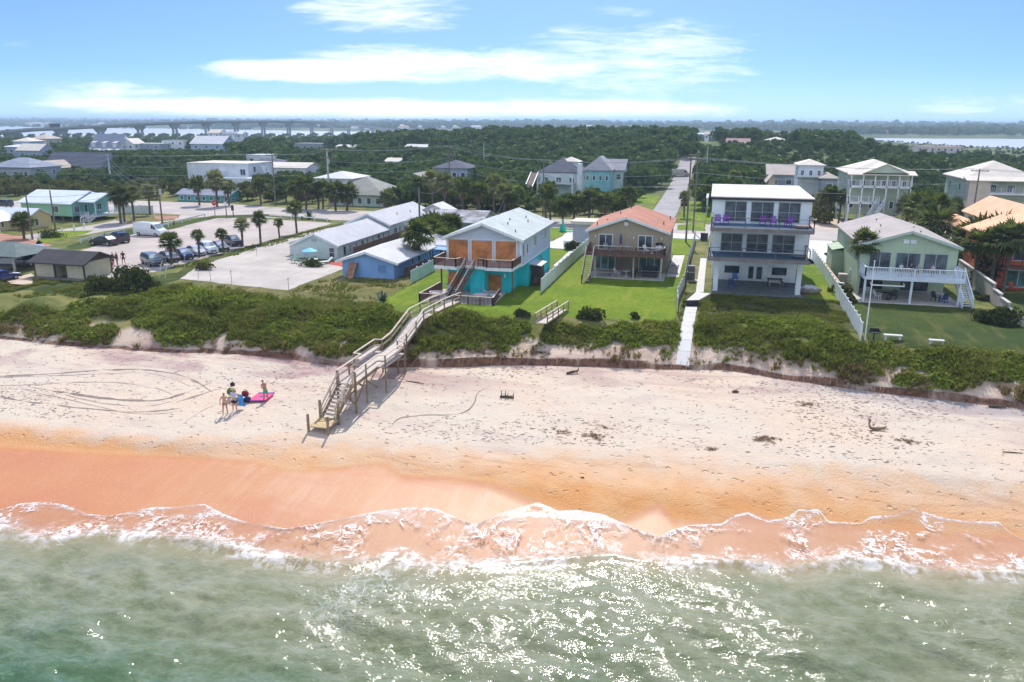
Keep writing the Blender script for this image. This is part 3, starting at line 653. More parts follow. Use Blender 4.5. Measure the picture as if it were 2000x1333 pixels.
def chair(label, cat, x, y, z0, rz, m, group=None, name='patio_chair', s=1.0, slant=.12):
    t = thing(name, label, cat, (x, y, z0), rz, group); t.scale = (s, s, s)
    mb = MB(); mb.box(-.27, .27, -.25, .25, .38, .43); mb.build('seat', m, t, local=True)
    mb = MB()
    for k in range(5): mb.bar((-.22 + .11 * k, .24, .42), (-.22 + .11 * k, .24 + slant * 2, .98 - .03 * abs(k - 2)), .085, .03, up=(0, 1, 0))
    mb.build('backrest', m, t, local=True)
    for (a_, b2) in ((-.25, -.23), (.25, -.23), (-.25, .23), (.25, .23)):
        mb = MB(); mb.bar((a_, b2, 0), (a_, b2, .4 if b2 > 0 else .62), .05, up=(0, 1, 0)); mb.build('leg', m, t, local=True)
    for a_ in (-.29, .29):
        mb = MB(); mb.bar((a_, -.3, .63), (a_, .3, .63), .1, .03); mb.build('armrest', m, t, local=True)
    return t
def lounger(label, x, y, z0, rz, m, group=None):
    t = thing('sun_lounger', label, 'sun lounger', (x, y, z0), rz, group)
    mb = MB(); mb.box(-.32, .32, -.9, .35, .3, .36); mb.build('seat', m, t, local=True)
    mb = MB(); mb.bar((0, .35, .33), (0, .95, .8), .62, .05, up=(0, 0, 1)); mb.build('backrest', m, t, local=True)
    for (a_, b2) in ((-.28, -.8), (.28, -.8), (-.28, .3), (.28, .3)):
        mb = MB(); mb.box(a_ - .025, a_ + .025, b2 - .025, b2 + .025, 0, .3); mb.build('leg', m, t, local=True)
    return t
GREYF = mat('grey_white_lounger_fabric', (.5, .5, .5), .7, .1)
lounger('grey lounger against the right boarded door of the turquoise house', -22.2, 78.4, 4.6, R(95), GREYF)
lounger('white lounger beside the right end of the turquoise house patio', -21.2, 77.0, 4.6, R(120), WHITE)
lounger('white lounger by the left boarded door behind the stairs of the turquoise house', -26.0, 78.9, 4.6, R(80), WHITE)
# side shed
t = thing('storage_shed', 'narrow brown wooden shed with slanted metal roof beside the turquoise house', 'shed', (-18.9, 86, ZG))
SHEDW = mat('dark_brown_shed_boards', (.10, .07, .06), .85, .2, 1.5, .01, pat=('gap', 5, .4, 'xy'))
m_ = MB(); m_.box(-19.1, -18.0, 85.2, 86.9, ZG, 6.7); m_.build('wall', SHEDW, t)
m_ = MB(); m_.slab([(-19.2, 84.2, 7.05), (-17.7, 84.2, 6.85), (-17.7, 87.2, 6.85), (-19.2, 87.2, 7.05)], .1); m_.build('roof', mat('grey_metal_panel', (.55, .57, .60), .4, .1, metal=.3), t)
m_ = MB(); m_.bar((-17.8, 84.3, ZG), (-17.8, 84.3, 6.8), .08, up=(0, 1, 0)); m_.build('post', DARKM, t)
m_ = MB(); m_.box(-18.9, -18.2, 85.14, 85.2, ZG + .05, 6.5); m_.build('door', mat('dark_shed_door', (.06, .05, .045), .8, .2), t)
chair('brown wooden chair in front of the narrow shed', 'chair', -18.4, 84.3, ZG, 0, WOOD)

# ---- tan house with red roof
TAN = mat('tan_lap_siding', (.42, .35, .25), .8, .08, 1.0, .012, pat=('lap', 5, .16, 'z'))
ROOFR = shingle('faded_red_shingle', (.46, .215, .14), .25)
t2 = thing('beach_house', 'tan two-storey house with faded red shingle roof and a shaded patio under its deck', 'house', (-9.4, 99, ZG))
hx0, hx1, hy0, hy1 = -14.0, -4.85, 93.4, 106.8
shell(t2, hx0, hx1, hy0, hy1, 7.3, 9.72, TAN, ROOFR, 'gy', 11.25, oh=.45, ohe=.35, trim=WHITE, wname='upper_wall', rx=-9.65)
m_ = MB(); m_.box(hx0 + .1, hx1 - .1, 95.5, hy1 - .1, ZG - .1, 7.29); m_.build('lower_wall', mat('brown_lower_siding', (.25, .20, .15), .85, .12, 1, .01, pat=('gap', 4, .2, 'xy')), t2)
for a_, b2 in ((1169, 1197), (1246, 1275)): win(t2, 'S', at(a_, 470, hy0)[0], at(b2, 470, hy0)[0], 7.5, 9.35, hy0, 1, fw=.1, name='sliding_door')
for a_, b2 in ((-13.6, -11.0), (-8.2, -5.4)): win(t2, 'S', a_, b2, 4.75, 6.7, 95.5, 2, gm=G_teal, name='sliding_door')
m_ = MB(); m_.box(-13.75, -4.95, 90.5, 93.39, 7.36, 7.5); dk = m_.build('deck', WOOD, t2)
m_ = MB(); m_.box(-13.75, -4.95, 90.4, 90.5, 7.2, 7.52); m_.build('deck_fascia', WOOD, dk)
m_ = MB(); railing(m_, [(-12.85, 90.5), (-4.98, 90.5), (-4.98, 93.3)], 7.5, .85, bal=.13, post=1.6); railing(m_, [(-13.7, 90.7), (-13.7, 93.3)], 7.5, .85, bal=.3); o_ = m_.build('railing', WOOD, dk)
m_ = MB(); caprail(m_, [(-12.85, 90.5), (-4.98, 90.5), (-4.98, 93.3)], 7.5, .87, .12); m_.build('handrail', GREYWOOD, o_)
for x_ in (-12.8, -8.4, -5.3):
    m_ = MB(); m_.box(x_ - .07, x_ + .07, 91.1, 91.24, ZG, 7.36); m_.build('deck_post', GREYWOOD, dk)
m_ = MB(); m_.box(-13.7, -4.9, 91.0, 95.49, ZG - .05, ZG + .1); m_.build('patio_slab', CONC, t2)
stairs(t2, (-13.35, 90.45, 7.45), (-13.35, 87.5, 4.6), .9, GREYWOOD, WOOD, WOOD, .85, 14, capm=CAP)
m_ = MB(); m_.cyl(-9.7, 92.95 + .4, 10.45, 10.5, .01, .01, 8); m_.tube([(-9.65, 93.36, 10.6), (-9.65, 93.3, 10.6)], .25, 16); m_.build('gable_vent', WHITE, t2)
for x_ in (-13.2, -10.2, -8.7, -5.5):
    m_ = MB(); m_.box(x_ - .05, x_ + .05, 93.28, 93.4, 9.0, 9.2); m_.cyl(x_, 93.26, 8.92, 9.1, .07, .05, 8); m_.build('wall_lamp', WHITE, t2)
vents(t2, [(-12.3, 97, 10.35), (-11.2, 101, 10.85), (-10.2, 104.5, 11.2), (-5.6, 97.5, 10.2), (-13.2, 94.6, 10.2), (-5.2, 104.5, 10.1)])
t = thing('patio_umbrella', 'closed purple-grey umbrella on the deck of the tan house', 'umbrella', (-10.1, 92.4, 7.5))
m_ = MB(); m_.cyl(0, 0, 0, 2.1, .03, .03, 8); m_.build('pole', GREYWOOD, t, local=True)
m_ = MB(); m_.tube([(0, 0, .85), (0, 0, 1.1), (0, 0, 1.6), (0, 0, 2.05), (0, 0, 2.15)], [.13, .17, .15, .06, .01], 10); m_.build('canopy', mat('purple_grey_canvas', (.09, .08, .14), .8, .15), t, local=True)
WCH = mat('white_plastic', (.68, .69, .69), .45, .05)
for k, (x_, y_, r_, lb) in enumerate(((-11.7, 91.9, .4, 'grey chair at the left end of the tan house deck'), (-10.9, 91.7, -.3, 'grey chair left of the closed umbrella'), (-9.2, 91.6, .2, 'grey chair right of the closed umbrella'))):
    chair(lb, 'chair', x_, y_, 7.5, r_, mat('grey_patio_metal', (.2, .23, .26), .5, .1))
for k, (x_, y_, r_, lb) in enumerate(((-7.0, 91.7, .9, 'white chair on the left of the white table on the tan house deck'), (-5.9, 91.7, -.9, 'white chair on the right of the white table on the tan house deck'))):
    chair(lb, 'chair', x_, y_, 7.5, r_, WCH)
round_table('patio_table', 'small round white table at the right end of the tan house deck', 'table', -6.45, 91.9, 7.5, .35, .6, WCH)
t = thing('barbecue_grill', 'black covered grill beside the right door of the tan house deck', 'grill', (-5.7, 92.8, 7.5))
m_ = MB(); m_.box(-.4, .4, -.25, .25, .35, .8); m_.build('cabinet', WHITE, t, local=True)
m_ = MB(); m_.tube([(-.4, 0, .85), (-.35, 0, .9), (.35, 0, .9), (.4, 0, .85)], [.1, .25, .25, .1], 12); m_.build('lid', BLACK, t, local=True)
round_table('patio_table', 'white table in the shade under the tan house deck', 'table', -9.3, 92.4, ZG + .1, .5, .7, WCH)
chair('white chair left of the table under the tan house deck', 'chair', -10.3, 92.2, ZG + .1, 1.2, WCH)
chair('dark chair right of the table under the tan house deck', 'chair', -8.5, 92.3, ZG + .1, -1.2, DARKM)
t = thing('daybed', 'dark covered daybed in the right half of the patio under the tan house deck', 'daybed', (-6.6, 92.8, ZG + .1))
m_ = MB(); m_.box(-.9, .9, -.5, .5, .2, .55); m_.build('cushion', mat('dark_cushion', (.05, .055, .07), .9, .2), t, local=True)
m_ = MB(); m_.bar((-.9, .5, .9), (.9, .5, .9), .12, .5); m_.build('backrest', _mats['dark_cushion'], t, local=True)
for a_ in (-.8, .8):
    m_ = MB(); m_.box(a_ - .05, a_ + .05, -.45, .45, 0, .2); m_.build('leg', DARKM, t, local=True)
t = thing('picnic_bench', 'grey plank bench under the left end of the tan house deck', 'bench', (-11.8, 92.0, ZG + .1))
m_ = MB(); m_.box(-1.1, 1.1, -.2, .2, .42, .48); m_.build('seat', GREYWOOD, t, local=True)
for a_ in (-.95, .95):
    m_ = MB(); m_.box(a_ - .05, a_ + .05, -.15, .15, 0, .42); m_.build('leg', GREYWOOD, t, local=True)
t = thing('air_conditioner', 'grey boxed air conditioner behind the right corner of the tan house', 'air conditioner', (-4.1, 96.6, ZG))
m_ = MB(); m_.box(-.5, .5, -.5, .5, .05, .95); m_.build('cabinet', mat('grey_casing', (.32, .32, .32), .5, .1), t, local=True); m_ = MB(); m_.cyl(0, 0, .95, .99, .38, .36, 16); m_.build('fan_grille', DARKM, t, local=True)

# ---- three-storey white house
WH = mat('white_blue_stucco', (.74, .81, .82), .75, .05, .6, .008, stain=.10)
ROOFC = mat('chalky_white_membrane_roof', (.66, .60, .54), .85, .16, .35, .01, stain=.6)
GRAYD = mat('grey_brown_deck_edge', (.20, .18, .17), .8, .15)
t3 = thing('beach_house', 'three-storey white house with flat roof, dark picture windows and purple chairs on the top balcony', 'house', (5, 97, ZG))
wy = 88.4; X0 = at(1391, 400, wy)[0]; X1 = at(1588, 400, wy)[0] - .05; wyb = 106.0; zt = at(1391, 384, 88)[2]
m_ = MB(); m_.box(X0, X1, wy, wyb, 8.35, zt - .3); m_.build('upper_wall', WH, t3)
m_ = MB(); m_.box(X0 + .45, X1 - .45, 93.4, wyb - .01, ZG - .1, 8.34); m_.build('lower_wall', WH, t3)
m_ = MB(); m_.box(X0 - .12, X1 + .12, wy - .35, wyb + .2, zt - .32, zt - .08); m_.build('roof_fascia', mat('black_fascia', (.03, .035, .04), .6, .1), t3)
m_ = MB(); m_.box(X0 - .16, X1 + .16, wy - .4, wyb + .25, zt - .078, zt + .02); m_.build('roof', ROOFC, t3)
def three(zb, ztp, pxs):
    for a_, b2 in pxs:
        win(t3, 'S', at(a_, 440, wy)[0], at(b2, 440, wy)[0], zb, ztp, wy, 1, fw=.06, depth=.08, hmull=1, fm=mat('slim_grey_frame', (.45, .5, .52), .5, .05), name='sliding_door')
three(at(1413, 431, wy)[2] - .05, at(1413, 392.5, wy)[2], ((1413, 1456), (1464, 1509), (1517, 1561)))
three(at(1413, 490, wy)[2], at(1413, 455, wy)[2], ((1410, 1453), (1460, 1503), (1511, 1556)))
lw = 93.4
for a_, b2, c_, d_, nm, mu in ((1414, 1446, 517, 534, 'window', 0), (1507, 1539, 521, 539, 'window', 0), (1461, 1474, 519, 546, 'patio_door', 0), (1477, 1491, 520, 547, 'patio_door', 0)):
    win(t3, 'S', at(a_, 520, lw)[0], at(b2, 520, lw)[0], max(4.62, at(a_, d_, lw)[2]), at(a_, c_, lw)[2], lw, mu, name=nm, fw=.09)
for (zd, lb, x0_, x1_) in ((11.68, 'upper', -.02, 9.86), (8.62, 'lower', -.1, 9.76)):
    m_ = MB(); m_.box(x0_, x1_, 84.05, wy - .01, zd - .12, zd); dk = m_.build('balcony', CARPET, t3)
    m_ = MB(); m_.box(x0_ - .05, x1_ + .05, 83.95, 84.05, zd - .36, zd + .03); m_.box(x0_ - .1, x0_, 84.05, wy, zd - .3, zd + .03); m_.box(x1_, x1_ + .1, 84.05, wy, zd - .3, zd + .03); m_.build('balcony_edge', GRAYD, dk)
    m_ = MB(); pts = [(x0_, wy - .1), (x0_, 84.0), (x1_, 84.0), (x1_, wy - .1)]
    railing(m_, pts, zd, 1.02, bal=0, post=2.9, wd=.05); caprail(m_, pts, zd, 1.04, .09); 
    m_.build('railing', mat('dark_grey_railing', (.10, .105, .11), .6, .1), dk)
    for k in range(5):
        x_ = x0_ + .25 + (x1_ - x0_ - .5) * k / 4
        if zd < 10: 
            m_ = MB(); m_.box(x_ - .05, x_ + .05, 84.15, 84.25, zd, 11.3); 
            if k in (0, 4): m_.build('balcony_post', GREYWOOD, dk)
m_ = MB(); m_.box(.45, 9.65, 85.6, 93.39, ZG - .1, ZG + .12); m_.build('porch_floor', mat('blue_grey_porch_floor', (.17, .19, .20), .8, .15), t3)
for (a_, b2) in ((.55, 1.05), (8.95, 9.45)):
    m_ = MB(); m_.box(a_, b2, 86.6, 87.1, ZG + .1, 8.26); m_.build('pillar', WH, t3)
m_ = MB(); m_.box(X0 + .02, X0 + .4, 88.5, 93.5, 7.9, 8.34); m_.box(X1 - .4, X1 - .02, 88.5, 93.5, 7.9, 8.34); m_.build('beam', WH, t3)
PURP = mat('purple_plastic', (.17, .025, .30), .5, .1)
for px_c, dy, lb in ((1401, 86.4, 'purple chair at the far left of the top balcony'), (1417, 86.4, 'second purple chair from the left on the top balcony'), (1489, 87, 'purple chair in front of the middle window of the top balcony'), (1510, 86.4, 'purple chair between the middle and right windows of the top balcony'), (1539, 86.2, 'purple chair furthest right on the top balcony')):
    chair(lb, 'chair', at(px_c, 440, dy)[0], dy, 11.68, R(0 if px_c < 1530 else -30), PURP, group='purple chairs on the top balcony', s=1.08, slant=.2)
t = thing('low_table', 'low wooden slatted table at the right end of the top balcony', 'table', (8.9, 85.4, 11.68))
m_ = MB(); m_.box(-.7, .6, -.4, .4, .28, .34); m_.build('tabletop', PLY, t, local=True)
for a_ in (-.6, .5):
    m_ = MB(); m_.box(a_ - .04, a_ + .04, -.35, .35, 0, .28); m_.build('leg', WOOD, t, local=True)
t = thing('low_table', 'olive-brown low table at the right end of the middle balcony', 'table', (8.9, 85.6, 8.62))
m_ = MB(); m_.box(-.8, .6, -.5, .5, .28, .34); m_.build('tabletop', mat('olive_boards', (.16, .16, .10), .8, .2), t, local=True)
for a_ in (-.6, .5):
    m_ = MB(); m_.box(a_ - .04, a_ + .04, -.4, .4, 0, .28); m_.build('leg', WOOD, t, local=True)
BLUEP = mat('blue_plastic', (.03, .16, .50), .5, .1)
chair('bright blue chair by the ground floor wall of the white house', 'chair', 3.0, 92.3, ZG + .12, .2, BLUEP)
chair('dark blue chair on the front of the white house porch', 'chair', 2.5, 88.2, ZG + .12, .1, mat('navy_plastic', (.02, .06, .16), .5, .1), s=1.1)
t = thing('patio_table', 'dark table with two benches under the right ground floor window of the white house', 'table', (7.2, 91.6, ZG + .12))
m_ = MB(); m_.box(-.8, .8, -.35, .35, .66, .72); m_.build('tabletop', DARKM, t, local=True)
for a_ in (-.7, .7):
    m_ = MB(); m_.box(a_ - .04, a_ + .04, -.3, .3, 0, .66); m_.build('leg', DARKM, t, local=True)
for b2 in (-.75, .75):
    m_ = MB(); m_.box(-.7, .7, b2 - .14, b2 + .14, .38, .43); m_.box(-.6, -.55, b2 - .1, b2 + .1, 0, .38); m_.box(.55, .6, b2 - .1, b2 + .1, 0, .38); m_.build('bench', GREYWOOD, t, local=True)
lounger('dark lounger at the right end of the white house porch', 8.6, 90.8, ZG + .12, R(90), mat('dark_cushion2', (.05, .06, .08), .8, .2))
t = thing('covered_boat', 'small grey tarp-covered boat beside the right pillar of the white house', 'boat', (10.5, 88.2, ZG))
m_ = MB(); m_.tube([(-.9, 0, .3), (-.6, 0, .35), (.3, 0, .35), (1.0, 0, .4), (1.3, 0, .45)], [.25, .42, .45, .25, .05], 12); m_.build('hull', mat('grey_hull', (.25, .22, .2), .6, .2), t, local=True, smooth=True)
m_ = MB(); m_.tube([(-.85, 0, .5), (-.3, 0, .62), (.5, 0, .6), (1.1, 0, .5)], [.2, .36, .33, .1], 10); m_.build('tarp', mat('white_tarp', (.55, .57, .6), .7, .12, 3, .03), t, local=True, smooth=True)

# ---- green house with white deck
GRN = mat('pale_green_stucco', (.40, .50, .34), .8, .06, .8, .01, stain=.15)
ROOFG = shingle('warm_grey_shingle', (.43, .38, .345), .18)
t4 = thing('beach_house', 'pale green two-storey house with grey gable roof and white balcony beside a tall palm', 'house', (20, 97, ZG))
hx0, hx1, hy0, hy1 = 15.2, 24.45, 88.8, 105.5
shell(t4, hx0, hx1, hy0, hy1, 7.0, 9.85, GRN, ROOFG, 'gy', 11.3, oh=.4, ohe=.3, trim=mat('green_white_fascia', (.45, .55, .47), .6, .05), wname='upper_wall')
m_ = MB(); m_.box(hx0, hx1, 92.2, hy1 - .01, ZG - .1, 6.99); m_.box(hx0, hx0 + .3, hy0, 92.2, ZG - .1, 6.99); m_.build('lower_wall', GRN, t4)
m_ = MB(); m_.box(hx0 - 1.2, hx0 - .002, 99.5, 104, ZG - .1, 7.6); m_.slab([(hx0 - 1.3, 99.3, 7.7), (hx0, 99.3, 8.0), (hx0, 104.2, 8.0), (hx0 - 1.3, 104.2, 7.7)], .1); m_.build('side_bay', GRN, t4)
for a_, b2 in ((1698, 1741), (1750, 1799), (1805, 1853)): win(t4, 'S', at(a_, 500, hy0)[0], at(b2, 500, hy0)[0], 7.15, 9.2, hy0, 1, name='sliding_door', fm=mat('green_grey_frame', (.35, .42, .38), .5, .05))
for a_, b2 in ((15.9, 18.4), (20.2, 22.9)): win(t4, 'S', a_, b2, 4.65, 6.6, 92.2, 1, name='sliding_door', fm=DARKM)
for (a_, b2, c_, d_) in ((95, 95.8, 8.2, 9.2), (99.5, 100.2, 8.4, 9.3), (93, 93.6, 5.4, 6.5), (102, 103, 8.4, 9.3)): win(t4, 'W', a_, b2, c_, d_, hx0, 0)
m_ = MB(); m_.box(-.55, -.07, 0, .06, 0, .35); 
v_ = MB(); v_.box(19.2, 19.75, 88.7, 88.8, 10.15, 10.55); v_.box(19.85, 20.4, 88.7, 88.8, 10.15, 10.55); v_.build('gable_vent', WHITE, t4)
WD = mat('white_painted_deck', (.66, .73, .78), .6, .05, stain=.1)
m_ = MB(); m_.box(15.35, 24.5, 85.4, hy0 - .01, 6.98, 7.12); dk = m_.build('balcony', WD, t4)
m_ = MB(); m_.box(15.3, 24.5, 85.3, 85.4, 6.85, 7.16); m_.box(15.25, 15.35, 85.4, hy0, 6.85, 7.16); m_.build('balcony_edge', WD, dk)
m_ = MB(); railing(m_, [(15.35, 88.7), (15.35, 85.42), (24.45, 85.42)], 7.12, .95, bal=.15, post=2.3, wd=.06); n_ = MB(); railing(n_, [(24.45, 88.7), (24.45, 86.6)], 7.12, .95, bal=.15, post=2.3, wd=.06); n_.build('railing', WD, dk); o_ = m_.build('railing', WD, dk); m_ = MB(); caprail(m_, [(15.35, 88.7), (15.35, 85.42), (24.45, 85.42)], 7.12, .97, .12); m_.build('handrail', WD, o_)
for x_ in (15.45, 19.8, 24.2):
    m_ = MB(); m_.box(x_ - .1, x_ + .1, 85.5, 85.7, ZG, 6.98); m_.build('balcony_post', WD, dk)
m_ = MB(); m_.bar((15.9, 84.9, 6.4), (19.0, 84.9, 6.4), .12, .12); m_.bar((15.9, 84.95, 6.4), (15.9, 85.5, 6.6), .05); m_.bar((19.0, 84.95, 6.4), (19.0, 85.5, 6.6), .05); m_.build('awning_roll', WHITE, dk)
stairs(t4, (24.55, 87.9, 7.1), (24.9, 84.9, 4.55), .95, WD, WD, WD, .9, 14)
m_ = MB(); m_.box(15.0, 24.6, 85.2, 92.19, ZG - .05, ZG + .07); m_.build('patio_slab', CONC, t4)
vents(t4, [(18.2, 96, 10.85), (17.5, 92.5, 10.6), (18.6, 101, 10.95), (21.6, 96, 10.75), (21.2, 91, 10.9)])
for k, (x_, y_, r_, m2, lb) in enumerate(((16.4, 88.0, .3, GREYF, 'grey patio chair by the left corner post under the green house balcony'), (17.0, 86.7, 1.0, WCH, 'white chair near the left post under the green house balcony'), (18.6, 87.2, -.4, DARKM, 'dark chair left of the middle post under the green house balcony'), (22.6, 87.4, .5, DARKM, 'dark chair near the right post under the green house balcony'), (23.2, 86.8, -.8, mat('navy_plastic', (.02, .06, .16)), 'navy chair at the right end under the green house balcony'))):
    chair(lb, 'chair', x_, y_, ZG + .07, r_, m2)
round_table('patio_table', 'dark round table between chairs under the left half of the green house balcony', 'table', 18.0, 86.9, ZG + .07, .5, .7, DARKM)
t = thing('air_conditioner', 'beige air conditioner cabinet on the left wall of the green house', 'air conditioner', (14.6, 94.2, ZG)); m_ = MB(); m_.box(-.45, .45, -.5, .5, .1, 1.3); m_.build('cabinet', mat('beige_casing', (.45, .42, .36), .6, .1), t, local=True); m_ = MB(); m_.box(-.5, .5, -.55, .55, 0, .1); m_.build('base', CONC, t, local=True)
t = thing('garden_cart', 'dark cart with a white bin at the front left corner of the green house', 'cart', (13.9, 90.2, ZG)); m_ = MB(); m_.box(-.4, .4, -.3, .3, .25, .8); m_.build('bin', DARKM, t, local=True); m_ = MB(); m_.box(-.3, .3, -.2, .2, .8, 1.0); m_.build('lid', WHITE, t, local=True)
for a_ in (-.3, .3):
    m_ = MB(); m_.tube([(a_, -.33, .15), (a_, -.27, .15)], .15, 12); m_.build('wheel', BLACK, t, local=True)

# ---- red orange house on the right edge
RED = mat('orange_red_siding', (.50, .12, .045), .8, .12, .9, .01, stain=.2)
ROOFO = mat('peach_metal_roof', (.74, .36, .18), .7, .1, .5, .01, stain=.1)
t5 = thing('beach_house', 'orange-red house with peach roofs at the right edge behind palms', 'house', (36, 105, ZG))
xr = at(1956, 475, 97)[0]
shell(t5, xr, xr + 12, 97, 110, ZG - .1, 9.5, RED, ROOFO, 'gy', 12.0, oh=.6, ohe=.4, wname='wall')
xb = at(1975, 430, 116)[0]
m_ = MB(); m_.box(xb - .8, xb + 10, 112, 124, ZG - .1, 10.0); m_.build('rear_wall', RED, t5)
shell(t5, at(1912, 430, 118)[0], xb + 8, 111, 125, 9.9, 10.2, RED, ROOFO, 'gy', 12.2, oh=.4, ohe=.3, wname='rear_gable', rx=at(1951, 399, 118)[0] + 1)
m_ = MB(); x_ = at(1876, 440, 113)[0]; m_.slab([(x_, 111, 9.15), (at(1912, 430, 113)[0], 111, 9.9), (at(1912, 430, 113)[0], 126, 9.9), (x_, 126, 9.15)], .12); m_.build('porch_roof', ROOFO, t5)
for y_ in (111.3, 125): 
    m_ = MB(); m_.box(x_ + .1, x_ + .3, y_ - .1, y_ + .1, ZG, 9.1); m_.build('porch_post', WOOD, t5)
win(t5, 'S', xr + 1.3, xr + 4, 7.6, 9.2, 97, 1); win(t5, 'S', xr + 1.0, xr + 3.4, 4.7, 6.6, 97, 1, gm=G_teal, name='sliding_door'); win(t5, 'S', at(1982, 430, 112)[0], at(1999, 430, 112)[0] + 1, 10.25, 10.9, 111, 2)
m_ = MB(); m_.box(xr - .4, xr + 11, 94.6, 96.99, 7.0, 7.15); dk = m_.build('balcony', WOOD, t5)
m_ = MB(); railing(m_, [(xr - .3, 96.9), (xr - .3, 94.7), (xr + 10.9, 94.7)], 7.15, .9, bal=0, post=1.8); caprail(m_, [(xr - .3, 96.9), (xr - .3, 94.7), (xr + 10.9, 94.7)], 7.15, .9, .1); m_.build('railing', mat('brown_red_wood', (.15, .05, .035), .8, .2), dk)
stairs(t5, (xr - .4, 96.0, 7.1), (xr - 2.6, 98.5, 4.6), .9, WOOD, WOOD, WOOD, .85, 12)
for x_ in (xr + .1, xr + 4.5):
    m_ = MB(); m_.box(x_ - .08, x_ + .08, 94.75, 94.9, ZG, 7.0); m_.build('balcony_post', _mats['brown_red_wood'], dk)
chair('red chair on the ground beside the orange-red house', 'chair', xr + 1.4, 95.6, ZG, .4, RED)
t = thing('propane_tank', 'small grey-blue tank at the foot of the orange-red house', 'tank', (xr + .6, 95.9, ZG)); m_ = MB(); m_.tube([(-.3, 0, .35), (-.2, 0, .35), (.2, 0, .35), (.3, 0, .35)], [.1, .25, .25, .1], 12); m_.build('tank_body', mat('grey_blue_tank', (.25, .28, .33), .5, .1), t, local=True, smooth=True); m_ = MB(); m_.box(-.2, .2, -.1, .1, 0, .14); m_.build('stand', DARKM, t, local=True)

# ---- blue block cottage
BLU = mat('sky_blue_stucco', (.22, .40, .68), .8, .08, .7, .01, stain=.15)
ROOFP = shingle('pale_grey_flat_shingle', (.58, .57, .56), .12)
t6 = thing('cottage', 'low sky-blue cottage with pale grey roof and a brown board leaning on it', 'house', (-37.5, 90, ZG))
shell(t6, -41.3, -34.9, 84.0, 96.5, ZG - .1, 6.45, BLU, ROOFP, 'gy', 7.4, oh=.4, ohe=.7, trim=WHITE, rx=-38.2)
win(t6, 'S', -36.9, -35.8, 5.1, 6.15, 84.0, 0, gm=mat('blue_painted_shutter', (.14, .27, .45), .7, .1), fm=BLU)
win(t6, 'E', 89.5, 90.3, 5.2, 6.2, -34.9, 0); win(t6, 'E', 91.5, 92.3, 5.2, 6.2, -34.9, 0)
t = thing('leaning_board', 'tall rusty brown board leaning against the blue cottage', 'board', (-40.0, 83.35, ZG), R(-8))
m_ = MB(); m_.slab([(-.55, -.45, .03), (.5, -.45, .03), (.62, .5, 1.78), (-.4, .5, 1.78)], .1); m_.build('panel', mat('rusty_brown_plywood', (.33, .19, .125), .9, .45, 1.6, .01, stain=.5), t, local=True)
m_ = MB(); m_.bar((.56, -.42, 0), (.68, .5, 1.72), .1, .12); m_.build('side_frame', WOOD, t, local=True)
t = thing('cottage', 'small blue cottage with low roof behind the sky-blue cottage', 'house', (-34.5, 102, ZG))
shell(t, -37.5, -32.6, 98.5, 105.5, ZG - .1, 6.3, BLU, ROOFP, 'gx', 7.1, oh=.3, ohe=.4); win(t, 'S', -34.5, -33.3, 5.0, 6.0, 98.5, 1); win(t, 'E', 100.5, 101.5, 5.1, 6.0, -32.6, 0)
t = thing('carport', 'dark open porch with a grey grill behind the sky-blue cottage', 'porch', (-33.2, 97, ZG))
m_ = MB(); m_.slab([(-34.8, 95.6, 6.3), (-32.2, 95.6, 6.2), (-32.2, 98.3, 6.2), (-34.8, 98.3, 6.3)], .1); m_.build('roof', BLU, t)
for x_ in (-32.4, -34.4):
    m_ = MB(); m_.box(x_ - .05, x_ + .05, 95.7, 95.8, ZG, 6.15); m_.build('post', DARKM, t)
# ---- long white motel in two blocks
MOT = mat('pale_mint_white_siding', (.58, .67, .65), .75, .06, 1, .01, pat=('lap', 4, .10, 'z'), stain=.08)
ROOFM = shingle('light_grey_shingle_roof', (.50, .50, .51), .14)
t7 = thing('motel_block', 'front block of the long white motel with a blue umbrella before its gable', 'house', (-50, 102, ZG))
shell(t7, -53.4, -47.1, 94.6, 111.5, ZG - .1, 6.3, MOT, ROOFM, 'gy', 7.7, oh=.3, ohe=.35, trim=WHITE)
win(t7, 'S', at(591, 490, 94.6)[0], at(602, 490, 94.6)[0], 4.7, 6.0, 94.6, 0, gm=mat('pale_blue_door', (.45, .58, .62), .6, .06), name='door'); win(t7, 'S', at(642, 490, 94.6)[0], at(654, 490, 94.6)[0], 4.7, 6.1, 94.6, 0, fw=.1, hmull=1)
v_ = MB(); v_.box(-50.7, -50.0, 94.52, 94.6, 6.75, 7.1); v_.build('gable_vent', mat('grey_louvre', (.4, .42, .42), .7, .1), t7)
for k in range(8):
    y_ = 96.2 + k * 1.9; win(t7, 'E', y_, y_ + (.5 if k % 3 else .9), 5.0 if k % 2 else 4.7, 6.0, -47.1, 0)
m_ = MB(); m_.box(-54.9, -53.41, 96.2, 100.5, ZG - .1, 6.1); m_.slab([(-55.1, 96, 6.15), (-53.4, 96, 6.7), (-53.4, 100.7, 6.7), (-55.1, 100.7, 6.15)], .1); m_.build('side_room', MOT, t7)
t8 = thing('motel_block', 'rear block of the long white motel with grey shingle roof', 'house', (-49, 121, ZG))
x1_ = at(765, 445, 113)[0]
shell(t8, x1_ - 7.0, x1_, 112.2, 131, ZG - .1, 6.9, MOT, ROOFM, 'gy', 8.4, oh=.25, ohe=.35, trim=WHITE)
for k in range(8):
    y_ = 113.8 + k * 2.1; win(t8, 'E', y_, y_ + (.6 if k % 3 else 1.3), 5.2 if k % 2 else 4.9, 6.3, x1_, 0 if k % 3 else 1)
m_ = MB(); m_.slab([(x1_, 118, 6.1), (x1_ + 3.4, 118, 5.9), (x1_ + 3.4, 121.5, 5.9), (x1_, 121.5, 6.1)], .12); m_.build('canopy', WHITE, t8)
vents(t8, [(x1_ - 1.5, 119, 7.7), (x1_ - 1.2, 124, 7.6)])
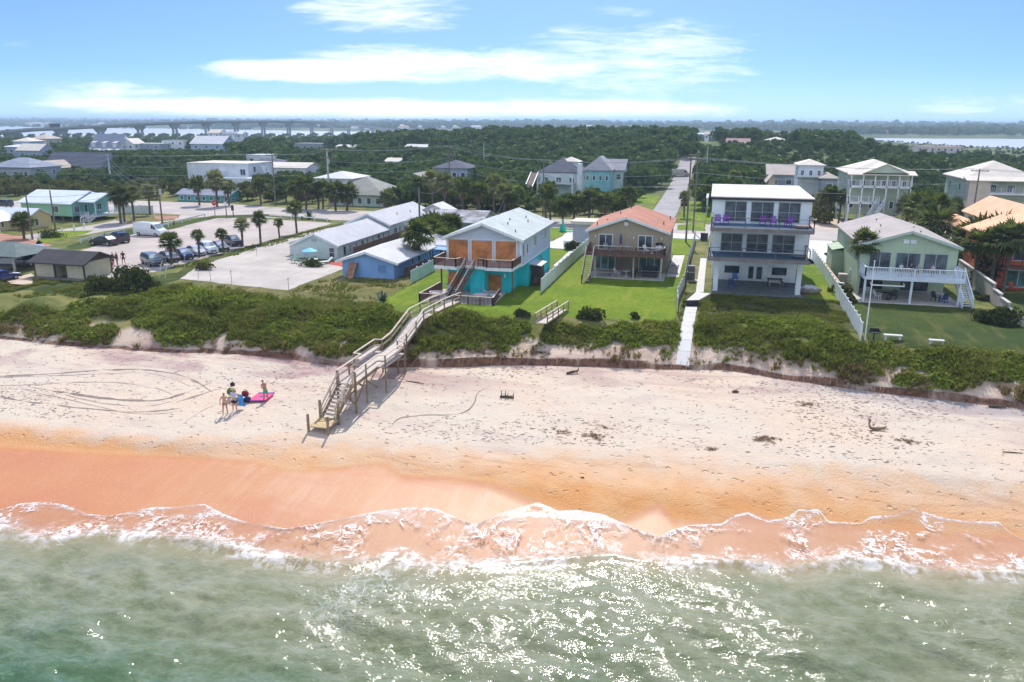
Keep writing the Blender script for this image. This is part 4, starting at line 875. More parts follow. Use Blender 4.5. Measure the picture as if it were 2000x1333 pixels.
t = thing('wooden_fence', 'brown plank fence along the yard side of the motel', 'fence', (-45.6, 104, ZG)); m_ = MB(); m_.box(-45.65, -45.58, 96.5, 117.5, ZG, 5.9); m_.build('fence_panel', WOOD, t)
for y_ in (96.5, 103, 110, 117.4):
    m_ = MB(); m_.box(-45.72, -45.52, y_ - .08, y_ + .08, ZG, 6.0); m_.build('post', WOOD, t)
# umbrella, table, chairs in front
t = thing('patio_umbrella', 'light blue open umbrella in front of the white motel gable', 'umbrella', (*g(606, 512), ZG))
m_ = MB(); m_.cyl(0, 0, 0, 1.75, .03, .03, 8); m_.build('pole', WHITE, t, local=True)
m_ = MB(); vs = [(0, 0, 1.85)] + [(1.05 * math.cos(k * math.pi / 4), 1.05 * math.sin(k * math.pi / 4), 1.42) for k in range(8)]
m_.add(vs, [(0, k + 1, (k + 1) % 8 + 1) for k in range(8)]); m_.add([(a, b_, c_ - .03) for a, b_, c_ in vs], [(0, (k + 1) % 8 + 1, k + 1) for k in range(8)]); m_.build('canopy', mat('light_blue_canvas', (.16, .55, .70), .7, .08), t, local=True)
x_, y_ = g(610, 516); round_table('patio_table', 'white table with splayed legs under the light blue umbrella', 'table', x_ + .3, y_ - .3, ZG, .6, .7, WCH)
x_, y_ = g(576, 514); chair('pale green chair left of the blue umbrella', 'chair', x_, y_, ZG, -.4, mat('pale_green_sling', (.33, .5, .38), .7, .08), s=1.25)
x_, y_ = g(636, 516); lounger('white lounger right of the blue umbrella by the motel', x_, y_, ZG, R(-40), WCH)
# ---- bath house
BEI = mat('pale_yellow_block', (.50, .47, .32), .85, .08, 1.2, .01, stain=.12)
ROOFD = shingle('charcoal_shingle', (.062, .060, .062), .25)
BRN = mat('dark_brown_trim', (.09, .06, .045), .8, .15)
t9 = thing('bath_house', 'small pale yellow bath house with charcoal roof beside the big bush', 'building', (-71, 76, ZG))
bx0, bx1, by0, by1 = -75.3, -68.6, 74.6, 78.9
m_ = MB(); m_.box(bx0, -72.6, by0, by1, ZG - .1, 6.35); m_.box(-71.0, bx1, by0, by1, ZG - .1, 6.35); m_.box(-72.6, -71.0, by0 + 1.6, by1 - .01, ZG - .1, 6.34); m_.build('wall', BEI, t9)
sh = MB()
for sy, ye in ((-1, by0), (1, by1)):
    ym = (by0 + by1) / 2; Y = ye + sy * .55; q = [(bx0 - .5, ym, 7.25), (bx0 - .5, Y, 6.12), (bx1 + .6, Y, 6.12), (bx1 + .6, ym, 7.25)]
    if sy > 0: q = q[::-1]
    sh.slab([(a, b_, c_ + .12) for a, b_, c_ in q], .12)
ro_ = sh.build('roof', ROOFD, t9)
m_ = MB(); m_.add([(bx1, by0, 6.35), (bx1, by1, 6.35), (bx1, (by0 + by1) / 2, 7.2), (bx1 - .12, by0, 6.35), (bx1 - .12, by1, 6.35), (bx1 - .12, (by0 + by1) / 2, 7.2)], [(0, 1, 2), (5, 4, 3), (0, 3, 4, 1), (1, 4, 5, 2), (2, 5, 3, 0)]); m_.build('gable', BRN, t9)
for x_, y_ in ((bx0, by0), (-72.6, by0), (-71.0, by0), (bx1, by0), (bx1, by1)): m_ = MB(); m_.box(x_ - .08, x_ + .08, y_ - .06, y_ + .1, ZG, 6.34); m_.build('corner_post', BRN, t9)
m_ = MB(); m_.bar((bx1 + .55, by0 - .5, 6.2), (bx1 + .55, (by0 + by1) / 2, 7.3), .08, .18); m_.bar((bx1 + .55, by1 + .5, 6.2), (bx1 + .55, (by0 + by1) / 2, 7.3), .08, .18); m_.build('barge_board', BRN, t9)
m_ = MB(); m_.box(-72.4, -71.9, by0 + 1.52, by0 + 1.6, ZG + .1, 6.2); m_.build('door', BRN, t9)
m_ = MB(); m_.box(bx0 - .3, bx1 + .3, by0 - 1.2, by0 - .001, ZG - .1, ZG + .05); m_.build('apron', mat('grey_asphalt_apron', (.16, .16, .165), .9, .15), t9)
t = thing('picnic_pavilion', 'open pavilion with dark green-grey roof on two posts at the left edge', 'pavilion', (-80, 80, ZG))
cx_, cy_ = -83.6, 79.0
m_ = MB(); e = 6.55; m_.add([(-90, 75.6, 6.4), (-78.7, 75.6, 6.4), (-78.7, 82.6, 6.4), (-90, 82.6, 6.4), (-87, 79.1, 7.6), (-82.2, 79.1, 7.6)], [(3, 2, 1, 0), (0, 1, 5, 4), (1, 2, 5), (2, 3, 4, 5), (3, 0, 4)]); m_.build('roof', mat('grey_green_shingle', (.12, .155, .145), .85, .15), t)
for x_, y_ in ((-79.6, 76.0), (-82.2, 76.0), (-79.4, 82.2), (-88, 76.0)):
    m_ = MB(); m_.box(x_ - .1, x_ + .1, y_ - .1, y_ + .1, ZG, 6.4); m_.build('post', GREYWOOD, t)
# ---- mint cottage on stilts, yellow cottage
MINT = mat('mint_green_siding', (.27, .52, .33), .75, .06, 1, .01, pat=('lap', 4, .12, 'z'))
TIN = mat('white_metal_roof', (.70, .76, .80), .45, .06, .6, .01, metal=.1, pat=('gap', 2.2, .10, 'x'))
AQ = mat('aqua_siding', (.19, .48, .44), .75, .06, 1, .01, pat=('lap', 4, .12, 'z'))
t10 = thing('cottage', 'mint green raised cottage with white metal roof and porch steps', 'house', (-116, 124, ZG))
gx1 = -110.6
shell(t10, -121.5, gx1, 119.5, 128.5, 5.3, 7.6, MINT, TIN, 'gx', 9.3, oh=.4, ohe=.5)
m_ = MB(); m_.box(gx1 - .02, gx1 + .03, 119.5, 128.5, 5.3, 7.6); m_.add([(gx1 + .03, 119.5, 7.6), (gx1 + .03, 128.5, 7.6), (gx1 + .03, 124, 9.25)], [(0, 1, 2)]); m_.build('gable_wall', AQ, t10)
for x_ in np.linspace(-121, gx1 - .3, 6):
    for y_ in (119.8, 128.2): m_ = MB(); m_.box(x_ - .15, x_ + .15, y_ - .15, y_ + .15, ZG - .1, 5.3); m_.build('pier', mat('brown_grey_pier', (.12, .10, .09), .9, .2), t10)
m_ = MB(); m_.box(gx1 + .04, gx1 + 3.6, 121.0, 127.5, 5.15, 5.3); m_.build('porch_floor', WHITE, t10)
shell(t10, gx1 + .04, gx1 + 3.6, 121.0, 127.5, 7.75, 7.85, AQ, TIN, 'gx', 9.0, oh=.35, ohe=.4, wname='porch_gable')
for y_ in (121.2, 124.3, 127.3):
    m_ = MB(); m_.box(gx1 + 3.4, gx1 + 3.55, y_ - .07, y_ + .07, 5.3, 7.7); m_.build('porch_post', WHITE, t10)
m_ = MB(); railing(m_, [(gx1 + 3.5, 127.3), (gx1 + 3.5, 124.4)], 5.3, .8, bal=.2); m_.build('railing', WHITE, t10); m_ = MB(); railing(m_, [(gx1 + .2, 121.1), (gx1 + 2.0, 121.1)], 5.3, .8, bal=.2); m_.build('railing', WHITE, t10)
stairs(t10, (gx1 + 2.8, 121, 5.25), (gx1 + 3.8, 117.9, 4.5), 1.3, WHITE, WHITE, WHITE, .8, 5)
win(t10, 'S', -115.0, -113.4, 5.9, 7.1, 119.5, 1); win(t10, 'E', 120.0, 121.2, 5.9, 7.1, gx1 + .03, 1); win(t10, 'E', 122.4, 123.2, 5.35, 7.2, gx1 + .03, 0, name='door', gm=mat('dark_teal_door', (.03, .10, .11), .6, .1)); win(t10, 'E', 125.5, 126.7, 5.9, 7.1, gx1 + .03, 1)
YEL = mat('pale_yellow_siding', (.56, .48, .23), .75, .06, 1, .01, pat=('lap', 4, .12, 'z'))
t11 = thing('cottage', 'pale yellow cottage with white metal roof at the left edge', 'house', (-112, 108, ZG))
shell(t11, -122, -108.6, 107.5, 112.5, ZG - .1, 6.4, YEL, TIN, 'gx', 7.6, oh=.4, ohe=.4)
shell(t11, -115.2, -111.6, 104.2, 107.49, ZG - .1, 6.2, YEL, TIN, 'gy', 7.3, oh=.4, ohe=.4, wname='front_bay')
for a_ in (-114.6, -113.3): win(t11, 'S', a_, a_ + 1.0, 5.0, 6.1, 104.2, 0, fm=WHITE)
win(t11, 'E', 105.3, 105.9, 5.0, 6.1, -111.6, 0); win(t11, 'E', 109, 109.8, 5.0, 6.2, -108.6, 0)
m_ = MB(); railing(m_, [(-116, 103.9), (-110.5, 103.9)], 4.5, .7, bal=.15); m_.build('railing', WHITE, t11)

# ------------------------------------------------------------------ fences and walls
def fence(label, pts, h, m, capm=None, panel=2.4, name='picket_fence', z=None, top_sag=0.0, pw=.1, th=.05, cat='fence', step=0.0):
    x_, y_ = pts[0]; t = thing(name, label, cat, (x_, y_, z if z is not None else tz(x_, y_)))
    for (a_, b2) in zip(pts[:-1], pts[1:]):
        L = math.hypot(b2[0] - a_[0], b2[1] - a_[1]); n = max(1, round(L / panel)); 
        for k in range(n):
            p = [a_[i] + (b2[i] - a_[i]) * k / n for i in (0, 1)]; q = [a_[i] + (b2[i] - a_[i]) * (k + 1) / n for i in (0, 1)]
            za = z if z is not None else tz(*p); zb = z if z is not None else tz(*q)
            mb = MB(); jit = random.uniform(-.03, .03)
            mb.bar((p[0], p[1], za + (h + .05) / 2 + jit), (q[0], q[1], zb + (h + .05) / 2 + jit), th, h - .06)
            mb.build('fence_panel', m, t)
            mb = MB(); mb.bar((q[0], q[1], zb - .1), (q[0], q[1], zb + h + .1), pw, up=(0, 1, 0)); mb.bar((q[0], q[1], zb + h + .1), (q[0], q[1], zb + h + .16), pw * 1.5, up=(0, 1, 0)); mb.build('fence_post', capm or m, t)
    return t
fence('white vinyl fence between the turquoise house and the tan house', [(-17.05, 80.9), (-16.9, 112.8)], 1.55, VINYL, WHITE)
fence('short white vinyl fence left of the turquoise house', [(-32.0, 81.8), (-32.2, 90.2)], 1.5, VINYL, WHITE)
fence('leaning grey-white fence between the tan house and the white house', [(-2.62, 75.8), (-2.9, 80), (-2.5, 88.6), (-2.6, 97), (-2.4, 115), (-2.35, 125)], 1.45, mat('grey_white_boards', (.52, .56, .57), .8, .12, 1, .01, stain=.25, pat=('gap', 6, .25, 'xy')), GREYWOOD, panel=2.0)
fence('white picket fence between the white house and the green house', [(13.2, 112), (13.2, 97), (13.05, 84.8), (12.9, 77), (12.7, 69.3)], 1.5, VINYL, WHITE, panel=1.9)
t = thing('brick_planter_wall', 'low tan wall along the left side of the green house', 'wall', (13.7, 96, ZG)); m_ = MB(); m_.box(13.55, 13.75, 90.5, 104, ZG - .1, 5.35); m_.build('wall', CONC, t); m_ = MB(); m_.box(13.42, 13.9, 90.4, 104.1, 5.35, 5.45); m_.build('coping', mat('tan_coping', (.52, .38, .28), .85, .1), t)
t = thing('block_wall', 'grey block wall stepping down between the green house and the orange-red house', 'wall', (28.2, 88, ZG))
wq = [(28.9, 104, 1.9), (28.6, 97, 1.9), (28.3, 91.5, 1.9), (28.15, 88.5, 1.4), (28.0, 85.8, 1.1), (27.9, 83, .9)]
for (a_, b2) in zip(wq[:-1], wq[1:]):
    m_ = MB(); m_.bar((a_[0], a_[1], ZG + a_[2] / 2 - .1), (b2[0], b2[1], ZG + a_[2] / 2 - .1), .2, a_[2] + .2); m_.build('wall_section', BLOCK, t)
    m_ = MB(); m_.bar((a_[0], a_[1], ZG + a_[2] + .05), (b2[0], b2[1], ZG + a_[2] + .05), .32, .1); m_.build('coping', CONC, t)
fence('low white rail fence at the right edge of the green house lawn', [(27.9, 82.9), (27.6, 76), (27.0, 70)], .8, WHITE, WHITE, panel=2.4, name='rail_fence')
fence('white board fence behind the mint cottage', [(-112.6, 132.3), (-104.4, 132.9)], 1.6, VINYL, WHITE, z=ZG)
fence('dark brown plank fence beside the sky-blue cottage', [(-33.9, 84.6), (-33.2, 86.5), (-33.0, 92)], 1.4, SHEDW, SHEDW, panel=1.4, name='wooden_fence')
def rail_fence(label, pts, h=.7, sp=2.6, group=None, rail=True):
    t = thing('post_and_rail_fence', label, 'fence', (pts[0][0], pts[0][1], ZG), 0, group)
    r = MB()
    for a_, b2 in zip(pts[:-1], pts[1:]):
        L = math.hypot(b2[0] - a_[0], b2[1] - a_[1]); n = max(1, round(L / sp))
        for k in range(n + 1):
            p = [a_[i] + (b2[i] - a_[i]) * k / n for i in (0, 1)]; mb = MB(); mb.box(p[0] - .07, p[0] + .07, p[1] - .07, p[1] + .07, ZG - .05, ZG + h); mb.build('fence_post', WHITE, t)
        r.bar((a_[0], a_[1], ZG + h * .82), (b2[0], b2[1], ZG + h * .82), .05, .16)
    r.build('rail', WHITE, t); return t
rail_fence('white rail fence between the parking lot and the side road behind the dark cars', [g(158, 476), g(205, 465), g(243, 455)])
rail_fence('white rail fence right of the white van along the side road', [g(318, 446), g(340, 440), g(400, 425)])
rail_fence('white rail fence along the far side of the parking lot by the main road', [g(528, 427), g(590, 430), g(640, 434)])
for (a_, b2) in ((78, 469), (100, 463), (122, 457), (145, 451), (165, 446), (240, 436), (259, 431), (302, 425)):
    x_, y_ = g(a_, b2); t = thing('bollard', 'short white wooden post on the grass verge by the cottages', 'bollard', (x_, y_, ZG), 0, 'white posts along the cottage verge'); m_ = MB(); m_.cyl(0, 0, -.1, .85, .13, .12, 10); m_.build('shaft', WHITE, t, local=True); m_ = MB(); m_.cyl(0, 0, .85, .92, .12, .03, 10); m_.build('tip', WHITE, t, local=True)
# ------------------------------------------------------------------ paved and grassy surfaces (sheets a few mm over the ground)
def pave(name, col, var=.1, vs=.5, bump=.02, cracks=.2, dark=.6):
    m, nt, b = new_mat(name); P = nt.pos()
    n = nt.noise(vs * .35, 5, P, .6); f = nt.noise(14, 3, P, .7); s_ = nt.noise(.8, 5, nt.scale(P, (1.5, .35, 1)), .65)
    c = nt.mix(nt.ss(n, .35, .65), tuple(q * (1 - var) for q in col), tuple(q * (1 + var) for q in col))
    c = nt.mix(nt.ss(s_, .5, .75, 0, cracks), c, tuple(q * dark for q in col)); c = nt.mix(nt.ss(f, .5, .75, 0, .3), c, tuple(q * .6 for q in col))
    nt.put(b.inputs['Base Color'], c); b.inputs['Roughness'].default_value = .93; nt.put(b.inputs['Normal'], nt.bump(f, .5, bump)); return m
def lawn_mat(name, c0, c1, c2, dry=.3):
    m, nt, b = new_mat(name); P = nt.pos()
    n = nt.noise(.16, 5, P, .6); f = nt.noise(3.2, 5, P, .75); st = nt.noise(1.0, 3, nt.scale(P, (.9, .12, 1)), .6); k = nt.noise(30, 2, P, .7)
    c = nt.mix(nt.ss(n, .35, .65), c0, c1); c = nt.mix(nt.ss(f, .48, .66, 0, .7), c, tuple(q * .5 for q in c0)); c = nt.mix(nt.ss(st, .52, .7, 0, dry), c, c2); c = nt.mix(nt.ss(nt.noise(.55, 5, P, .65, .5), .54, .70, 0, dry), c, c2)
    c = nt.mix(nt.ss(k, .48, .7, 0, .6), c, tuple(q * .45 for q in c1))
    nt.put(b.inputs['Base Color'], c); b.inputs['Roughness'].default_value = .9; b.inputs['Specular IOR Level'].default_value = .2
    nt.put(b.inputs['Normal'], nt.bump(nt.m('ADD', f, k), 1.0, .10)); return m
M_LOT = pave('pinkish_sandy_asphalt', (.44, .375, .325)); M_GRAVEL = pave('pale_shell_gravel', (.46, .41, .355), .12, .6, .03, .6, .75)
M_ROAD = pave('sun_bleached_road', (.44, .39, .345)); M_STREET = pave('grey_asphalt_street', (.33, .31, .30)); M_CONC2 = pave('white_concrete_path', (.62, .60, .56), .06)
M_DIRT = pave('red_brown_dirt', (.40, .19, .12), .2, 1.5, .05); M_SANDP = pave('tan_sand_patch', (.55, .42, .31), .15, 1.2, .05)
M_LAWN = lawn_mat('bright_green_lawn', (.14, .25, .005), (.235, .33, .008), (.32, .33, .04), .6)
M_LAWN2 = lawn_mat('mid_green_lawn', (.045, .085, .010), (.085, .125, .014), (.17, .155, .04), .7)
M_DRYG = lawn_mat('dry_yellow_grass', (.15, .17, .03), (.26, .22, .07), (.42, .32, .17), .8)
def sheet(name, pts, m, k=1, wob=0.0):
    out = []
    for (a, b2) in zip(pts, pts[1:] + pts[:1]):
        L = math.hypot(b2[0] - a[0], b2[1] - a[1]); n = max(1, int(L / 1.2)) if wob else 1
        for i in range(n):
            x = a[0] + (b2[0] - a[0]) * i / n; y = a[1] + (b2[1] - a[1]) * i / n
            if wob: x += (vnoise(x, y, 1.6, 21) - .5) * wob * 2; y += (vnoise(x, y, 1.6, 22) - .5) * wob * 2
            out.append((float(x), float(y), 4.5 + .006 * k))
    ar = sum(out[i][0] * out[(i + 1) % len(out)][1] - out[(i + 1) % len(out)][0] * out[i][1] for i in range(len(out)))
    if ar < 0: out = out[::-1]
    bm = bmesh.new(); f = bm.faces.new([bm.verts.new(p) for p in out]); bmesh.ops.triangulate(bm, faces=[f])
    me = bpy.data.meshes.new(name); bm.to_mesh(me); bm.free(); me.materials.append(m)
    o = bpy.data.objects.new(name, me); C.objects.link(o); return tag(o, kind='structure')
import bmesh
sheet('side_road', [(-104, 84), (-96.5, 95), (-95, 115), (-94, 129), (-90, 134.2), (-108, 134.2), (-103.5, 118), (-104, 104)], M_ROAD, 2, .3)
sheet('side_road', [(-96.4, 95), (-88, 84), (-82, 80), (-86, 70), (-120, 70), (-120, 90), (-104, 96)], M_ROAD, 1, .3)
sheet('main_road', [(-150, 134), (-90, 133.6), (-60, 134), (-20, 134), (15, 131), (70, 128), (70, 142), (20, 146), (-20, 147), (-60, 149), (-90, 151), (-150, 168)], M_ROAD, 3, .25)
sheet('parking_lot', [g(100, 505), g(176, 485), g(260, 458), g(330, 450), g(430, 424), (-88, 132), g(640, 435), g(648, 437), (-64.8, 120), (-64.6, 105), (-64.5, 92), (-64.3, 84), g(300, 532), g(230, 540), g(140, 550), (-76, 79), (-80, 82)], M_LOT, 2, .25)
sheet('gravel_lot', [g(348, 545), g(450, 556), g(562, 567), g(672, 526), g(672, 522), (-53.6, 94.4), (-54, 110), (-56, 128), (-61.8, 131), (-63.4, 117), (-62.6, 100), (-61.5, 86)], M_GRAVEL, 4, .3)
sheet('driveway', [(-19.0, 97.5), (-17.1, 97.5), (-17.1, 113), (-16.0, 119), (-16, 134), (-22.5, 134), (-23.5, 119), (-25, 112), (-19.2, 111)], M_CONC2, 2, .1)
sheet('garden_path', [(-19.0, 95), (-17.2, 95), (-17.3, 84), (-18.6, 80.2), (-20.3, 79.9), (-20.3, 83.5), (-18.9, 85)], M_GRAVEL, 2, .1)
sheet('garden_path', [(-27.9, 80.5), (-29.3, 83), (-30.5, 88), (-29, 88), (-27.6, 84)], M_SANDP, 2, .1)
sheet('driveway', [(-6.5, 127), (-.4, 127), (-.4, 134.2), (-6.5, 134.2)], M_CONC2, 2, .1)
sheet('driveway', [(10.6, 108), (13.1, 112), (15.5, 107), (15.5, 118), (19, 119), (18, 131), (9, 131.5)], M_CONC2, 2, .2)
sheet('driveway', [(13, 145.9), (28, 144), (30, 170), (15, 172)], M_SANDP, 2, .4)
sheet('driveway', [(36, 144), (46, 143), (46, 165), (36, 165)], M_SANDP, 2, .4)
sheet('side_yard_slab', [(-4.8, 93.9), (-3.35, 94.2), (-3.3, 110.5), (-4.8, 110)], M_CONC2, 3)
sheet('brick_terrace', [g(633, 520), g(671, 523), (-44.3, 92.5), (-46.2, 94.2), (-47, 92.5)], pave('red_terrace', (.42, .07, .035), .15), 3)
sheet('dirt_patch', [g(-30, 452), g(40, 462), g(105, 480), g(60, 490), g(-30, 492)], M_DIRT, 3, .3)
sheet('dirt_patch', [g(300, 424), g(345, 422), g(352, 427), g(310, 430)], M_DIRT, 4, .3)
sheet('dirt_patch', [g(18, 545), g(60, 535), g(72, 540), g(60, 558), g(20, 556)], M_SANDP, 4, .4)
sheet('grass_verge', [g(66, 480), g(78, 462), g(110, 452), g(182, 451), g(165, 458), g(100, 472)], M_LAWN, 3, .2)
sheet('grass_verge', [g(128, 482), g(165, 470), g(245, 450), g(330, 438), g(415, 422), g(422, 427), g(340, 446), g(262, 458), g(175, 484), g(140, 487)], M_LAWN2, 4, .1)
sheet('grass_verge', [g(415, 422), g(520, 419), g(645, 430), g(645, 434), g(520, 423.5), g(420, 427)], M_LAWN2, 7, .05)
sheet('grass_verge', [g(225, 431), g(238, 416), g(300, 417), g(355, 420), g(340, 430), g(270, 438)], M_DRYG, 3, .25)
sheet('grass_verge', [(-17, 118), (-16.2, 112.9), (-2.6, 111), (-2.6, 126), (-6.6, 127), (-6.6, 133.6), (-15.8, 133.6)], M_LAWN, 3, .15)
sheet('grass_verge', [(-19.1, 111.2), (-24.8, 112.5), (-23.2, 119.5), (-22.6, 133.6), (-27, 133.6), (-40, 120), (-30, 106), (-19.3, 97.5)], M_LAWN, 2, .2)
sheet('grass_verge', [g(270, 545), g(345, 533), (-64.2, 92), (-64.5, 118), (-63.7, 133.6), (-61.9, 131.1), (-63.4, 117), (-62.6, 100), (-61.5, 86), g(348, 547), g(300, 560)], M_LAWN2, 5, .2)
sheet('grass_verge', [g(1475 - 150, 440), g(1378, 436), g(1378, 452), g(1322, 450)], M_LAWN, 5, .2)
def drape(name, x0, x1, yf, yb, m, off=.02, nx=120, ny=40, wob=.3, skirt=True):
    X = np.linspace(x0, x1, nx); S = np.linspace(0, 1, ny); SS, XX = np.meshgrid(S, X, indexing='ij')
    f = yf(XX) if callable(yf) else yf + XX * 0; b_ = yb(XX) if callable(yb) else yb + XX * 0
    YY = f + (b_ - f) * SS; YY = YY + (vnoise(XX, YY, 1.3, 31) - .5) * wob
    ZZ = terr(XX, YY) + off
    me = mesh_np(name, np.stack([XX, YY, ZZ], -1).reshape(-1, 3), grid_faces(ny, nx), [m]); o = bpy.data.objects.new(name, me); C.objects.link(o); return tag(o, kind='structure')
drape('lawn', -31.9, -17.15, lambda x: 68.6 + 0 * x, 90.5, M_LAWN, .015); drape('lawn', -17.1, -2.7, 71.0, 110.0, M_LAWN, .012)
drape('lawn', 13.3, 27.6, 68.6, 85.15, M_LAWN2, .015); drape('lawn', 27.8, 44, 70, 94, M_LAWN2, .017); drape('lawn', 10.6, 13.2, 84, 107, M_LAWN, .012, wob=.1)
drape('lawn', -2.4, 13.1, 73, 85.5, lawn_mat('rough_dark_lawn', (.055, .085, .012), (.12, .13, .03), (.26, .2, .11), .55), .014)
drape('lawn', -110, -57, 68.5, 75, M_LAWN2, .013); drape('dry_lawn', -57, -32, 70, 84.5, M_DRYG, .013)
drape('street', -11.9, -6.9, 146.5, 292, M_STREET, .06, 12, 160, 0)
for (a_, b2, c_, d_) in ((-19, -12.3, 152, 158), (-19, -12.3, 161, 176), (-19, -12.4, 180, 198), (-6.1, 2, 151, 166), (-5.9, 1, 170, 188)): drape('roadside_lawn', a_, b2, c_, d_, M_LAWN, .03, 20, 20, .2)
# raised concrete walk beside the white house
t = thing('concrete_walk', 'white concrete walkway leading from the white house down to the dune', 'walkway', (-.6, 75, ZG))
m_ = MB(); m_.box(-1.15, -.35, 84.3, 108, ZG - .1, ZG + .12); m_.poly([(-1.95, 80.1), (-.75, 80.6), (.4, 84.29), (-1.15, 84.29)], ZG - .1, ZG + .3); m_.build('upper_path', M_CONC2, t)
m_ = MB(); m_.poly([(-1.97, 80.02), (-.73, 80.52), (-.73, 80.57), (-1.97, 80.07)], ZG - .3, ZG + .29); m_.build('step_edge', DARKM, t)
for k in range(9):
    ya = 80.0 - k * 1.6; yb_ = ya - 1.56; sx_ = -k * .02; z1, z2 = tz(-1.4, ya) + .10, tz(-1.4, yb_) + .10
    m_ = MB(); m_.slab([(-1.97 + sx_, yb_, z2), (-.86 + sx_, yb_ + .03, z2), (-.85 + sx_, ya, z1), (-1.96 + sx_, ya, z1 + random.uniform(0, .02))], .14); m_.build('path_slab', M_CONC2, t)

# ------------------------------------------------------------------ plants
def leaf_mat(name, c0, c1, c2, trans=.25, patch=.5, big=.12):
    m, nt, b = new_mat(name); isl = nt.geo('Random Per Island'); P = nt.pos(); oi = nt.n.new('ShaderNodeObjectInfo').outputs['Random']
    c = nt.mix(isl, c0, c1); c = nt.mix(nt.ss(isl, .80, .97, 0, .8), c, c2)
    n = nt.noise(big, 4, P, .6); c = nt.mix(nt.ss(n, .50, .68, 0, patch), c, c2); c = nt.mix(nt.ss(oi, 0, .5, .45, .0), c, tuple(q * .6 for q in c0)); c = nt.mix(nt.ss(oi, .6, 1, .0, .5), c, c2)
    nt.put(b.inputs['Base Color'], c); b.inputs['Roughness'].default_value = .85; b.inputs['Specular IOR Level'].default_value = .08
    tl = nt.n.new('ShaderNodeBsdfTranslucent'); nt.put(tl.inputs[0], nt.mix(.3, c, (.25, .35, .03))); mx = nt.n.new('ShaderNodeMixShader'); mx.inputs[0].default_value = trans
    nt.l.new(b.outputs[0], mx.inputs[1]); nt.l.new(tl.outputs[0], mx.inputs[2]); nt.l.new(mx.outputs[0], nt.n['Material Output'].inputs[0]); return m
L_OAK = leaf_mat('dark_oak_leaves', (.055, .10, .025), (.125, .185, .046), (.22, .27, .06))
L_FAR = leaf_mat('far_oak_leaves', (.058, .108, .032), (.105, .165, .048), (.17, .23, .065), .2, .8, .10)
L_SCRUB = leaf_mat('olive_scrub_leaves', (.075, .095, .02), (.14, .15, .04), (.24, .20, .07))
L_DUNE = leaf_mat('dune_plant_leaves', (.125, .18, .020), (.235, .29, .04), (.40, .36, .085), .4, .55, .30)
L_DUNEG = leaf_mat('dune_grass_blades', (.15, .18, .028), (.28, .30, .065), (.46, .36, .15), .4, .5, .30)
L_PALM = leaf_mat('palm_frond_leaves', (.055, .085, .018), (.125, .155, .038), (.38, .38, .18), .3, .0)
L_DEAD = leaf_mat('dead_palm_fronds', (.12, .08, .045), (.20, .14, .08), (.28, .2, .12), .15, 0)
L_BUSH = leaf_mat('dark_bush_leaves', (.022, .040, .010), (.07, .085, .022), (.14, .13, .04), .25, .3, .5)
L_GREEN = leaf_mat('fresh_green_leaves', (.06, .12, .012), (.11, .19, .02), (.2, .26, .04), .3)
BARK = mat('grey_brown_bark', (.12, .095, .075), .95, .3, 2, .03)
PBARK = mat('palm_trunk_bark', (.13, .105, .085), .95, .3, 3, .04, pat=('gap', 6, .4, 'z'))
def quads(cen, nrm, size, rng, asp=1.0):
    n = len(cen); r = rng.normal(size=(n, 3)); t1_ = np.cross(nrm, r); t1_ /= np.linalg.norm(t1_, axis=1, keepdims=True) + 1e-9; t2_ = np.cross(nrm, t1_)
    s_ = np.asarray(size).reshape(-1, 1) * .5
    a = cen - t1_ * s_ * .35 - t2_ * s_ * asp; b_ = cen + t1_ * s_ - t2_ * s_ * .1 * asp; c = cen + t1_ * s_ * .3 + t2_ * s_ * asp; d = cen - t1_ * s_ + t2_ * s_ * .15 * asp
    return np.stack([a, b_, c, d], 1).reshape(-1, 3)
def crown(n, R_, H_, size, seed, lobes=9, base=.0, flat=.8):
    rng = np.random.default_rng(seed); L = []
    for k in range(lobes):
        a = rng.uniform(0, 6.28); d = rng.uniform(0, .62) * R_; L.append((d * math.cos(a), d * math.sin(a), H_ * rng.uniform(.35, .78) - .18 * d, rng.uniform(.30, .50) * R_))
    per = n // lobes; out = []
    for (lx, ly, lz, lr) in L:
        v_ = rng.normal(size=(per, 3)); v_ /= np.linalg.norm(v_, axis=1, keepdims=True); v_[:, 2] = np.where(v_[:, 2] < -.35, -v_[:, 2], v_[:, 2])
        rad = lr * (1 - rng.random(per) ** 2 * .35) * (1 + .22 * np.sin(v_[:, 0] * 5 + lx) * np.cos(v_[:, 1] * 6))
        c = v_ * rad[:, None] * np.array([1, 1, flat]) + np.array([lx, ly, lz]); nr = v_ + rng.normal(size=(per, 3)) * .55; nr /= np.linalg.norm(nr, axis=1, keepdims=True)
        out.append(quads(c, nr, size * rng.uniform(.6, 1.3, per), rng))
    v_ = np.concatenate(out); v_[:, 2] = np.maximum(v_[:, 2], base); return v_
def qfaces(nv): return np.arange(nv).reshape(-1, 4)
def tree_proto(seed, R_, H_, n, size, lm, trunk=True, name='oak_tree', th=.35):
    t = thing(name, 'tree', 'tree')
    v_ = crown(n, R_, H_, size, seed, lobes=9 + seed % 4, base=H_ * .12)
    o = bpy.data.objects.new('crown', mesh_np('crown', v_, qfaces(len(v_)), [lm], smooth=False)); C.objects.link(o); o.parent = t
    rng = random.Random(seed); mb = MB(); mb.tube([(0, 0, -.4), (.1, .05, H_ * .3), (.2, .1, H_ * .55)], [th * .6, th * .42, th * .2], 7)
    for k in range(4):
        a = rng.uniform(0, 6.28); mb.tube([(.1, .05, H_ * .25), (math.cos(a) * R_ * .3, math.sin(a) * R_ * .3, H_ * .45), (math.cos(a) * R_ * .5, math.sin(a) * R_ * .5, H_ * .62)], [th * .3, th * .2, th * .08], 5)
    mb.build('trunk', BARK, t, local=True); return t
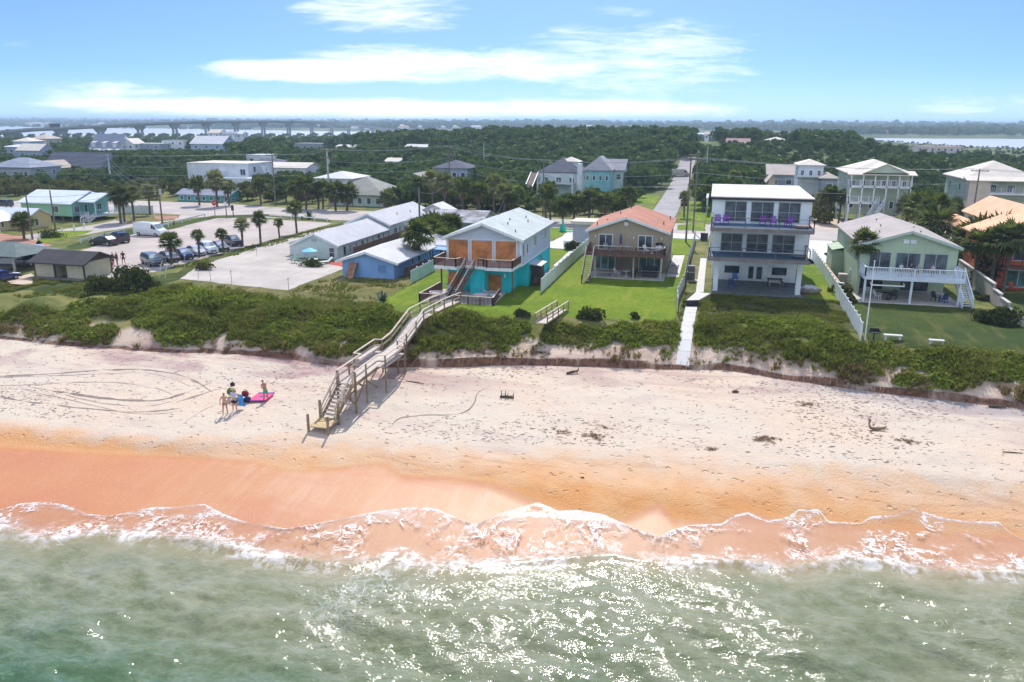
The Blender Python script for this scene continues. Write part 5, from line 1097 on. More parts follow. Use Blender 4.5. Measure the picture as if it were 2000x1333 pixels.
def hide(t): 
    t.location = (0, -300, -40)       # prototypes are moved to their own place below; see use()
_used = {}
def use(proto, loc, rz, label, group, scale, cat=None):
    if proto.name not in _used: _used[proto.name] = 1; o = proto; o.location = loc; o.rotation_euler = (0, 0, rz); o.scale = scale if isinstance(scale, tuple) else (scale,) * 3; o['label'] = label; o['group'] = group
    else: o = dup(proto, loc, rz, label, group, scale)
    if cat: o['category'] = cat
    return o
def frond_fan(rng, az, el, L1, L2, nb, droop, wdt):
    d = np.array([math.cos(az) * math.cos(el), math.sin(az) * math.cos(el), math.sin(el)]); side = np.array([-math.sin(az), math.cos(az), 0]); upv = np.cross(d, side) * -1
    if upv[2] < 0: upv = -upv
    p = d * L1; p[2] -= droop * .3 * L1; vs = []
    vs += [np.zeros(3) + side * .03, p + side * .03, p - side * .03, np.zeros(3) - side * .03]
    for k in range(nb):
        a = (k / (nb - 1) - .5) * 2.5; dd = d * math.cos(a) + side * math.sin(a); l = L2 * (1 - .25 * abs(a) / 1.3) * rng.uniform(.85, 1.1)
        m1 = p + dd * l * .55 + upv * (.06 * l); tip = p + dd * l; tip[2] -= droop * l * rng.uniform(.35, .8); w_ = wdt; pr = np.cross(dd, upv)
        vs += [p, m1 - pr * w_, tip, m1 + pr * w_]
    return vs
def palm_proto(seed, n=26, R_=1.0, dead=8, H=5.0, thin=.16):
    rng = random.Random(seed); t = thing('palm_tree', 'palm', 'palm tree'); vs = []; dv = []
    for k in range(n):
        el = math.asin(-.4 + 1.38 * ((k + rng.random()) / n)); L_ = rng.uniform(.42, .82); vs += frond_fan(rng, rng.uniform(0, 6.28), el, L_ * R_, .85 * R_, 9, .45 if el < .5 else .15, .075)
    for k in range(dead): dv += frond_fan(rng, rng.uniform(0, 6.28), -rng.uniform(.9, 1.3), .5 * R_, .75 * R_, 6, .5, .05)
    top = np.zeros(3); v_ = np.array(vs) + top
    o = bpy.data.objects.new('crown', mesh_np('crown', v_, qfaces(len(v_)), [L_PALM], smooth=False)); C.objects.link(o); o.parent = t; o.location = (.12, .05, H)
    v_ = np.array(dv) + top; o = bpy.data.objects.new('dead_fronds', mesh_np('dead_fronds', v_, qfaces(len(v_)), [L_DEAD], smooth=False)); C.objects.link(o); o.parent = t; o.location = (.12, .05, H)
    mb = MB(); q = 9; pts = [(.12 * math.sin(i / q * 1.5), .05 * i / q, -.3 + (H + .3) * i / q) for i in range(q + 1)]
    mb.tube(pts, [thin * (1.25 if i == 0 else 1.0 + .12 * (i % 2) + (.35 if i > q - 2 else 0)) for i in range(q + 1)], 9); mb.build('trunk', PBARK, t, local=True); return t
PALMS = {h: [palm_proto(s_ + int(h * 10), 56, 1.1, 8, h) for s_ in (1, 2)] for h in (2.6, 4.6)}
def palm(pxb, pyb, pyt, wpx, label, group, z=None, dead=True):
    wpx = wpx * (1.4 if 'thicket' in label or 'dense group' in label or 'bushy' in label or 'main road' in label else 1.15)
    x, y = g(pxb, pyb, ZG); z0 = tz(x, y) if z is None else z
    ztop = at(pxb, pyt + wpx * .42, y)[2]; H = max(1.2, ztop - z0); d = math.hypot(x, y); rad = wpx / FPX * d / .96 / 2
    h = 2.6 if H < 3.4 else 4.6; p = random.choice(PALMS[h]); s_ = rad / 1.75
    o = use(p, (x, y, z0), random.uniform(0, 6.28), label, group, s_)
    for c_ in o.children:
        if 'trunk' in c_.name: c_.scale = (1 / s_ ** .5, 1 / s_ ** .5, H / s_ / h)
        else: c_.location.z = H / s_
    return o
GP = 'palms along the parking lot strip'
for (a_, b2, c_, w_, lb) in ((335, 517, 451, 46, 'broad palm nearest the bath house, between the first parked cars'), (389, 504, 447, 28, 'palm behind the white parked cars'), (437, 494, 445, 27, 'short palm before the black pickup truck'), (474, 482, 423, 33, 'palm at the nose of the black pickup truck'), (509, 476, 412, 34, 'tall palm in the middle of the lot strip'), (546, 466, 425, 22, 'small slim palm on the lot strip'), (580, 456, 391, 34, 'tall yellowish palm furthest along the lot strip')):
    palm(a_, b2, c_, w_, lb, GP)
palm(47, 467, 413, 42, 'palm in front of the yellow cottage', 'palms in front of houses')
palm(1673, 574, 446, 62, 'tall palm leaning against the front corner of the green house', 'palms in front of houses')
for (a_, b2, c_, w_) in ((236, 437, 362, 44), (243, 434, 366, 40), (262, 432, 362, 36), (298 - 5, 420, 360, 30)): palm(a_, b2, c_, w_, 'palm in the cluster right of the mint cottage', 'palms right of the mint cottage')
for (a_, b2, c_, w_) in ((390, 402, 344, 36), (424, 404, 333, 44), (448, 402, 350, 34)): palm(a_, b2, c_, w_, 'palm in front of the small teal cottage', 'palms before the teal cottage')
for (a_, b2, c_, w_) in ((510, 400, 345, 30), (583, 408, 350, 38), (598, 410, 340, 40), (622, 408, 352, 34), (631, 409, 350, 30), (656, 412, 352, 40), (678, 412, 354, 42), (760, 411, 368, 34), (775, 408, 362, 30)): palm(a_, b2, c_, w_, 'palm before the grey-roofed white house beyond the main road', 'palms along the main road')
for (a_, b2, c_, w_) in ((820, 412, 340, 34), (845, 420, 330, 36), (868, 425, 335, 40), (905, 430, 345, 40), (935, 432, 352, 38), (965, 425, 338, 36), (985, 435, 356, 38), (1000, 436, 372, 34), (1066, 436, 358, 40), (1075, 430, 352, 34), (1120, 437, 372, 44), (1150, 436, 366, 40), (1180, 436, 372, 40), (1205, 434, 376, 40), (1225, 428, 360, 34), (1100, 438, 384, 36), (885, 410, 350, 34)): palm(a_, b2, c_, w_, 'bushy palm in the thicket behind the turquoise and tan houses', 'palms in the thicket behind the front houses')
for (a_, b2, c_, w_) in ((1336, 425, 372, 26), (1426, 340, 304, 26), (1430, 400, 330, 30), (1376, 414, 386, 20), (1600, 436, 372, 30), (1612, 437, 366, 32), (1637, 438, 370, 34), (1620, 436, 362, 28), (1650, 430, 380, 24), (1725, 438, 376, 30), (1725, 422, 372, 26)): palm(a_, b2, c_, w_, 'palm beside the side street or the raised green house behind the front row', 'palms behind the white house')
for (a_, b2, c_, w_) in ((1790, 470, 372, 60), (1815, 480, 375, 56), (1828, 500, 400, 70), (1895, 430, 362, 50), (1910, 520, 428, 90), (1935, 525, 424, 80), (1955, 500, 418, 80), (1885, 515, 440, 74), (1860, 440, 388, 40), (1975, 400, 372, 44), (1768, 450, 380, 44), (1925, 560, 500, 44), (1900, 560, 446, 54), (1932, 566, 440, 58), (1958, 570, 432, 56)): palm(a_, b2, c_, w_, 'palm in the dense group between the green house and the orange-red house', 'palms left of the orange-red house')
for (a_, b2, c_, w_) in ((818, 540, 424, 60), (852, 500, 414, 74), (880, 495, 410, 56), (838, 500, 432, 60), (868, 515, 440, 54)): palm(a_, b2 - 18, c_, w_, 'bushy palm between the sky-blue cottage and the turquoise house', 'palms left of the turquoise house')
palm(690 + 0, 305, 291, 9, 'thin far palm against the bridge', 'thin far palms before the bridge'); palm(555, 300, 288, 8, 'thin far palm against the bridge', 'thin far palms before the bridge')

# big bushes
def bush(px, py, wpx, hgt, label, m=None, asp=.6, n=1500, size=.30, seed=1, cat='bush', name='bush'):
    x, y = g(px, py, 4.6); z = tz(x, y); w_ = wpx / FPX * math.hypot(x, y)
    v_ = crown(n, w_ * .5, hgt * 1.25, size, seed, 12, 0.0, .7); v_[:, 1] *= asp; v_ = v_ * np.array([1.08, 1, 1]); v_[:, 2] = np.maximum(v_[:, 2] - hgt * .30, .02) * 1.25
    t = thing(name, label, cat, (x, y, z - .05)); o = bpy.data.objects.new('foliage', mesh_np('foliage', v_, qfaces(len(v_)), [m or L_BUSH], smooth=False)); C.objects.link(o); o.parent = t
    mb = MB(); rng = random.Random(seed)
    for k in range(7): a = rng.uniform(0, 6.28); mb.tube([(0, 0, -.1), (math.cos(a) * w_ * .2, math.sin(a) * w_ * .2 * asp, hgt * .45), (math.cos(a) * w_ * .36, math.sin(a) * w_ * .36 * asp, hgt * .7)], [.06, .04, .015], 5)
    mb.build('stem', BARK, t, local=True); return t
bush(262, 566, 110, 2.4, 'large dark rounded bush right of the bath house', n=2600, seed=3, asp=.8, size=.26)
bush(200, 568, 80, 1.5, 'lower dark bush in front of the bath house corner', n=1800, seed=4, asp=.7, size=.24)
bush(412, 594, 128, 1.1, 'low green rounded bush on the dune below the gravel lot', L_DUNE, .6, 3000, .22, 5)
bush(1946, 630, 82, 1.2, 'wide juniper-like shrub at the right end of the green house lawn', L_BUSH, .9, 2600, .2, 6, name='shrub', cat='shrub')
bush(1118, 487, 40, 1.2, 'round garden bush at the end of the white vinyl fence', L_BUSH, 1, 900, .22, 7); bush(1138, 486, 22, .8, 'small garden bush by the driveway right of the round one', L_BUSH, 1, 500, .2, 8)
bush(1150, 622, 66, .9, 'dark leafy shrub right of the small wooden ramp', L_BUSH, .5, 1300, .2, 9, name='shrub', cat='shrub'); bush(1241, 619, 22, .7, 'small dark shrub at the edge of the bright lawn', L_BUSH, .8, 500, .2, 10, name='shrub', cat='shrub'); bush(1018, 620, 46, .6, 'dark shrub left of the small wooden ramp', L_BUSH, .5, 800, .2, 11, name='shrub', cat='shrub')
bush(1640, 570, 44, .9, 'dark hedge by the left wall of the green house', L_BUSH, 1.6, 900, .2, 12, name='hedge', cat='hedge'); bush(1655, 588, 30, .8, 'dark hedge at the front left corner of the green house', L_BUSH, 1.2, 600, .2, 13, name='hedge', cat='hedge')
bush(1800, 590 - 70, 30, .7, 'bush behind the green house', L_BUSH, 1, 400, .25, 14)
bush(615, 520, 70, .7, 'low hedge in front of the white motel gable', L_BUSH, .35, 900, .18, 15, name='hedge', cat='hedge'); bush(700, 524, 24, .6, 'small dark bush left of the sky-blue cottage', L_BUSH, .8, 300, .18, 16)
bush(398, 526, 44, .9, 'green bush on the grass strip by the parked cars', L_BUSH, .7, 700, .2, 17); bush(1920, 585, 30, .6, 'low bush along the block wall', L_BUSH, .8, 400, .2, 18)
bush(1435, 440, 40, .8, 'fallen dark branches on the lawn behind the white house', L_BUSH, .5, 500, .25, 19, name='brush_pile', cat='brush pile')
bush(1570, 420, 60, 3.2, 'rounded dark tree at the rear right corner of the white house', L_BUSH, 1, 1400, .3, 20, name='oak_tree', cat='tree')
bush(100, 463, 70, .55, 'dark low hedge along the yellow cottage verge', L_BUSH, .5, 900, .2, 24, name='hedge', cat='hedge')
def agave(px, py, R_, label, seed=1):
    x, y, z = gt(px, py); t = thing('agave_plant', label, 'agave', (x, y, z)); rng = random.Random(seed); mb = MB()
    for k in range(34):
        a = rng.uniform(0, 6.28); e = rng.uniform(.25, 1.35); d = Vector((math.cos(a) * math.cos(e), math.sin(a) * math.cos(e), math.sin(e))); s_ = Vector((-math.sin(a), math.cos(a), 0)) * .07 * R_; L = R_ * rng.uniform(.8, 1.1); m1 = d * L * .4
        mb.add([s_ * .6, m1 + s_, d * L, m1 - s_, -s_ * .6], [(0, 1, 2, 3, 4)]); 
    mb.build('leaves', mat('blue_green_agave', (.06, .11, .075), .6, .2), t, local=True); mb = MB(); mb.cyl(0, 0, -.1, .25 * R_, .16 * R_, .05, 8); mb.build('core', _mats['blue_green_agave'], t, local=True); return t
agave(748, 592, 1.3, 'large spiky agave on the dune edge left of the patio', 2); agave(693, 606, .9, 'smaller spiky agave in the dune scrub', 3); agave(603, 428, 2.0, 'wide spiky agave by the main road fence', 4)

# dune cover: one mass of low leafy plants and grass nobody could count
back_px = [(-60, 588), (100, 590), (240, 585), (345, 562), (450, 572), (560, 582), (640, 592), (720, 600), (770, 622), (840, 628), (900, 618), (1000, 625), (1040, 634), (1100, 628), (1200, 632), (1320, 628), (1362, 622), (1500, 622), (1620, 630), (1680, 668), (1780, 676), (1900, 684), (2060, 700)]
Yback = curve(back_px, 4.6)
def scatter(n, xr_, seed, dens):
    rng = np.random.default_rng(seed); x = rng.uniform(*xr_, n); s_ = rng.uniform(.55, 16, n); y = YsS(x) + s_; d = dens(x, y, s_); keep = rng.random(n) < d; return x[keep], y[keep], rng
def dens(x, y, s_):
    yb_ = Yback(x) + (vnoise(x, y, 2.0, 41) - .5) * 1.8
    front = sstep(s_ + (fbm(x, y, 2.2, 43) - .5) * 5.0 + np.where(x < -28, 1.1, 0), 1.3, 3.6)
    d = front * (1 - sstep(y, yb_ - .5, yb_ + .3)) * sstep(fbm(x, y, 2.4, 47) + .08 * sstep(s_, 1, 4), .34, .46)
    d = d * (1 - np.exp(-((x + 60.5 - (y - 62) * .6) / .9) ** 2) * (y < 67))                       # sand gully at far left
    d = d * np.where((np.abs(x + 14.6 + (67 - y) * .25) < .85) & (y < 68), .02, 1) * np.where((np.abs(x + 1.45) < .85) & (y > 65.5), 0, 1)
    return d * np.where((np.abs(x + 24.1 - (y - 66) * .12) < .7) & (y < 74), .25, 1)
def lib(kind, K, seed):
    out = []
    for k in range(K):
        rng = np.random.default_rng(seed + k)
        if kind == 'leaf':
            n = 34; a = rng.uniform(0, 6.28, n); r = np.sqrt(rng.random(n)) * .42; h = (1 - (r / .45) ** 2) * .42 * rng.uniform(.6, 1.1, n) + .03
            c = np.stack([r * np.cos(a), r * np.sin(a), h], 1); nr = np.stack([np.cos(a) * r * 1.5, np.sin(a) * r * 1.5, np.full(n, .6)], 1) + rng.normal(size=(n, 3)) * .45; nr /= np.linalg.norm(nr, axis=1, keepdims=True)
            out.append(quads(c, nr, rng.uniform(.13, .24, n), rng, 1.2))
        else:
            n = 22; vs = []
            for _ in range(n):
                a = rng.uniform(0, 6.28); b0 = np.array([rng.normal() * .07, rng.normal() * .07, 0]); L = rng.uniform(.35, .75); ln = rng.uniform(.15, .75); d = np.array([math.cos(a) * ln, math.sin(a) * ln, 1]); d /= np.linalg.norm(d); w_ = np.array([-math.sin(a), math.cos(a), 0]) * .028
                m1 = b0 + d * L * .55; tip = b0 + d * L + np.array([math.cos(a), math.sin(a), -.5]) * L * .22; vs += [b0 - w_ * .6, m1 - w_, tip, m1 + w_]
            out.append(np.array(vs))
    return out
def strew(name, x, y, rng, library, m, smin, smax, zoff=-.03, zs=None, cat=None, dark=None):
    k = rng.integers(0, len(library), len(x)); z = terr(x, y) + zoff; sc_ = rng.uniform(smin, smax, len(x)) * (.35 + 1.3 * fbm(x, y, 2.0, 51)); an = rng.uniform(0, 6.28, len(x)); out = []
    for q in range(len(library)):
        i = np.where(k == q)[0]; L = library[q]; c_, s_ = np.cos(an[i])[:, None], np.sin(an[i])[:, None]; S = sc_[i][:, None]
        X = (L[None, :, 0] * c_ - L[None, :, 1] * s_) * S + x[i][:, None]; Y = (L[None, :, 0] * s_ + L[None, :, 1] * c_) * S + y[i][:, None]; Z = L[None, :, 2] * S * (1 if zs is None else zs) + z[i][:, None]
        out.append(np.stack([X, Y, Z], -1).reshape(-1, 3))
    v_ = np.concatenate(out); me = mesh_np(name, v_, qfaces(len(v_)), [m], smooth=False); o = bpy.data.objects.new(name, me); C.objects.link(o); return tag(o, None, cat, None, 'stuff')
LEAF = lib('leaf', 8, 100); GRASS = lib('grass', 8, 200)
x_, y_, rg = scatter(70000, (-98, 46), 5, dens)
isg = rg.random(len(x_)) < sstep(fbm(x_, y_, 4.0, 61), .36, .60) * .75 + .2
o = strew('dune_plants', x_[~isg], y_[~isg], rg, LEAF, L_DUNE, .6, 1.25, cat='plants'); o['label'] = 'low leafy green plants covering the dune above the beach scarp'
o = strew('dune_grass', x_[isg], y_[isg], rg, GRASS, L_DUNEG, .65, 1.25, cat='grass'); o['label'] = 'coarse olive and tan grass clumps among the dune plants'
# dry tufts hanging at the scarp edge, rough yard grass
rg = np.random.default_rng(77); x_ = rg.uniform(-98, 46, 5200); y_ = YsS(x_) + rg.uniform(.3, 1.9, len(x_)); kp = rg.random(len(x_)) < sstep(fbm(x_, y_, 1.6, 71), .45, .65) * (.3 + .35 * (x_ > 3)); x_, y_ = x_[kp], y_[kp]
o = strew('edge_grass', x_, y_, rg, GRASS, leaf_mat('straw_grass_blades', (.20, .13, .06), (.34, .24, .12), (.15, .14, .04), .3, .4, .4), .6, 1.2, cat='grass'); o['label'] = 'straw coloured dry grass tufts hanging on the scarp edge'
rg = np.random.default_rng(78); xs, ys = [], []
for (a_, b2, c_, d_, n_) in ((-57, -32, 70.5, 83, 3000), (-2.3, 13, 71, 85, 11000), (-110, -57, 68, 75, 11000), (-64, -61.5, 84, 130, 1200), (-98, -66, 66, 71, 4500)):
    a = rg.uniform(a_, b2, n_); b = rg.uniform(c_, d_, n_); kp = rg.random(n_) < sstep(fbm(a, b, 2.2, 81), .38, .6); kp &= ~((a > -2.1) & (a < -.7)); kp &= ~((a < -43) & (a > -60) & (b > 75.3)) & ~((a < -43) & (a > -48) & (b > 74)); kp &= ~((a > -76) & (a < -68) & (b > 73.2)); xs.append(a[kp]); ys.append(b[kp])
o = strew('yard_grass', np.concatenate(xs), np.concatenate(ys), rg, GRASS, L_DUNEG, .32, .62, cat='grass'); o['label'] = 'short rough grass on the yards behind the dune'

# woods: individual oaks where they show, one mass beyond
OAKS = [tree_proto(s_, 3.4, 5.6, 1500, .62, L_OAK) for s_ in range(5)] + [tree_proto(s_ + 20, 3.2, 4.0, 1300, .55, L_SCRUB, name='scrub_tree') for s_ in range(3)]
KEEP = []   # clearings (x, y, r) kept free of trees: houses beyond the road, filled by far_house()
# ------------------------------------------------------------------ houses beyond the main road
ROOFS = {'white': shingle('far_white_roof', (.62, .62, .62), .12), 'grey': shingle('far_grey_roof', (.30, .30, .32), .2), 'dark': shingle('far_dark_roof', (.10, .11, .14), .25), 'olive': shingle('far_olive_grey_roof', (.30, .30, .26), .2), 'tan': shingle('far_tan_roof', (.50, .44, .37), .15), 'pink': shingle('far_pink_roof', (.45, .30, .27), .2), 'cream': shingle('far_cream_roof', (.66, .60, .51), .1), 'bgrey': shingle('far_blue_grey_roof', (.27, .30, .36), .2)}
def wallm(n, c): return mat('far_%s_wall' % n, c, .75, .08, .6, .008, stain=.1)
WALLS = {'white': wallm('white', (.66, .70, .72)), 'blue': wallm('pale_blue', (.36, .46, .58)), 'mint': wallm('mint', (.48, .62, .58)), 'green': wallm('sage', (.42, .50, .36)), 'cream': wallm('cream', (.55, .50, .40)), 'teal': wallm('teal', (.10, .45, .45)), 'grey': wallm('grey', (.30, .34, .38)), 'turq': wallm('turquoise', (.22, .50, .55)), 'pink': wallm('pinkish', (.60, .50, .46)), 'dgrey': wallm('dark_grey', (.12, .14, .17))}
def far_house(label, pl, pr_, pye, dist, h_wall, kind, rise, wall, roof, depth=10, nwin=3, rows=1, z0=None, deck=None, posts=0, extra=None, clear=True, oh=.5, wz=None):
    """pl, pr_: photo columns of the front eave ends, pye its row, dist the world Y of the front"""
    xl, _, ze = at(pl, pye, dist); xr_, _, ze2 = at(pr_, pye, dist); ze = (ze + ze2) / 2; cx = (xl + xr_) / 2
    zb = tz(cx, dist) - .3; zw = max(zb, ze - h_wall)
    t = thing('house', label, 'house', (cx, dist + depth / 2, zb))
    base = zw if posts else zb
    shell(t, xl + oh, xr_ - oh, dist, dist + depth, base, ze, WALLS[wall], ROOFS[roof], kind, ze + rise, oh=oh if kind != 'flat' else .1, ohe=oh)
    if posts:
        for k in range(posts):
            x = xl + oh + .3 + (xr_ - xl - 2 * oh - .6) * k / (posts - 1)
            for y in (dist + .3, dist + depth - .4):
                m_ = MB(); m_.box(x - .15, x + .15, y - .15, y + .15, zb, base - .001); m_.build('post', WALLS['white'], t)
    W = xr_ - xl - 2 * oh; rh = (ze - base) / rows
    for r in range(rows):
        for k in range(nwin):
            c_ = xl + oh + W * (k + .5) / nwin; ww = min(1.4, W / nwin * .5); b0 = base + rh * r + (rh * .28 if rh < 4 else rh - 2.4); win(t, 'S', c_ - ww / 2, c_ + ww / 2, b0, min(b0 + 1.4, base + rh * (r + 1) - .25), dist, 0, fw=.12)
    for k in range(2):
        y = dist + depth * (k + .5) / 2
        side, xx = ('E', xr_ - oh) if xr_ < 0 else ('W', xl + oh)
        win(t, side, y - .6, y + .6, max(base + .5, ze - 2.2), ze - .7, xx, 0, fw=.12)
    if deck:
        for zd in deck:
            m_ = MB(); m_.box(xl + oh, xr_ - oh, dist - 2.2, dist - .003, zd - .2, zd); dk = m_.build('balcony', WALLS['white'], t)
            m_ = MB(); pts = [(xl + oh, dist - .1), (xl + oh, dist - 2.15), (xr_ - oh, dist - 2.15), (xr_ - oh, dist - .1)]; railing(m_, pts, zd, 1.0, bal=.3, post=3, wd=.07); caprail(m_, pts, zd, 1.0, .12, .08); m_.build('railing', WALLS['white'], dk)
            m_ = MB()
            for k in range(5):
                x = xl + oh + .15 + (W - .3) * k / 4; m_.box(x - .12, x + .12, dist - 2.1, dist - 1.9, zb, ze - .05) if zd == deck[-1] else None
            if m_.v: m_.build('balcony_columns', WALLS['white'], t)
    KEEP.append((cx, dist + depth / 2, max(W, depth) * .55, dist))
    return t, (xl, xr_, zb, ze, dist)
H = far_house
H('grey-roofed house on posts at the far left behind the yellow cottage', -25, 62, 328, 188, 4.2, 'hip', 2.6, 'grey', 'bgrey', 11, 4, 1, posts=5)
t, q = H('house with steep dark purple-grey roof and pale end gable', 78, 195, 331, 222, 4, 'gx', 5.0, 'blue', 'dark', 13, 3)
H('small pale blue gabled annex beside the dark purple-grey roof', 182, 204, 328, 228, 3, 'gy', 2.2, 'blue', 'bgrey', 8, 1)
H('low cream gabled garage between the two left houses', 70, 104, 328, 214, 3, 'gy', 2.0, 'cream', 'tan', 8, 1)
H('blue-grey two-storey house with pale hip roof, uppermost of the far left group', 24, 58, 277, 330, 5, 'hip', 2.0, 'blue', 'cream', 9, 5, 2)
H('low white-roofed house left of the blue-grey two-storey one', 3, 40, 288, 318, 3, 'hip', 1.2, 'blue', 'white', 9, 3)
H('low house with broad white roof at the front of the far left group', 30, 78, 294, 305, 3, 'gx', 2.6, 'blue', 'cream', 9, 2)
H('tan gabled house right of the blue-grey two-storey house', 60, 92, 272, 350, 5, 'hip', 2.5, 'cream', 'tan', 10, 2, 2)
t, q = H('grey-roofed house with three dormers and a wraparound white porch', 172, 232, 291, 375, 4, 'gx', 7.5, 'white', 'bgrey', 14, 5, deck=None)
xl, xr_, zb, ze, dd = q
m_ = MB(); m_.slab([(xl - 2.5, dd - 3.2, ze - .9), (xr_ + 1, dd - 3.2, ze - .9), (xr_ + 1, dd, ze + .1), (xl - 2.5, dd, ze + .1)], .15); m_.build('porch_roof', ROOFS['white'], t)
for k in range(6):
    x = xl - 2 + (xr_ - xl + 2.6) * k / 5; m_ = MB(); m_.box(x - .12, x + .12, dd - 3, dd - 2.8, zb, ze - 1); m_.build('porch_post', WALLS['white'], t)
for k in range(3):
    x = xl + 3 + (xr_ - xl - 6) * k / 2; m_ = MB(); m_.box(x - 1.0, x + 1.0, dd + .6, dd + 5, ze + .8, ze + 3.2); dm = m_.build('dormer', WALLS['white'], t)
    m_ = MB(); m_.slab([(x - 1.3, dd + .3, ze + 3.2), (x + 1.3, dd + .3, ze + 3.2), (x + 1.3, dd + 5, ze + 4.2), (x - 1.3, dd + 5, ze + 4.2)], .12); m_.build('dormer_roof', ROOFS['white'], dm)
H('small house with cream gable roof beside the dormered house', 234, 262, 281, 380, 4, 'gy', 2.6, 'white', 'cream', 9, 2)
H('low grey house with flat white roof', 262, 314, 281, 385, 4, 'flat', .4, 'grey', 'white', 9, 3)
H('boxy white two-storey house with few small windows', 314, 360, 275, 400, 5.5, 'flat', .4, 'white', 'grey', 10, 3, 2)
H('pale blue house with wide white gable roof facing the road', 370, 436, 281, 370, 4.5, 'gx', 3.6, 'blue', 'white', 12, 3)
H('white roofed waterfront house before the bridge, left one', 405, 430, 260, 560, 3.5, 'gx', 2.5, 'white', 'cream', 10, 2)
H('waterfront house with pale teal roof before the bridge', 430, 458, 262, 560, 3.5, 'hip', 2.0, 'white', 'bgrey', 10, 2)
H('low white shed with curved looking roof before the bridge', 458, 474, 262, 565, 3, 'gx', 1.5, 'white', 'white', 8, 1)
# large white modern house
t, q = H('large white flat-roofed modern house with small square windows behind the teal cottage', 364, 484, 320, 184, 6.5, 'flat', .35, 'white', 'cream', 12, 0, oh=.1)
xl, xr_, zb, ze, dd = q
for k in range(4): win(t, 'S', xl + 1.4 + k * 1.15, xl + 1.95 + k * 1.15, ze - 3.6, ze - 2.9, dd, 0, fw=.08, fm=WALLS['white'])
m_ = MB(); m_.box(xr_ - 6.5, xr_ + 3.2, dd - 4, dd - .01, zb, ze - 3.2); m_.box(xr_ - 9.5, xr_ - 6.51, dd - 2, dd - .01, zb, ze - 1.9); m_.build('terrace_block', WALLS['white'], t)
win(t, 'S', xr_ - 2.4, xr_ - .8, ze - 2.9, ze - 1.2, dd, 1, fw=.1); win(t, 'S', xr_ - 4.5, xr_ - 3.9, zb + 2.0, zb + 2.8, dd - 4, 0, fw=.08)
stairs(t, (xr_ + 1.5, dd + 5, ze - .5), (xr_ + 5.5, dd + 1, ze - 4), 1.2, WALLS['white'], WALLS['white'], None)
# teal cottage by the stop sign
t, q = H('small teal cottage with low grey roof behind three palms', 344, 452, 381, 157, 2.6, 'gx', .9, 'teal', 'bgrey', 5, 7)
H('white boxy two-storey house behind the oaks right of the modern house', 478, 545, 304, 250, 4, 'flat', .3, 'white', 'white', 9, 3)
H('low white annex with dark scalloped roof behind the oaks', 486, 548, 318, 232, 3, 'hip', 1.2, 'white', 'dark', 8, 2)
H('long low white-roofed house behind the oaks', 510, 600, 328, 215, 3, 'gx', 1.2, 'white', 'cream', 9, 3)
H('long pale grey flat building beyond the woods below the bridge', 571, 632, 281, 420, 3.6, 'flat', .3, 'grey', 'grey', 12, 4)
H('white house with curved white roof behind the hip-roofed house', 612, 690, 350, 176, 3, 'hip', 1.6, 'white', 'white', 10, 3)
H('white house with big olive-grey hip roof and picket fence beyond the main road', 637, 751, 382, 158, 3.6, 'hip', 3.6, 'mint', 'olive', 13, 6)
H('small white-roofed shelter in the woods', 790, 836, 288, 330, 3, 'gx', 1.0, 'white', 'white', 7, 1); H('white roofed house half hidden in the woods', 750, 782, 316, 268, 3, 'gx', 1.0, 'white', 'cream', 7, 1)
H('low white roof among oaks below the bridge', 655, 692, 287, 400, 3, 'gx', .8, 'white', 'white', 8, 1)
H('blue house with dark hip roof and white chimney tower', 842, 916, 330, 222, 4.5, 'hip', 2.2, 'blue', 'dark', 10, 4)
t = thing('house', 'low grey-green roofed cottage behind palms left of the blue hip-roofed house', 'house', (-70, 178, ZG)); xa, xb2 = at(778, 348, 178)[0], at(838, 348, 178)[0]; shell(t, xa, xb2, 178, 186, ZG, at(800, 352, 178)[2], WALLS['mint'], ROOFS['olive'], 'gy', at(800, 340, 178)[2]); win(t, 'E', 180, 181.5, 6.5, 7.8, xb2, 0)
t = thing('house', 'low house with weathered patchy grey roof behind the motel', 'house', (-42, 128, ZG)); xa, xb2 = at(828, 425, 118)[0], at(938, 428, 118)[0]; shell(t, xa, xb2, 118, 127, ZG - .1, 6.9, WALLS['grey'], mat('patchy_weathered_roof', (.33, .33, .34), .9, .5, .5, .01, stain=.6), 'gx', 8.2); win(t, 'S', xa + 3, xa + 4.5, 5.2, 6.4, 118, 1)
t = thing('house', 'white gabled roof just behind the end of the motel', 'house', (-46, 137, ZG)); xa, xb2 = at(822, 415, 129)[0], at(872, 415, 129)[0]; shell(t, xa, xb2, 129, 133.5, ZG - .1, 7.2, WALLS['white'], ROOFS['white'], 'gy', 8.3); win(t, 'S', xa + 1.5, xa + 2.6, 5.3, 6.6, 129, 0)
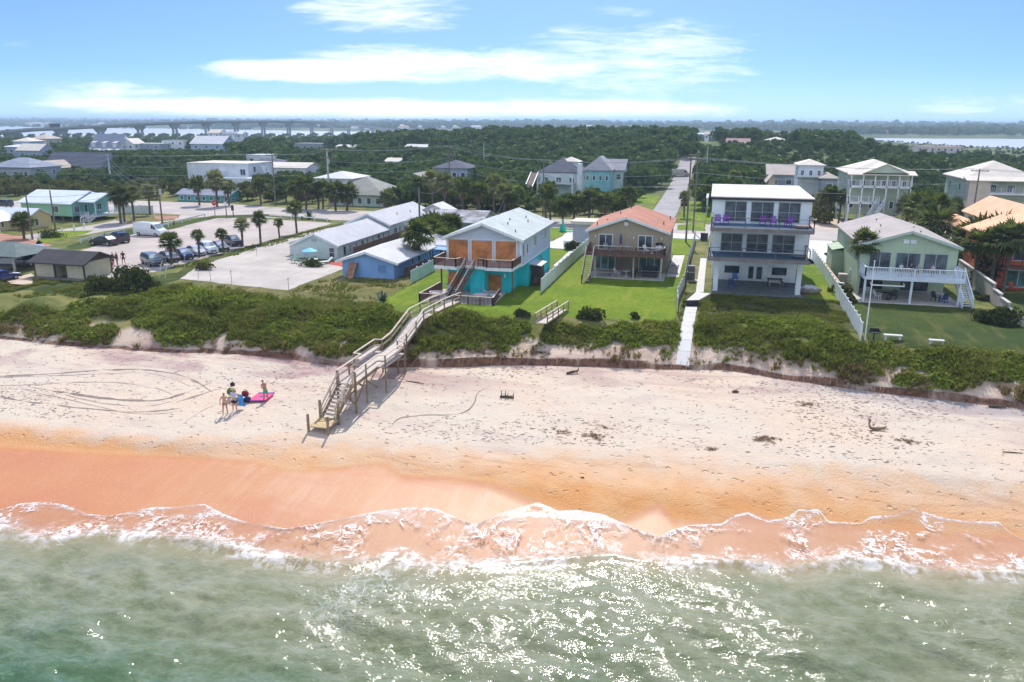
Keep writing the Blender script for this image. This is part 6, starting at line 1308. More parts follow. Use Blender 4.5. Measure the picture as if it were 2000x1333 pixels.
# arched balcony house
t, q = H('mint house with dark roof, arched white balcony and small roof cupola', 1050, 1134, 338, 184, 5.6, 'hip', 3.2, 'mint', 'dark', 12, 3)
xl, xr_, zb, ze, dd = q; ar = MB()
zf = at(1100, 358, dd - 2)[2]
m_ = MB(); m_.box(xl + .4, xr_ - 1.4, dd - 2.2, dd - .01, zf - .3, zf); m_.build('balcony', WALLS['white'], t); m_ = MB(); railing(m_, [(xl + .4, dd - 2.1), (xr_ - 1.4, dd - 2.1)], zf, .9, bal=.25, wd=.06); m_.build('railing', WALLS['white'], t)
w_ = (xr_ - xl - 2.0)
for k in range(3): x = xl + .5 + w_ * k / 2; m_ = MB(); m_.box(x - .18, x + .18, dd - 2.25, dd - 1.95, zb, ze - .2); m_.build('column', WALLS['white'], t)
for k in range(2):
    x0_ = xl + .5 + w_ * k / 2 + .2; x1_ = xl + .5 + w_ * (k + 1) / 2 - .2; m_ = MB(); n = 10; zc = ze - 1.3; vs = []; fs = []
    for i in range(n + 1): a = math.pi * i / n; X = (x0_ + x1_) / 2 - math.cos(a) * (x1_ - x0_) / 2; Z = zc + math.sin(a) * 1.0; vs += [(X, dd - 2.2, Z), (X, dd - 2.2, ze - .1), (X, dd - 2.0, Z), (X, dd - 2.0, ze - .1)]
    for i in range(n): b0 = i * 4; fs += [(b0, b0 + 4, b0 + 5, b0 + 1), (b0 + 2, b0 + 3, b0 + 7, b0 + 6), (b0, b0 + 2, b0 + 6, b0 + 4)]
    m_.add(vs, fs); m_.build('arch', WALLS['white'], t)
cx0, cx1 = at(1098, 318, dd + 5)[0], at(1130, 318, dd + 5)[0]; zt_ = at(1110, 316, dd + 5)[2]
m_ = MB(); m_.box(cx0, cx1, dd + 4, dd + 8, ze + .4, zt_); cu = m_.build('cupola', WALLS['white'], t); m_ = MB(); e_ = .5; m_.add([(cx0 - e_, dd + 3.5, zt_), (cx1 + e_, dd + 3.5, zt_), (cx1 + e_, dd + 8.5, zt_), (cx0 - e_, dd + 8.5, zt_), ((cx0 + cx1) / 2, dd + 6, zt_ + 1.1)], [(3, 2, 1, 0), (0, 1, 4), (1, 2, 4), (2, 3, 4), (3, 0, 4)]); m_.build('cupola_roof', ROOFS['cream'], cu)
m_ = MB(); xc_ = at(1132, 330, dd - .5)[0]; m_.box(xc_ - .5, xc_ + .5, dd - .6, dd + .6, zb, at(1132, 320, dd)[2]); m_.build('chimney', WALLS['white'], t)
H('turquoise house with large grey hip roof right of the arched balcony house', 1138, 1196, 334, 200, 5, 'hip', 3.4, 'turq', 'grey', 12, 4); H('grey gabled wing right of the turquoise hip-roofed house', 1176, 1222, 332, 206, 4.5, 'gx', 2.3, 'mint', 'grey', 9, 2)
t = thing('outdoor_stair', 'steep dark roof walk with white rails in the thicket left of the arched balcony house', 'stairs', (*at(1036, 360, 176)[:2], ZG)); a_, b2, c_ = at(1040, 338, 182), at(1028, 366, 172), 2.2
m_ = MB(); m_.slab([(b2[0] - .2, b2[1], b2[2]), (b2[0] + 1.3, b2[1], b2[2]), (a_[0] + 1.2, a_[1], a_[2]), (a_[0] - .4, a_[1], a_[2])], .2); m_.build('ramp', SHEDW, t)
for k in (-.3, 1.35): m_ = MB(); m_.bar((b2[0] + k, b2[1], b2[2] + .2), (a_[0] + k, a_[1], a_[2] + .2), .15, .15); m_.build('side_rail', WHITE, t)
# utility hut, wall, statue behind
t = thing('utility_hut', 'grey-blue flat-roofed hut left behind the tan house', 'hut', (-19, 124, ZG)); xa, xb2 = at(1119, 440, 118)[0], at(1165, 440, 118)[0]
m_ = MB(); m_.box(xa, xb2 + 1, 118, 122, ZG, 7.3); m_.build('wall', WALLS['grey'], t); m_ = MB(); m_.box(xa - .3, xb2 + 1.2, 117.7, 122.3, 7.3, 7.75); m_.build('roof', WALLS['cream'], t)
fence('low white picket fence before the grey-blue hut', [(xa - .5, 113.2), (xa + 4.5, 113.1)], .9, VINYL, WHITE, panel=1.5)
x_, y_ = g(1099, 453); t = thing('bottle_sculpture', 'teal bottle-shaped sculpture on the lawn by the main road', 'sculpture', (x_, y_, ZG)); m_ = MB(); m_.tube([(0, 0, 0), (0, 0, .3), (0, 0, .9), (0, 0, 1.35), (0, 0, 1.7), (0, 0, 1.9)], [.55, .55, .42, .16, .14, .1], 14); m_.build('bottle', mat('teal_paint', (.02, .42, .34), .5, .1), t, local=True, smooth=True); m_ = MB(); m_.cyl(0, 0, 1.88, 2.05, .09, .09, 10); m_.build('cap', WHITE, t, local=True); m_ = MB(); m_.box(-.6, 1.6, -.5, .5, -.05, .18); m_.build('plinth', _mats['teal_paint'], t, local=True)
# raised sage houses on the right
t, q = H('raised three-level sage green house with cream hip roof, front gable and two balconies', 1652, 1786, 340, 152, 7.0, 'hip', 2.2, 'green', 'cream', 13, 6, 2, posts=6, oh=.6); xl, xr_, zb, ze, dd = q
zu, zl = at(1700, 364, dd - 2.2)[2], at(1700, 396, dd - 2.2)[2]
for zd, xe in ((zu, xr_ - .6), (zl, (xl + xr_) / 2)):
    m_ = MB(); m_.box(xl + .6, xe, dd - 2.2, dd - .003, zd - .3, zd); dk = m_.build('balcony', WALLS['white'], t); m_ = MB(); pts = [(xl + .6, dd - .1), (xl + .6, dd - 2.15), (xe, dd - 2.15)]; railing(m_, pts, zd, 1.0, bal=.3, wd=.06); caprail(m_, pts, zd, 1.0, .12); m_.build('railing', WALLS['white'], dk)
for k in range(6): x = xl + .7 + (xr_ - xl - 1.4) * k / 5; m_ = MB(); m_.box(x - .1, x + .1, dd - 2.2, dd - 2.0, ZG, ze - .1); m_.build('column', WALLS['white'], t)
xm_ = (xl + xr_) / 2 + .5; m_ = MB(); zg = ze + .1
m_.add([(xm_ - 3.2, dd - 2.6, zg + .2), (xm_ + 3.2, dd - 2.6, zg + .2), (xm_, dd - 2.6, zg + 1.6), (xm_ - 3.2, dd + 2, zg + .2), (xm_ + 3.2, dd + 2, zg + .2), (xm_, dd + 4, zg + 1.6)], [(0, 1, 2), (0, 3, 4, 1)]); m_.build('front_gable', WALLS['green'], t)
m_ = MB(); m_.slab([(xm_ - 3.6, dd - 2.8, zg + .15), (xm_, dd - 2.8, zg + 1.75), (xm_, dd + 5, zg + 1.75), (xm_ - 3.6, dd + 2, zg + .15)], .12); m_.slab([(xm_, dd - 2.8, zg + 1.75), (xm_ + 3.6, dd - 2.8, zg + .15), (xm_ + 3.6, dd + 2, zg + .15), (xm_, dd + 5, zg + 1.75)], .12); m_.slab([(xl, dd - 2.7, ze), (xr_, dd - 2.7, ze), (xr_, dd, ze + .55), (xl, dd, ze + .55)], .12); m_.build('gable_roof', ROOFS['cream'], t)
stairs(t, ((xl + xr_) / 2 + .3, dd - 2.4, zl), ((xl + xr_) / 2 - 2.4, dd - 5.5, ZG), 1.3, WALLS['white'], WALLS['white'], WALLS['white'], .9)
t, q = H('cream and sage raised house with hip roof at the right edge', 1880, 2040, 352, 158, 6.0, 'hip', 3.0, 'green', 'cream', 13, 4, 2, posts=5, oh=.6); xl, xr_, zb, ze, dd = q; zu = at(1960, 378, dd - 2)[2]
m_ = MB(); m_.box(xl + 4, xr_, dd - 2.2, dd - .003, zu - .3, zu); dk = m_.build('balcony', WALLS['white'], t); m_ = MB(); railing(m_, [(xl + 4, dd - 2.1), (xr_, dd - 2.1)], zu, 1.0, bal=.3, wd=.06); m_.build('railing', WALLS['white'], dk)
m_ = MB(); m_.box(xl + .6, xl + 3.99, dd - 2.2, dd - .003, zb, ze - .01); m_.build('front_wing', WALLS['cream'], t); m_ = MB(); m_.slab([(xl, dd - 2.7, ze), (xr_, dd - 2.7, ze), (xr_, dd, ze + .55), (xl, dd, ze + .55)], .12); m_.build('porch_roof', ROOFS['cream'], t)
t, q = H('white tower house with hip roof and balcony rising behind the white house', 1556, 1614, 324, 196, 4.5, 'hip', 1.3, 'white', 'cream', 8, 3); xl, xr_, zb, ze, dd = q; zu = at(1580, 344, dd - 2)[2]
m_ = MB(); m_.box(xl, xr_ - 1, dd - 2.2, dd - .003, zu - .3, zu); dk = m_.build('balcony', WALLS['white'], t); m_ = MB(); railing(m_, [(xl, dd - .1), (xl, dd - 2.1), (xr_ - 1, dd - 2.1)], zu, 1.0, bal=.3, wd=.06); m_.build('railing', WALLS['white'], dk)
H('low grey roof left of the white tower house', 1496, 1560, 341, 206, 3, 'gx', 2.0, 'grey', 'tan', 9, 2); H('low grey-roofed wing right of the white tower house', 1600, 1642, 350, 192, 3, 'hip', 1.2, 'grey', 'tan', 8, 1)
H('pinkish flat-topped villa with parapets standing by the river on the right', 1790, 1880, 287, 520, 6, 'flat', .3, 'pink', 'pink', 12, 7)
H('house with wide cream hip roof on the wooded ridge', 1491, 1544, 276, 430, 4, 'hip', 2.0, 'cream', 'cream', 12, 4); H('pink-roofed house with white wall in the woods left of the ridge house', 1417, 1466, 286, 360, 4, 'gx', 3.0, 'white', 'pink', 10, 3)
H('low building with tan roof half hidden in the far woods', 1375, 1386, 263, 560, 4, 'gx', 1.5, 'white', 'tan', 8, 1); H('small gabled roof peeking behind the flat roof of the white house', 1496, 1520, 352, 170, 3, 'gy', .9, 'cream', 'tan', 6, 1)
H('flat white house on the left of the side street behind the poles', 1375, 1388, 388, 160, 3.5, 'flat', .3, 'mint', 'white', 9, 1)

# ------------------------------------------------------------------ woods placement
def clear_of(x, y, r, sight=True):
    for (cx, cy2, cr, front) in KEEP:
        if math.hypot(x - cx, y - cy2) < cr + r: return False
    return True
def vis_block(x, y, ztop, r):          # would this tree hide a house wall it should not?
    for (cx, cy2, cr, front) in KEEP:
        if y < front and y > front * .55:
            k = front / y; xx = x * k
            zz = CAM_H + (ztop - CAM_H) * k
            if abs(xx - cx) < cr + r * k * .8 and zz > tz(cx, front) + 2.4: return True
    return False
LB = ['dense dark green oak in the woods beyond the main road', 'olive scrub tree in the low woods beyond the main road']
rt = random.Random(11); placed = []; n_ind = 0
def region(x, y):
    if y < 152: return 0
    if -125 < x < -60 and y < 158: return 0
    if -20 < x < 3 and y < 286 and abs(x + 9.6) < 4.2: return 0
    if abs(x + 9.6) < 7 and y < 215: return 0
    if -6 < x < 14 and y < 170: return 0
    return 1
cands = []
yy = 152.0
while yy < 330:
    step = 4.2 + (yy - 150) * .011; x = -1.12 * yy - 30
    while x < .45 * yy + 18:
        cands.append((x + rt.uniform(-1.7, 1.7), yy + rt.uniform(-1.7, 1.7))); x += step
    yy += step * .92
cands.sort(key=lambda p: p[1])
far_pts = []
for (x, y) in cands:
    if not region(x, y) or not clear_of(x, y, 1.5): continue
    zt_ = tz(x, y); scrub = (x < -95 and y < 240 and vnoise(x, y, 30, 91) > .25) or (x > 15 and vnoise(x, y, 40, 92) > .45)
    s_ = rt.uniform(.8, 1.25); 
    if scrub: s_ *= rt.uniform(.55, .8)
    if x > 20: s_ *= .8
    hh = (4.2 if scrub else 5.8) * s_
    if vis_block(x, y, zt_ + hh, 3 * s_):
        s_ *= .5; hh *= .5
        if vis_block(x, y, zt_ + hh, 3 * s_): continue
    placed.append((x, y, zt_, s_, scrub))
for (x, y, z, s_, scrub) in placed:
    if n_ind < 290: use(OAKS[rt.randrange(5, 8)] if scrub else OAKS[rt.randrange(5)], (x, y, z - .2), rt.uniform(0, 6.28), LB[int(scrub)], 'scrub trees in the woods' if scrub else 'oaks in the woods', s_); n_ind += 1
    else: far_pts.append((x, y, s_ * 1.0))
yy = 330.0
while yy < 1050:
    step = 6 + (yy - 330) * .022; x = -1.1 * yy
    while x < .46 * yy + 10:
        X, Y = x + rt.uniform(-2, 2), yy + rt.uniform(-2, 2); d = math.hypot(X, Y); nb = float(near_bank(X))
        if Y < nb - 8 and clear_of(X, Y, 2):
            s_ = rt.uniform(.9, 1.4) * (1 if Y < 560 else .55 + .35 * vnoise(X, Y, 60, 95))
            if X > 55 + (Y - 330) * .05: s_ *= .55
            if X > 40 and Y > 480: s_ *= .7
            if X < -300 and Y > 420: s_ *= .75
            if vis_block(X, Y, tz(X, Y) + 5.6 * s_, 3): s_ *= .45
            if not vis_block(X, Y, tz(X, Y) + 5.6 * s_, 3) and not (X > 70 and 395 < Y < 520): far_pts.append((X, Y, s_))
        x += step
    yy += step * .9
far_pts = np.array(far_pts)
def strew2(name, pts, library, m, zoff=-.3):
    rng = np.random.default_rng(9); k = rng.integers(0, len(library), len(pts)); z = terr(pts[:, 0], pts[:, 1]) + zoff; out = []
    for q in range(len(library)):
        i = np.where(k == q)[0]; L = library[q]; a = rng.uniform(0, 6.28, len(i)); c_, s_ = np.cos(a)[:, None], np.sin(a)[:, None]; S = pts[i, 2][:, None]
        out.append(np.stack([(L[None, :, 0] * c_ - L[None, :, 1] * s_) * S + pts[i, 0][:, None], (L[None, :, 0] * s_ + L[None, :, 1] * c_) * S + pts[i, 1][:, None], L[None, :, 2] * S + z[i][:, None]], -1).reshape(-1, 3))
    v_ = np.concatenate(out); o = bpy.data.objects.new(name, mesh_np(name, v_, qfaces(len(v_)), [m], smooth=False)); C.objects.link(o); return o
farlib = [crown(230, 3.7, 5.8, 1.25, 300 + k, 7, .3) for k in range(6)]
o = tag(strew2('distant_woods', far_pts, farlib, L_FAR), 'dark green woods filling the land up to the river', 'woods', None, 'stuff')
# trees beyond the river: long mixed bands
pts = []
for (n_, y0_, y1_, s0, s1) in ((2600, 40, 500, 1.5, 2.6), (2600, 500, 1600, 2.2, 3.6), (2600, 1600, 4200, 3.0, 5.5)):
    a = np.random.default_rng(int(y0_)).random((n_, 3)); D = (y0_ + a[:, 1] * (y1_ - y0_)); ang = -1.02 + a[:, 0] * 1.40; Yb = 1400 + D; X = np.tan(ang) * Yb; Y = far_bank(X) + D; X = np.tan(ang) * Y
    kp = vnoise(X, Y, 220, 98) > .32; pts.append(np.stack([X, Y, s0 + a[:, 2] * (s1 - s0)], 1)[kp])
farlib2 = [crown(60, 4.2, 5.0, 2.4, 400 + k, 5, .2) for k in range(5)]
tag(strew2('far_shore_trees', np.concatenate(pts), farlib2, L_FAR), 'hazy belts of trees on the land beyond the river', 'woods', None, 'stuff')
# ridge of low far hills at the skyline
X = np.linspace(-14000, 9000, 240); m_ = MB(); vs = []
for x in X: vs += [(float(x), 8600, -5), (float(x), 8900, float(16 + 14 * fbm(np.array([x]), np.array([0.]), 900, 3, 4)[0])), (float(x), 9600, -5)]
fs = []
for i in range(len(X) - 1): b0 = i * 3; fs += [(b0, b0 + 3, b0 + 4, b0 + 1), (b0 + 1, b0 + 4, b0 + 5, b0 + 2)]
m_.add(vs, fs); tag(m_.build('hills', L_FAR, smooth=False), kind='structure')
# pale buildings scattered in the town beyond the river
rt = random.Random(5)
def town(pl, pr_, n, dy=(60, 700), lab='small pale building of the hazy town beyond the river', sz=(8, 26)):
    for k in range(n):
        p = rt.uniform(pl, pr_); X0_ = at(p, 250, 1500)[0]; Yb = float(far_bank(X0_)) + rt.uniform(*dy); X_ = at(p, 250, Yb)[0]; w_ = rt.uniform(*sz); h_ = rt.uniform(5, 10)
        t = thing('town_building', lab, 'building', (X_, Yb, 2), 0, 'pale buildings of the town beyond the river')
        m_ = MB(); m_.box(-w_ / 2, w_ / 2, -6, 6, -2, h_); m_.build('wall', WALLS[rt.choice(['white', 'cream', 'pink', 'white'])], t, local=True)
        m_ = MB(); m_.add([(-w_ / 2 - 1, -7, h_), (w_ / 2 + 1, -7, h_), (w_ / 2 + 1, 7, h_), (-w_ / 2 - 1, 7, h_), (-w_ / 2 + 4, 0, h_ + 3), (w_ / 2 - 4, 0, h_ + 3)], [(3, 2, 1, 0), (0, 1, 5, 4), (1, 2, 5), (2, 3, 4, 5), (3, 0, 4)]); m_.build('roof', ROOFS[rt.choice(['white', 'cream', 'pink', 'grey'])], t, local=True)
town(870, 1240, 46, (20, 420)); town(740, 900, 12, (10, 250)); town(520, 760, 10, (10, 600)); town(60, 330, 14, (50, 500)); town(1240, 1480, 12, (50, 700)); town(1560, 1750, 8, (50, 500), sz=(6, 14)); town(1800, 1990, 6, (200, 900), sz=(8, 16))

# ------------------------------------------------------------------ bridge
BR = mat('grey_concrete_bridge', (.27, .28, .29), .85, .1, .05, .01)
P1 = at(195, 247, 855 * .80); P2 = at(765, 255.5, 1290 * .99)
piers = [(-75, 0), (20, 0), (118, 0), (195, 0), (272, 0), (340, 0), (403, 0), (460, 0), (513, 0), (563, 0), (608, 0), (647, 0), (680, 0), (706, 0), (728, 0), (747, 0)]
deck_px = [(-80, 268), (0, 258), (60, 253), (118, 250.5), (195, 247), (272, 243), (340, 240), (403, 238.3), (460, 237.3), (513, 237.2), (563, 237.8), (608, 239), (647, 240.8), (680, 243.5), (706, 246), (728, 249), (747, 252), (770, 256), (800, 260)]
def on_line(px, py):
    d = vf + vr * ((px - 1000) / FPX) - vu * ((py - 666.5) / FPX); dx, dy = P2[0] - P1[0], P2[1] - P1[1]
    den = d.x * dy - d.y * dx; t_ = (P1[0] * dy - P1[1] * dx) / den; return (t_ * d.x, t_ * d.y, CAM_H + t_ * d.z)
t = thing('road_bridge', 'long grey arched road bridge on twin-column piers over the river', 'bridge', (P1[0], P1[1], 0))
pd = [Vector(on_line(*p)) for p in deck_px]; dirn = (pd[-1] - pd[0]); dirn.z = 0; dirn.normalize(); sd2 = Vector((-dirn.y, dirn.x, 0)) * 6
m_ = MB(); n = len(pd); vs = []
for p in pd: vs += [p + sd2, p - sd2, p - sd2 * .7 - Vector((0, 0, 1.9)), p + sd2 * .7 - Vector((0, 0, 1.9))]
fs = []
for i in range(n - 1): b0 = i * 4; fs += [(b0, b0 + 1, b0 + 5, b0 + 4), (b0 + 1, b0 + 2, b0 + 6, b0 + 5), (b0 + 2, b0 + 3, b0 + 7, b0 + 6), (b0 + 3, b0, b0 + 4, b0 + 7)]
m_.add(vs, fs); m_.build('deck', BR, t)
m_ = MB()
for s_ in (-1, 1):
    for a_, b2 in zip(pd[:-1], pd[1:]): m_.bar(a_ + sd2 * s_ * .97 + Vector((0, 0, .5)), b2 + sd2 * s_ * .97 + Vector((0, 0, .5)), .3, .9)
m_.build('parapet', BR, t)
for (px_p, _) in piers:
    i = max(j for j in range(n - 1) if deck_px[j][0] <= px_p); f_ = (px_p - deck_px[i][0]) / (deck_px[i + 1][0] - deck_px[i][0]); py = deck_px[i][1] + f_ * (deck_px[i + 1][1] - deck_px[i][1]); p = Vector(on_line(px_p, py)); zt_ = p.z - 1.9
    m_ = MB(); a_ = dirn
    for s_ in (-1, 1):
        if zt_ > 4.2: c_ = Vector((p.x, p.y, 0)) + a_ * (s_ * 2.6); m_.bar(c_ + Vector((0, 0, -1.5)), c_ + Vector((0, 0, zt_ - 3)), 1.7, 2.2, up=(0, 1, 0))
    hw = 7.0 if zt_ > 9 else 5.5; lo = max(-1.5, zt_ - 4.0); q = [(-3.8, lo), (3.8, lo), (hw, zt_ - 1.0), (hw, zt_), (-hw, zt_), (-hw, zt_ - 1.0)]
    vs = []
    for s_ in (-1, 1): vs += [Vector((p.x, p.y, 0)) + a_ * u_ + Vector((0, 0, z_)) + sd2 * (.22 * s_) for u_, z_ in q]
    m_.add(vs, [tuple(range(6))[::-1], tuple(range(6, 12))] + [(i_, (i_ + 1) % 6, 6 + (i_ + 1) % 6, 6 + i_) for i_ in range(6)]); m_.build('pier', BR, t)
for (px_p, py, L, hh, nm, lb, ct) in ((110, 250.5, 12, 3.6, 'box_truck', 'dark box truck driving over the left end of the bridge', 'truck'), (158, 248.3, 5, 1.6, 'car', 'small dark car on the bridge behind the truck', 'car'), (16, 256.5, 5, 1.6, 'car', 'small dark car at the left end of the bridge', 'car')):
    p = Vector(on_line(px_p, py)); t = thing(nm, lb, ct, (p.x, p.y, p.z), math.atan2(dirn.y, dirn.x)); m_ = MB()
    if hh > 3: m_.box(-6, 3.4, -1.25, 1.25, .9, 3.9); m_.build('cargo_box', DARKM, t, local=True); m_ = MB(); m_.box(3.6, 5.8, -1.2, 1.2, .6, 3.0); m_.build('cab', WHITE, t, local=True)
    else: m_.box(-2.3, 2.3, -.9, .9, .35, .95); m_.box(-1.4, 1.1, -.8, .8, .95, 1.5); m_.build('body', DARKM, t, local=True)
    for a_ in (-L * .33, L * .33):
        m_ = MB(); m_.tube([(a_, -1.2, .45), (a_, 1.2, .45)], .45, 10); m_.build('wheel', BLACK, t, local=True)
# ------------------------------------------------------------------ boardwalk over the dune to the beach
BW = mat('sun_bleached_boardwalk', (.56, .49, .41), .85, .14, 2.0, .012, pat=('gap', 7, .3, 'y')); BP = mat('grey_brown_timber_post', (.25, .19, .12), .85, .25, 2, .01); BR_ = mat('pale_timber_rail', (.50, .42, .32), .8, .15, 2)
t = thing('boardwalk', 'long weathered wooden boardwalk with rails and stairs from the turquoise house down to the beach', 'boardwalk', (-24.9, 60, 3))
BWP = [(-24.9, 50.2, 3.68), (-24.95, 54.6, 3.72), (-24.95, 58.6, 3.78), (-24.95, 60.6, 3.9), (-25.0, 65.0, 4.95), (-24.6, 69.5, 5.0), (-24.2, 73.4, 4.85)]
m_ = MB(); W2 = .62
for i in range(len(BWP) - 1):
    a_, b2 = Vector(BWP[i]), Vector(BWP[i + 1]); s1 = Vector((W2, 0, 0)); m_.slab([a_ - s1, a_ + s1, b2 + s1, b2 - s1], .06)
m_.build('walkway', BW, t)
m_ = MB()
for s_ in (-1, 1):
    for i in range(len(BWP) - 1): a_, b2 = Vector(BWP[i]), Vector(BWP[i + 1]); o_ = Vector((s_ * (W2 - .03), 0, -.18)); m_.bar(a_ + o_, b2 + o_, .07, .22)
m_.build('joist', BP, t)
def bwz(y): return float(np.interp(y, [p[1] for p in BWP], [p[2] for p in BWP]))
def bwx(y): return float(np.interp(y, [p[1] for p in BWP], [p[0] for p in BWP]))
for s_ in (-1, 1):
    ys_ = [50.25, 52.3, 54.5, 54.55, 58.55, 58.6, 60.6, 63, 65, 67.2, 69.5, 71.4, 73.3]
    r = MB(); c_ = MB(); pl = []
    for y in ys_:
        off = .68 + (.62 if 54.52 < y < 58.58 else 0); pl.append(Vector((bwx(y) + s_ * off, y, bwz(y))))
    for a_, b2 in zip(pl[:-1], pl[1:]): r.bar(a_ + Vector((0, 0, .45)), b2 + Vector((0, 0, .45)), .05, .12); c_.bar(a_ + Vector((0, 0, .92)), b2 + Vector((0, 0, .92)), .16, .05)
    ro_ = r.build('middle_rail', BR_, t); c_.build('handrail', CAP, ro_)
    for p in pl:
        zg_ = tz(p.x, p.y); m_ = MB(); m_.box(p.x - .052, p.x + .052, p.y - .052, p.y + .052, zg_ - .3, p.z + .9)
        if p.y not in (54.5, 58.6): m_.build('post', BP, t)
    m_ = MB(); x_ = bwx(56.5) + s_ * 1.0; m_.box(x_ - .22, x_ + .22, 54.7, 58.4, 4.12, 4.18); m_.build('bench_seat', BW, t); m_ = MB(); m_.box(bwx(56) + s_ * .63, bwx(56) + s_ * 1.28, 54.55, 58.55, 3.62, 3.70); m_.build('side_platform', BW, t)
    m_ = MB(); m_.bar((bwx(52) + s_ * .6, 50.4, 1.9), (bwx(52) + s_ * .6, 52.2, 3.3), .06, .14); m_.bar((bwx(52) + s_ * .6, 54.3, 2.1), (bwx(52) + s_ * .6, 52.4, 3.3), .06, .14); m_.build('brace', BP, t)
m_ = MB(); m_.bar((-25.5, 50.28, 2.1), (-24.3, 50.28, 3.1), .06, .14); m_.bar((-25.5, 50.32, 3.1), (-24.3, 50.32, 2.1), .06, .14); m_.build('cross_brace', BP, t)
stairs(t, (-24.9, 50.2, 3.62), (-25.3, 48.1, 1.72), 1.2, BW, BP, BR_, .88, 9, capm=CAP)
m_ = MB(); m_.box(-26.05, -24.55, 46.45, 48.25, 1.62, 1.70); m_.build('landing', mat('yellowish_landing_boards', (.50, .37, .19), .85, .2, 2, .01, pat=('gap', 6, .3, 'x')), t)
for (a_, b2, zt_) in ((-26.05, 46.5, 2.55), (-24.55, 46.45, 2.5), (-26.0, 48.2, 3.0), (-24.6, 48.2, 2.9), (-25.6, 50.3, 4.5), (-24.2, 50.3, 4.5)): m_ = MB(); m_.box(a_ - .07, a_ + .07, b2 - .07, b2 + .07, 1.0, zt_); m_.build('post', BP, t)
# short ramp
t = thing('boardwalk', 'short wooden ramp with two handrails at the dune edge of the bright lawn', 'boardwalk', (-13.6, 70, 4.6)); za, zb_ = 4.72, tz(-13.3, 73.6) + .12
A0, A1 = (-13.95, 66.5), (-13.35, 73.6); m_ = MB(); m_.slab([(A0[0] - .5, A0[1], za + .25), (A0[0] + .5, A0[1], za + .25), (A1[0] + .5, A1[1], zb_), (A1[0] - .5, A1[1], zb_)], .08); m_.build('walkway', BW, t)
for s_ in (-1, 1):
    m_ = MB(); pts = [(A0[0] + s_ * .55, A0[1], za + .2), (A1[0] + s_ * .55, A1[1], zb_)]; railing(m_, pts, None, .85, bal=0, post=1.7, wd=.05); m_.bar((pts[0][0], pts[0][1], za + .6), (pts[1][0], pts[1][1], zb_ + .45), .05, .09); o_ = m_.build('railing', BP, t); m_ = MB(); caprail(m_, pts, None, .86, .12); m_.build('handrail', CAP, o_)

# ------------------------------------------------------------------ lawn things on the right
x_, y_, z_ = gt(1689, 664); t = thing('flagpole', 'thin white flagpole without a flag at the lower corner of the green house lawn', 'flagpole', (x_, y_, z_)); m_ = MB(); m_.cyl(0, 0, -.2, 6.6, .06, .035, 10); m_.build('pole', WHITE, t, local=True); m_ = MB(); m_.cyl(0, 0, 6.6, 6.72, .06, .03, 10); m_.build('finial', WHITE, t, local=True)
x_, y_, z_ = gt(1706, 664); t = thing('barbecue_grill', 'black park grill on a single post beside the flagpole', 'grill', (x_, y_, z_)); m_ = MB(); m_.cyl(0, 0, -.1, .62, .05, .05, 8); m_.build('post', BLACK, t, local=True); m_ = MB(); m_.box(-.42, .42, -.26, .26, .62, .68); m_.box(-.42, -.38, -.26, .26, .68, .88); m_.box(.38, .42, -.26, .26, .68, .88); m_.box(-.38, .38, .22, .26, .68, .95); m_.build('firebox', BLACK, t, local=True)
for (a_, b2, w_, lb) in ((1743, 664, 1.45, 'white stone bench on the green lawn right of the park grill'), (1828, 674, 1.15, 'small pale bench half hidden in the dune grass at the lawn edge')):
    x_, y_, z_ = gt(a_, b2); t = thing('bench', lb, 'bench', (x_, y_, z_)); m_ = MB(); m_.box(-w_ / 2, w_ / 2, -.22, .22, .36, .44); m_.build('seat', M_CONC2, t, local=True)
    for s_ in (-1, 1): m_ = MB(); m_.box(s_ * w_ * .38 - .07, s_ * w_ * .38 + .07, -.16, .16, -.1, .36); m_.build('leg', M_CONC2, t, local=True)
t = thing('air_conditioner', 'tall dark air conditioner stack between the leaning fence and the white house', 'air conditioner', (-1.9, 92.3, ZG)); m_ = MB(); m_.box(-.42, .42, -.42, .42, .1, 1.0); m_.box(-.38, .38, -.38, .38, 1.08, 1.75); m_.build('cabinet', mat('dark_grey_casing', (.10, .105, .11), .5, .15), t, local=True); m_ = MB(); m_.box(-.44, .44, -.44, .44, 1.0, 1.08); m_.box(-.5, .9, -.5, .5, -.05, .1); m_.build('base', CONC, t, local=True)
t = thing('timber_stack', 'small stack of dark and white boards beside the leaning fence', 'boards', (-2.0, 99.5, ZG)); m_ = MB(); m_.box(-.5, .5, -.3, .3, 0, .25); m_.build('dark_boards', DARKM, t, local=True); m_ = MB(); m_.box(-.45, .55, -.42, -.3, .02, .18); m_.build('white_board', WHITE, t, local=True)
t = thing('waste_bin', 'dark wheeled bin behind the left corner of the white house', 'bin', (*g(1375, 470), ZG)); m_ = MB(); m_.box(-.55, .55, -.35, .35, .1, 1.05); m_.build('body', DARKM, t, local=True); m_ = MB(); m_.box(-.6, .6, -.38, .38, 1.05, 1.12); m_.build('lid', BLACK, t, local=True)

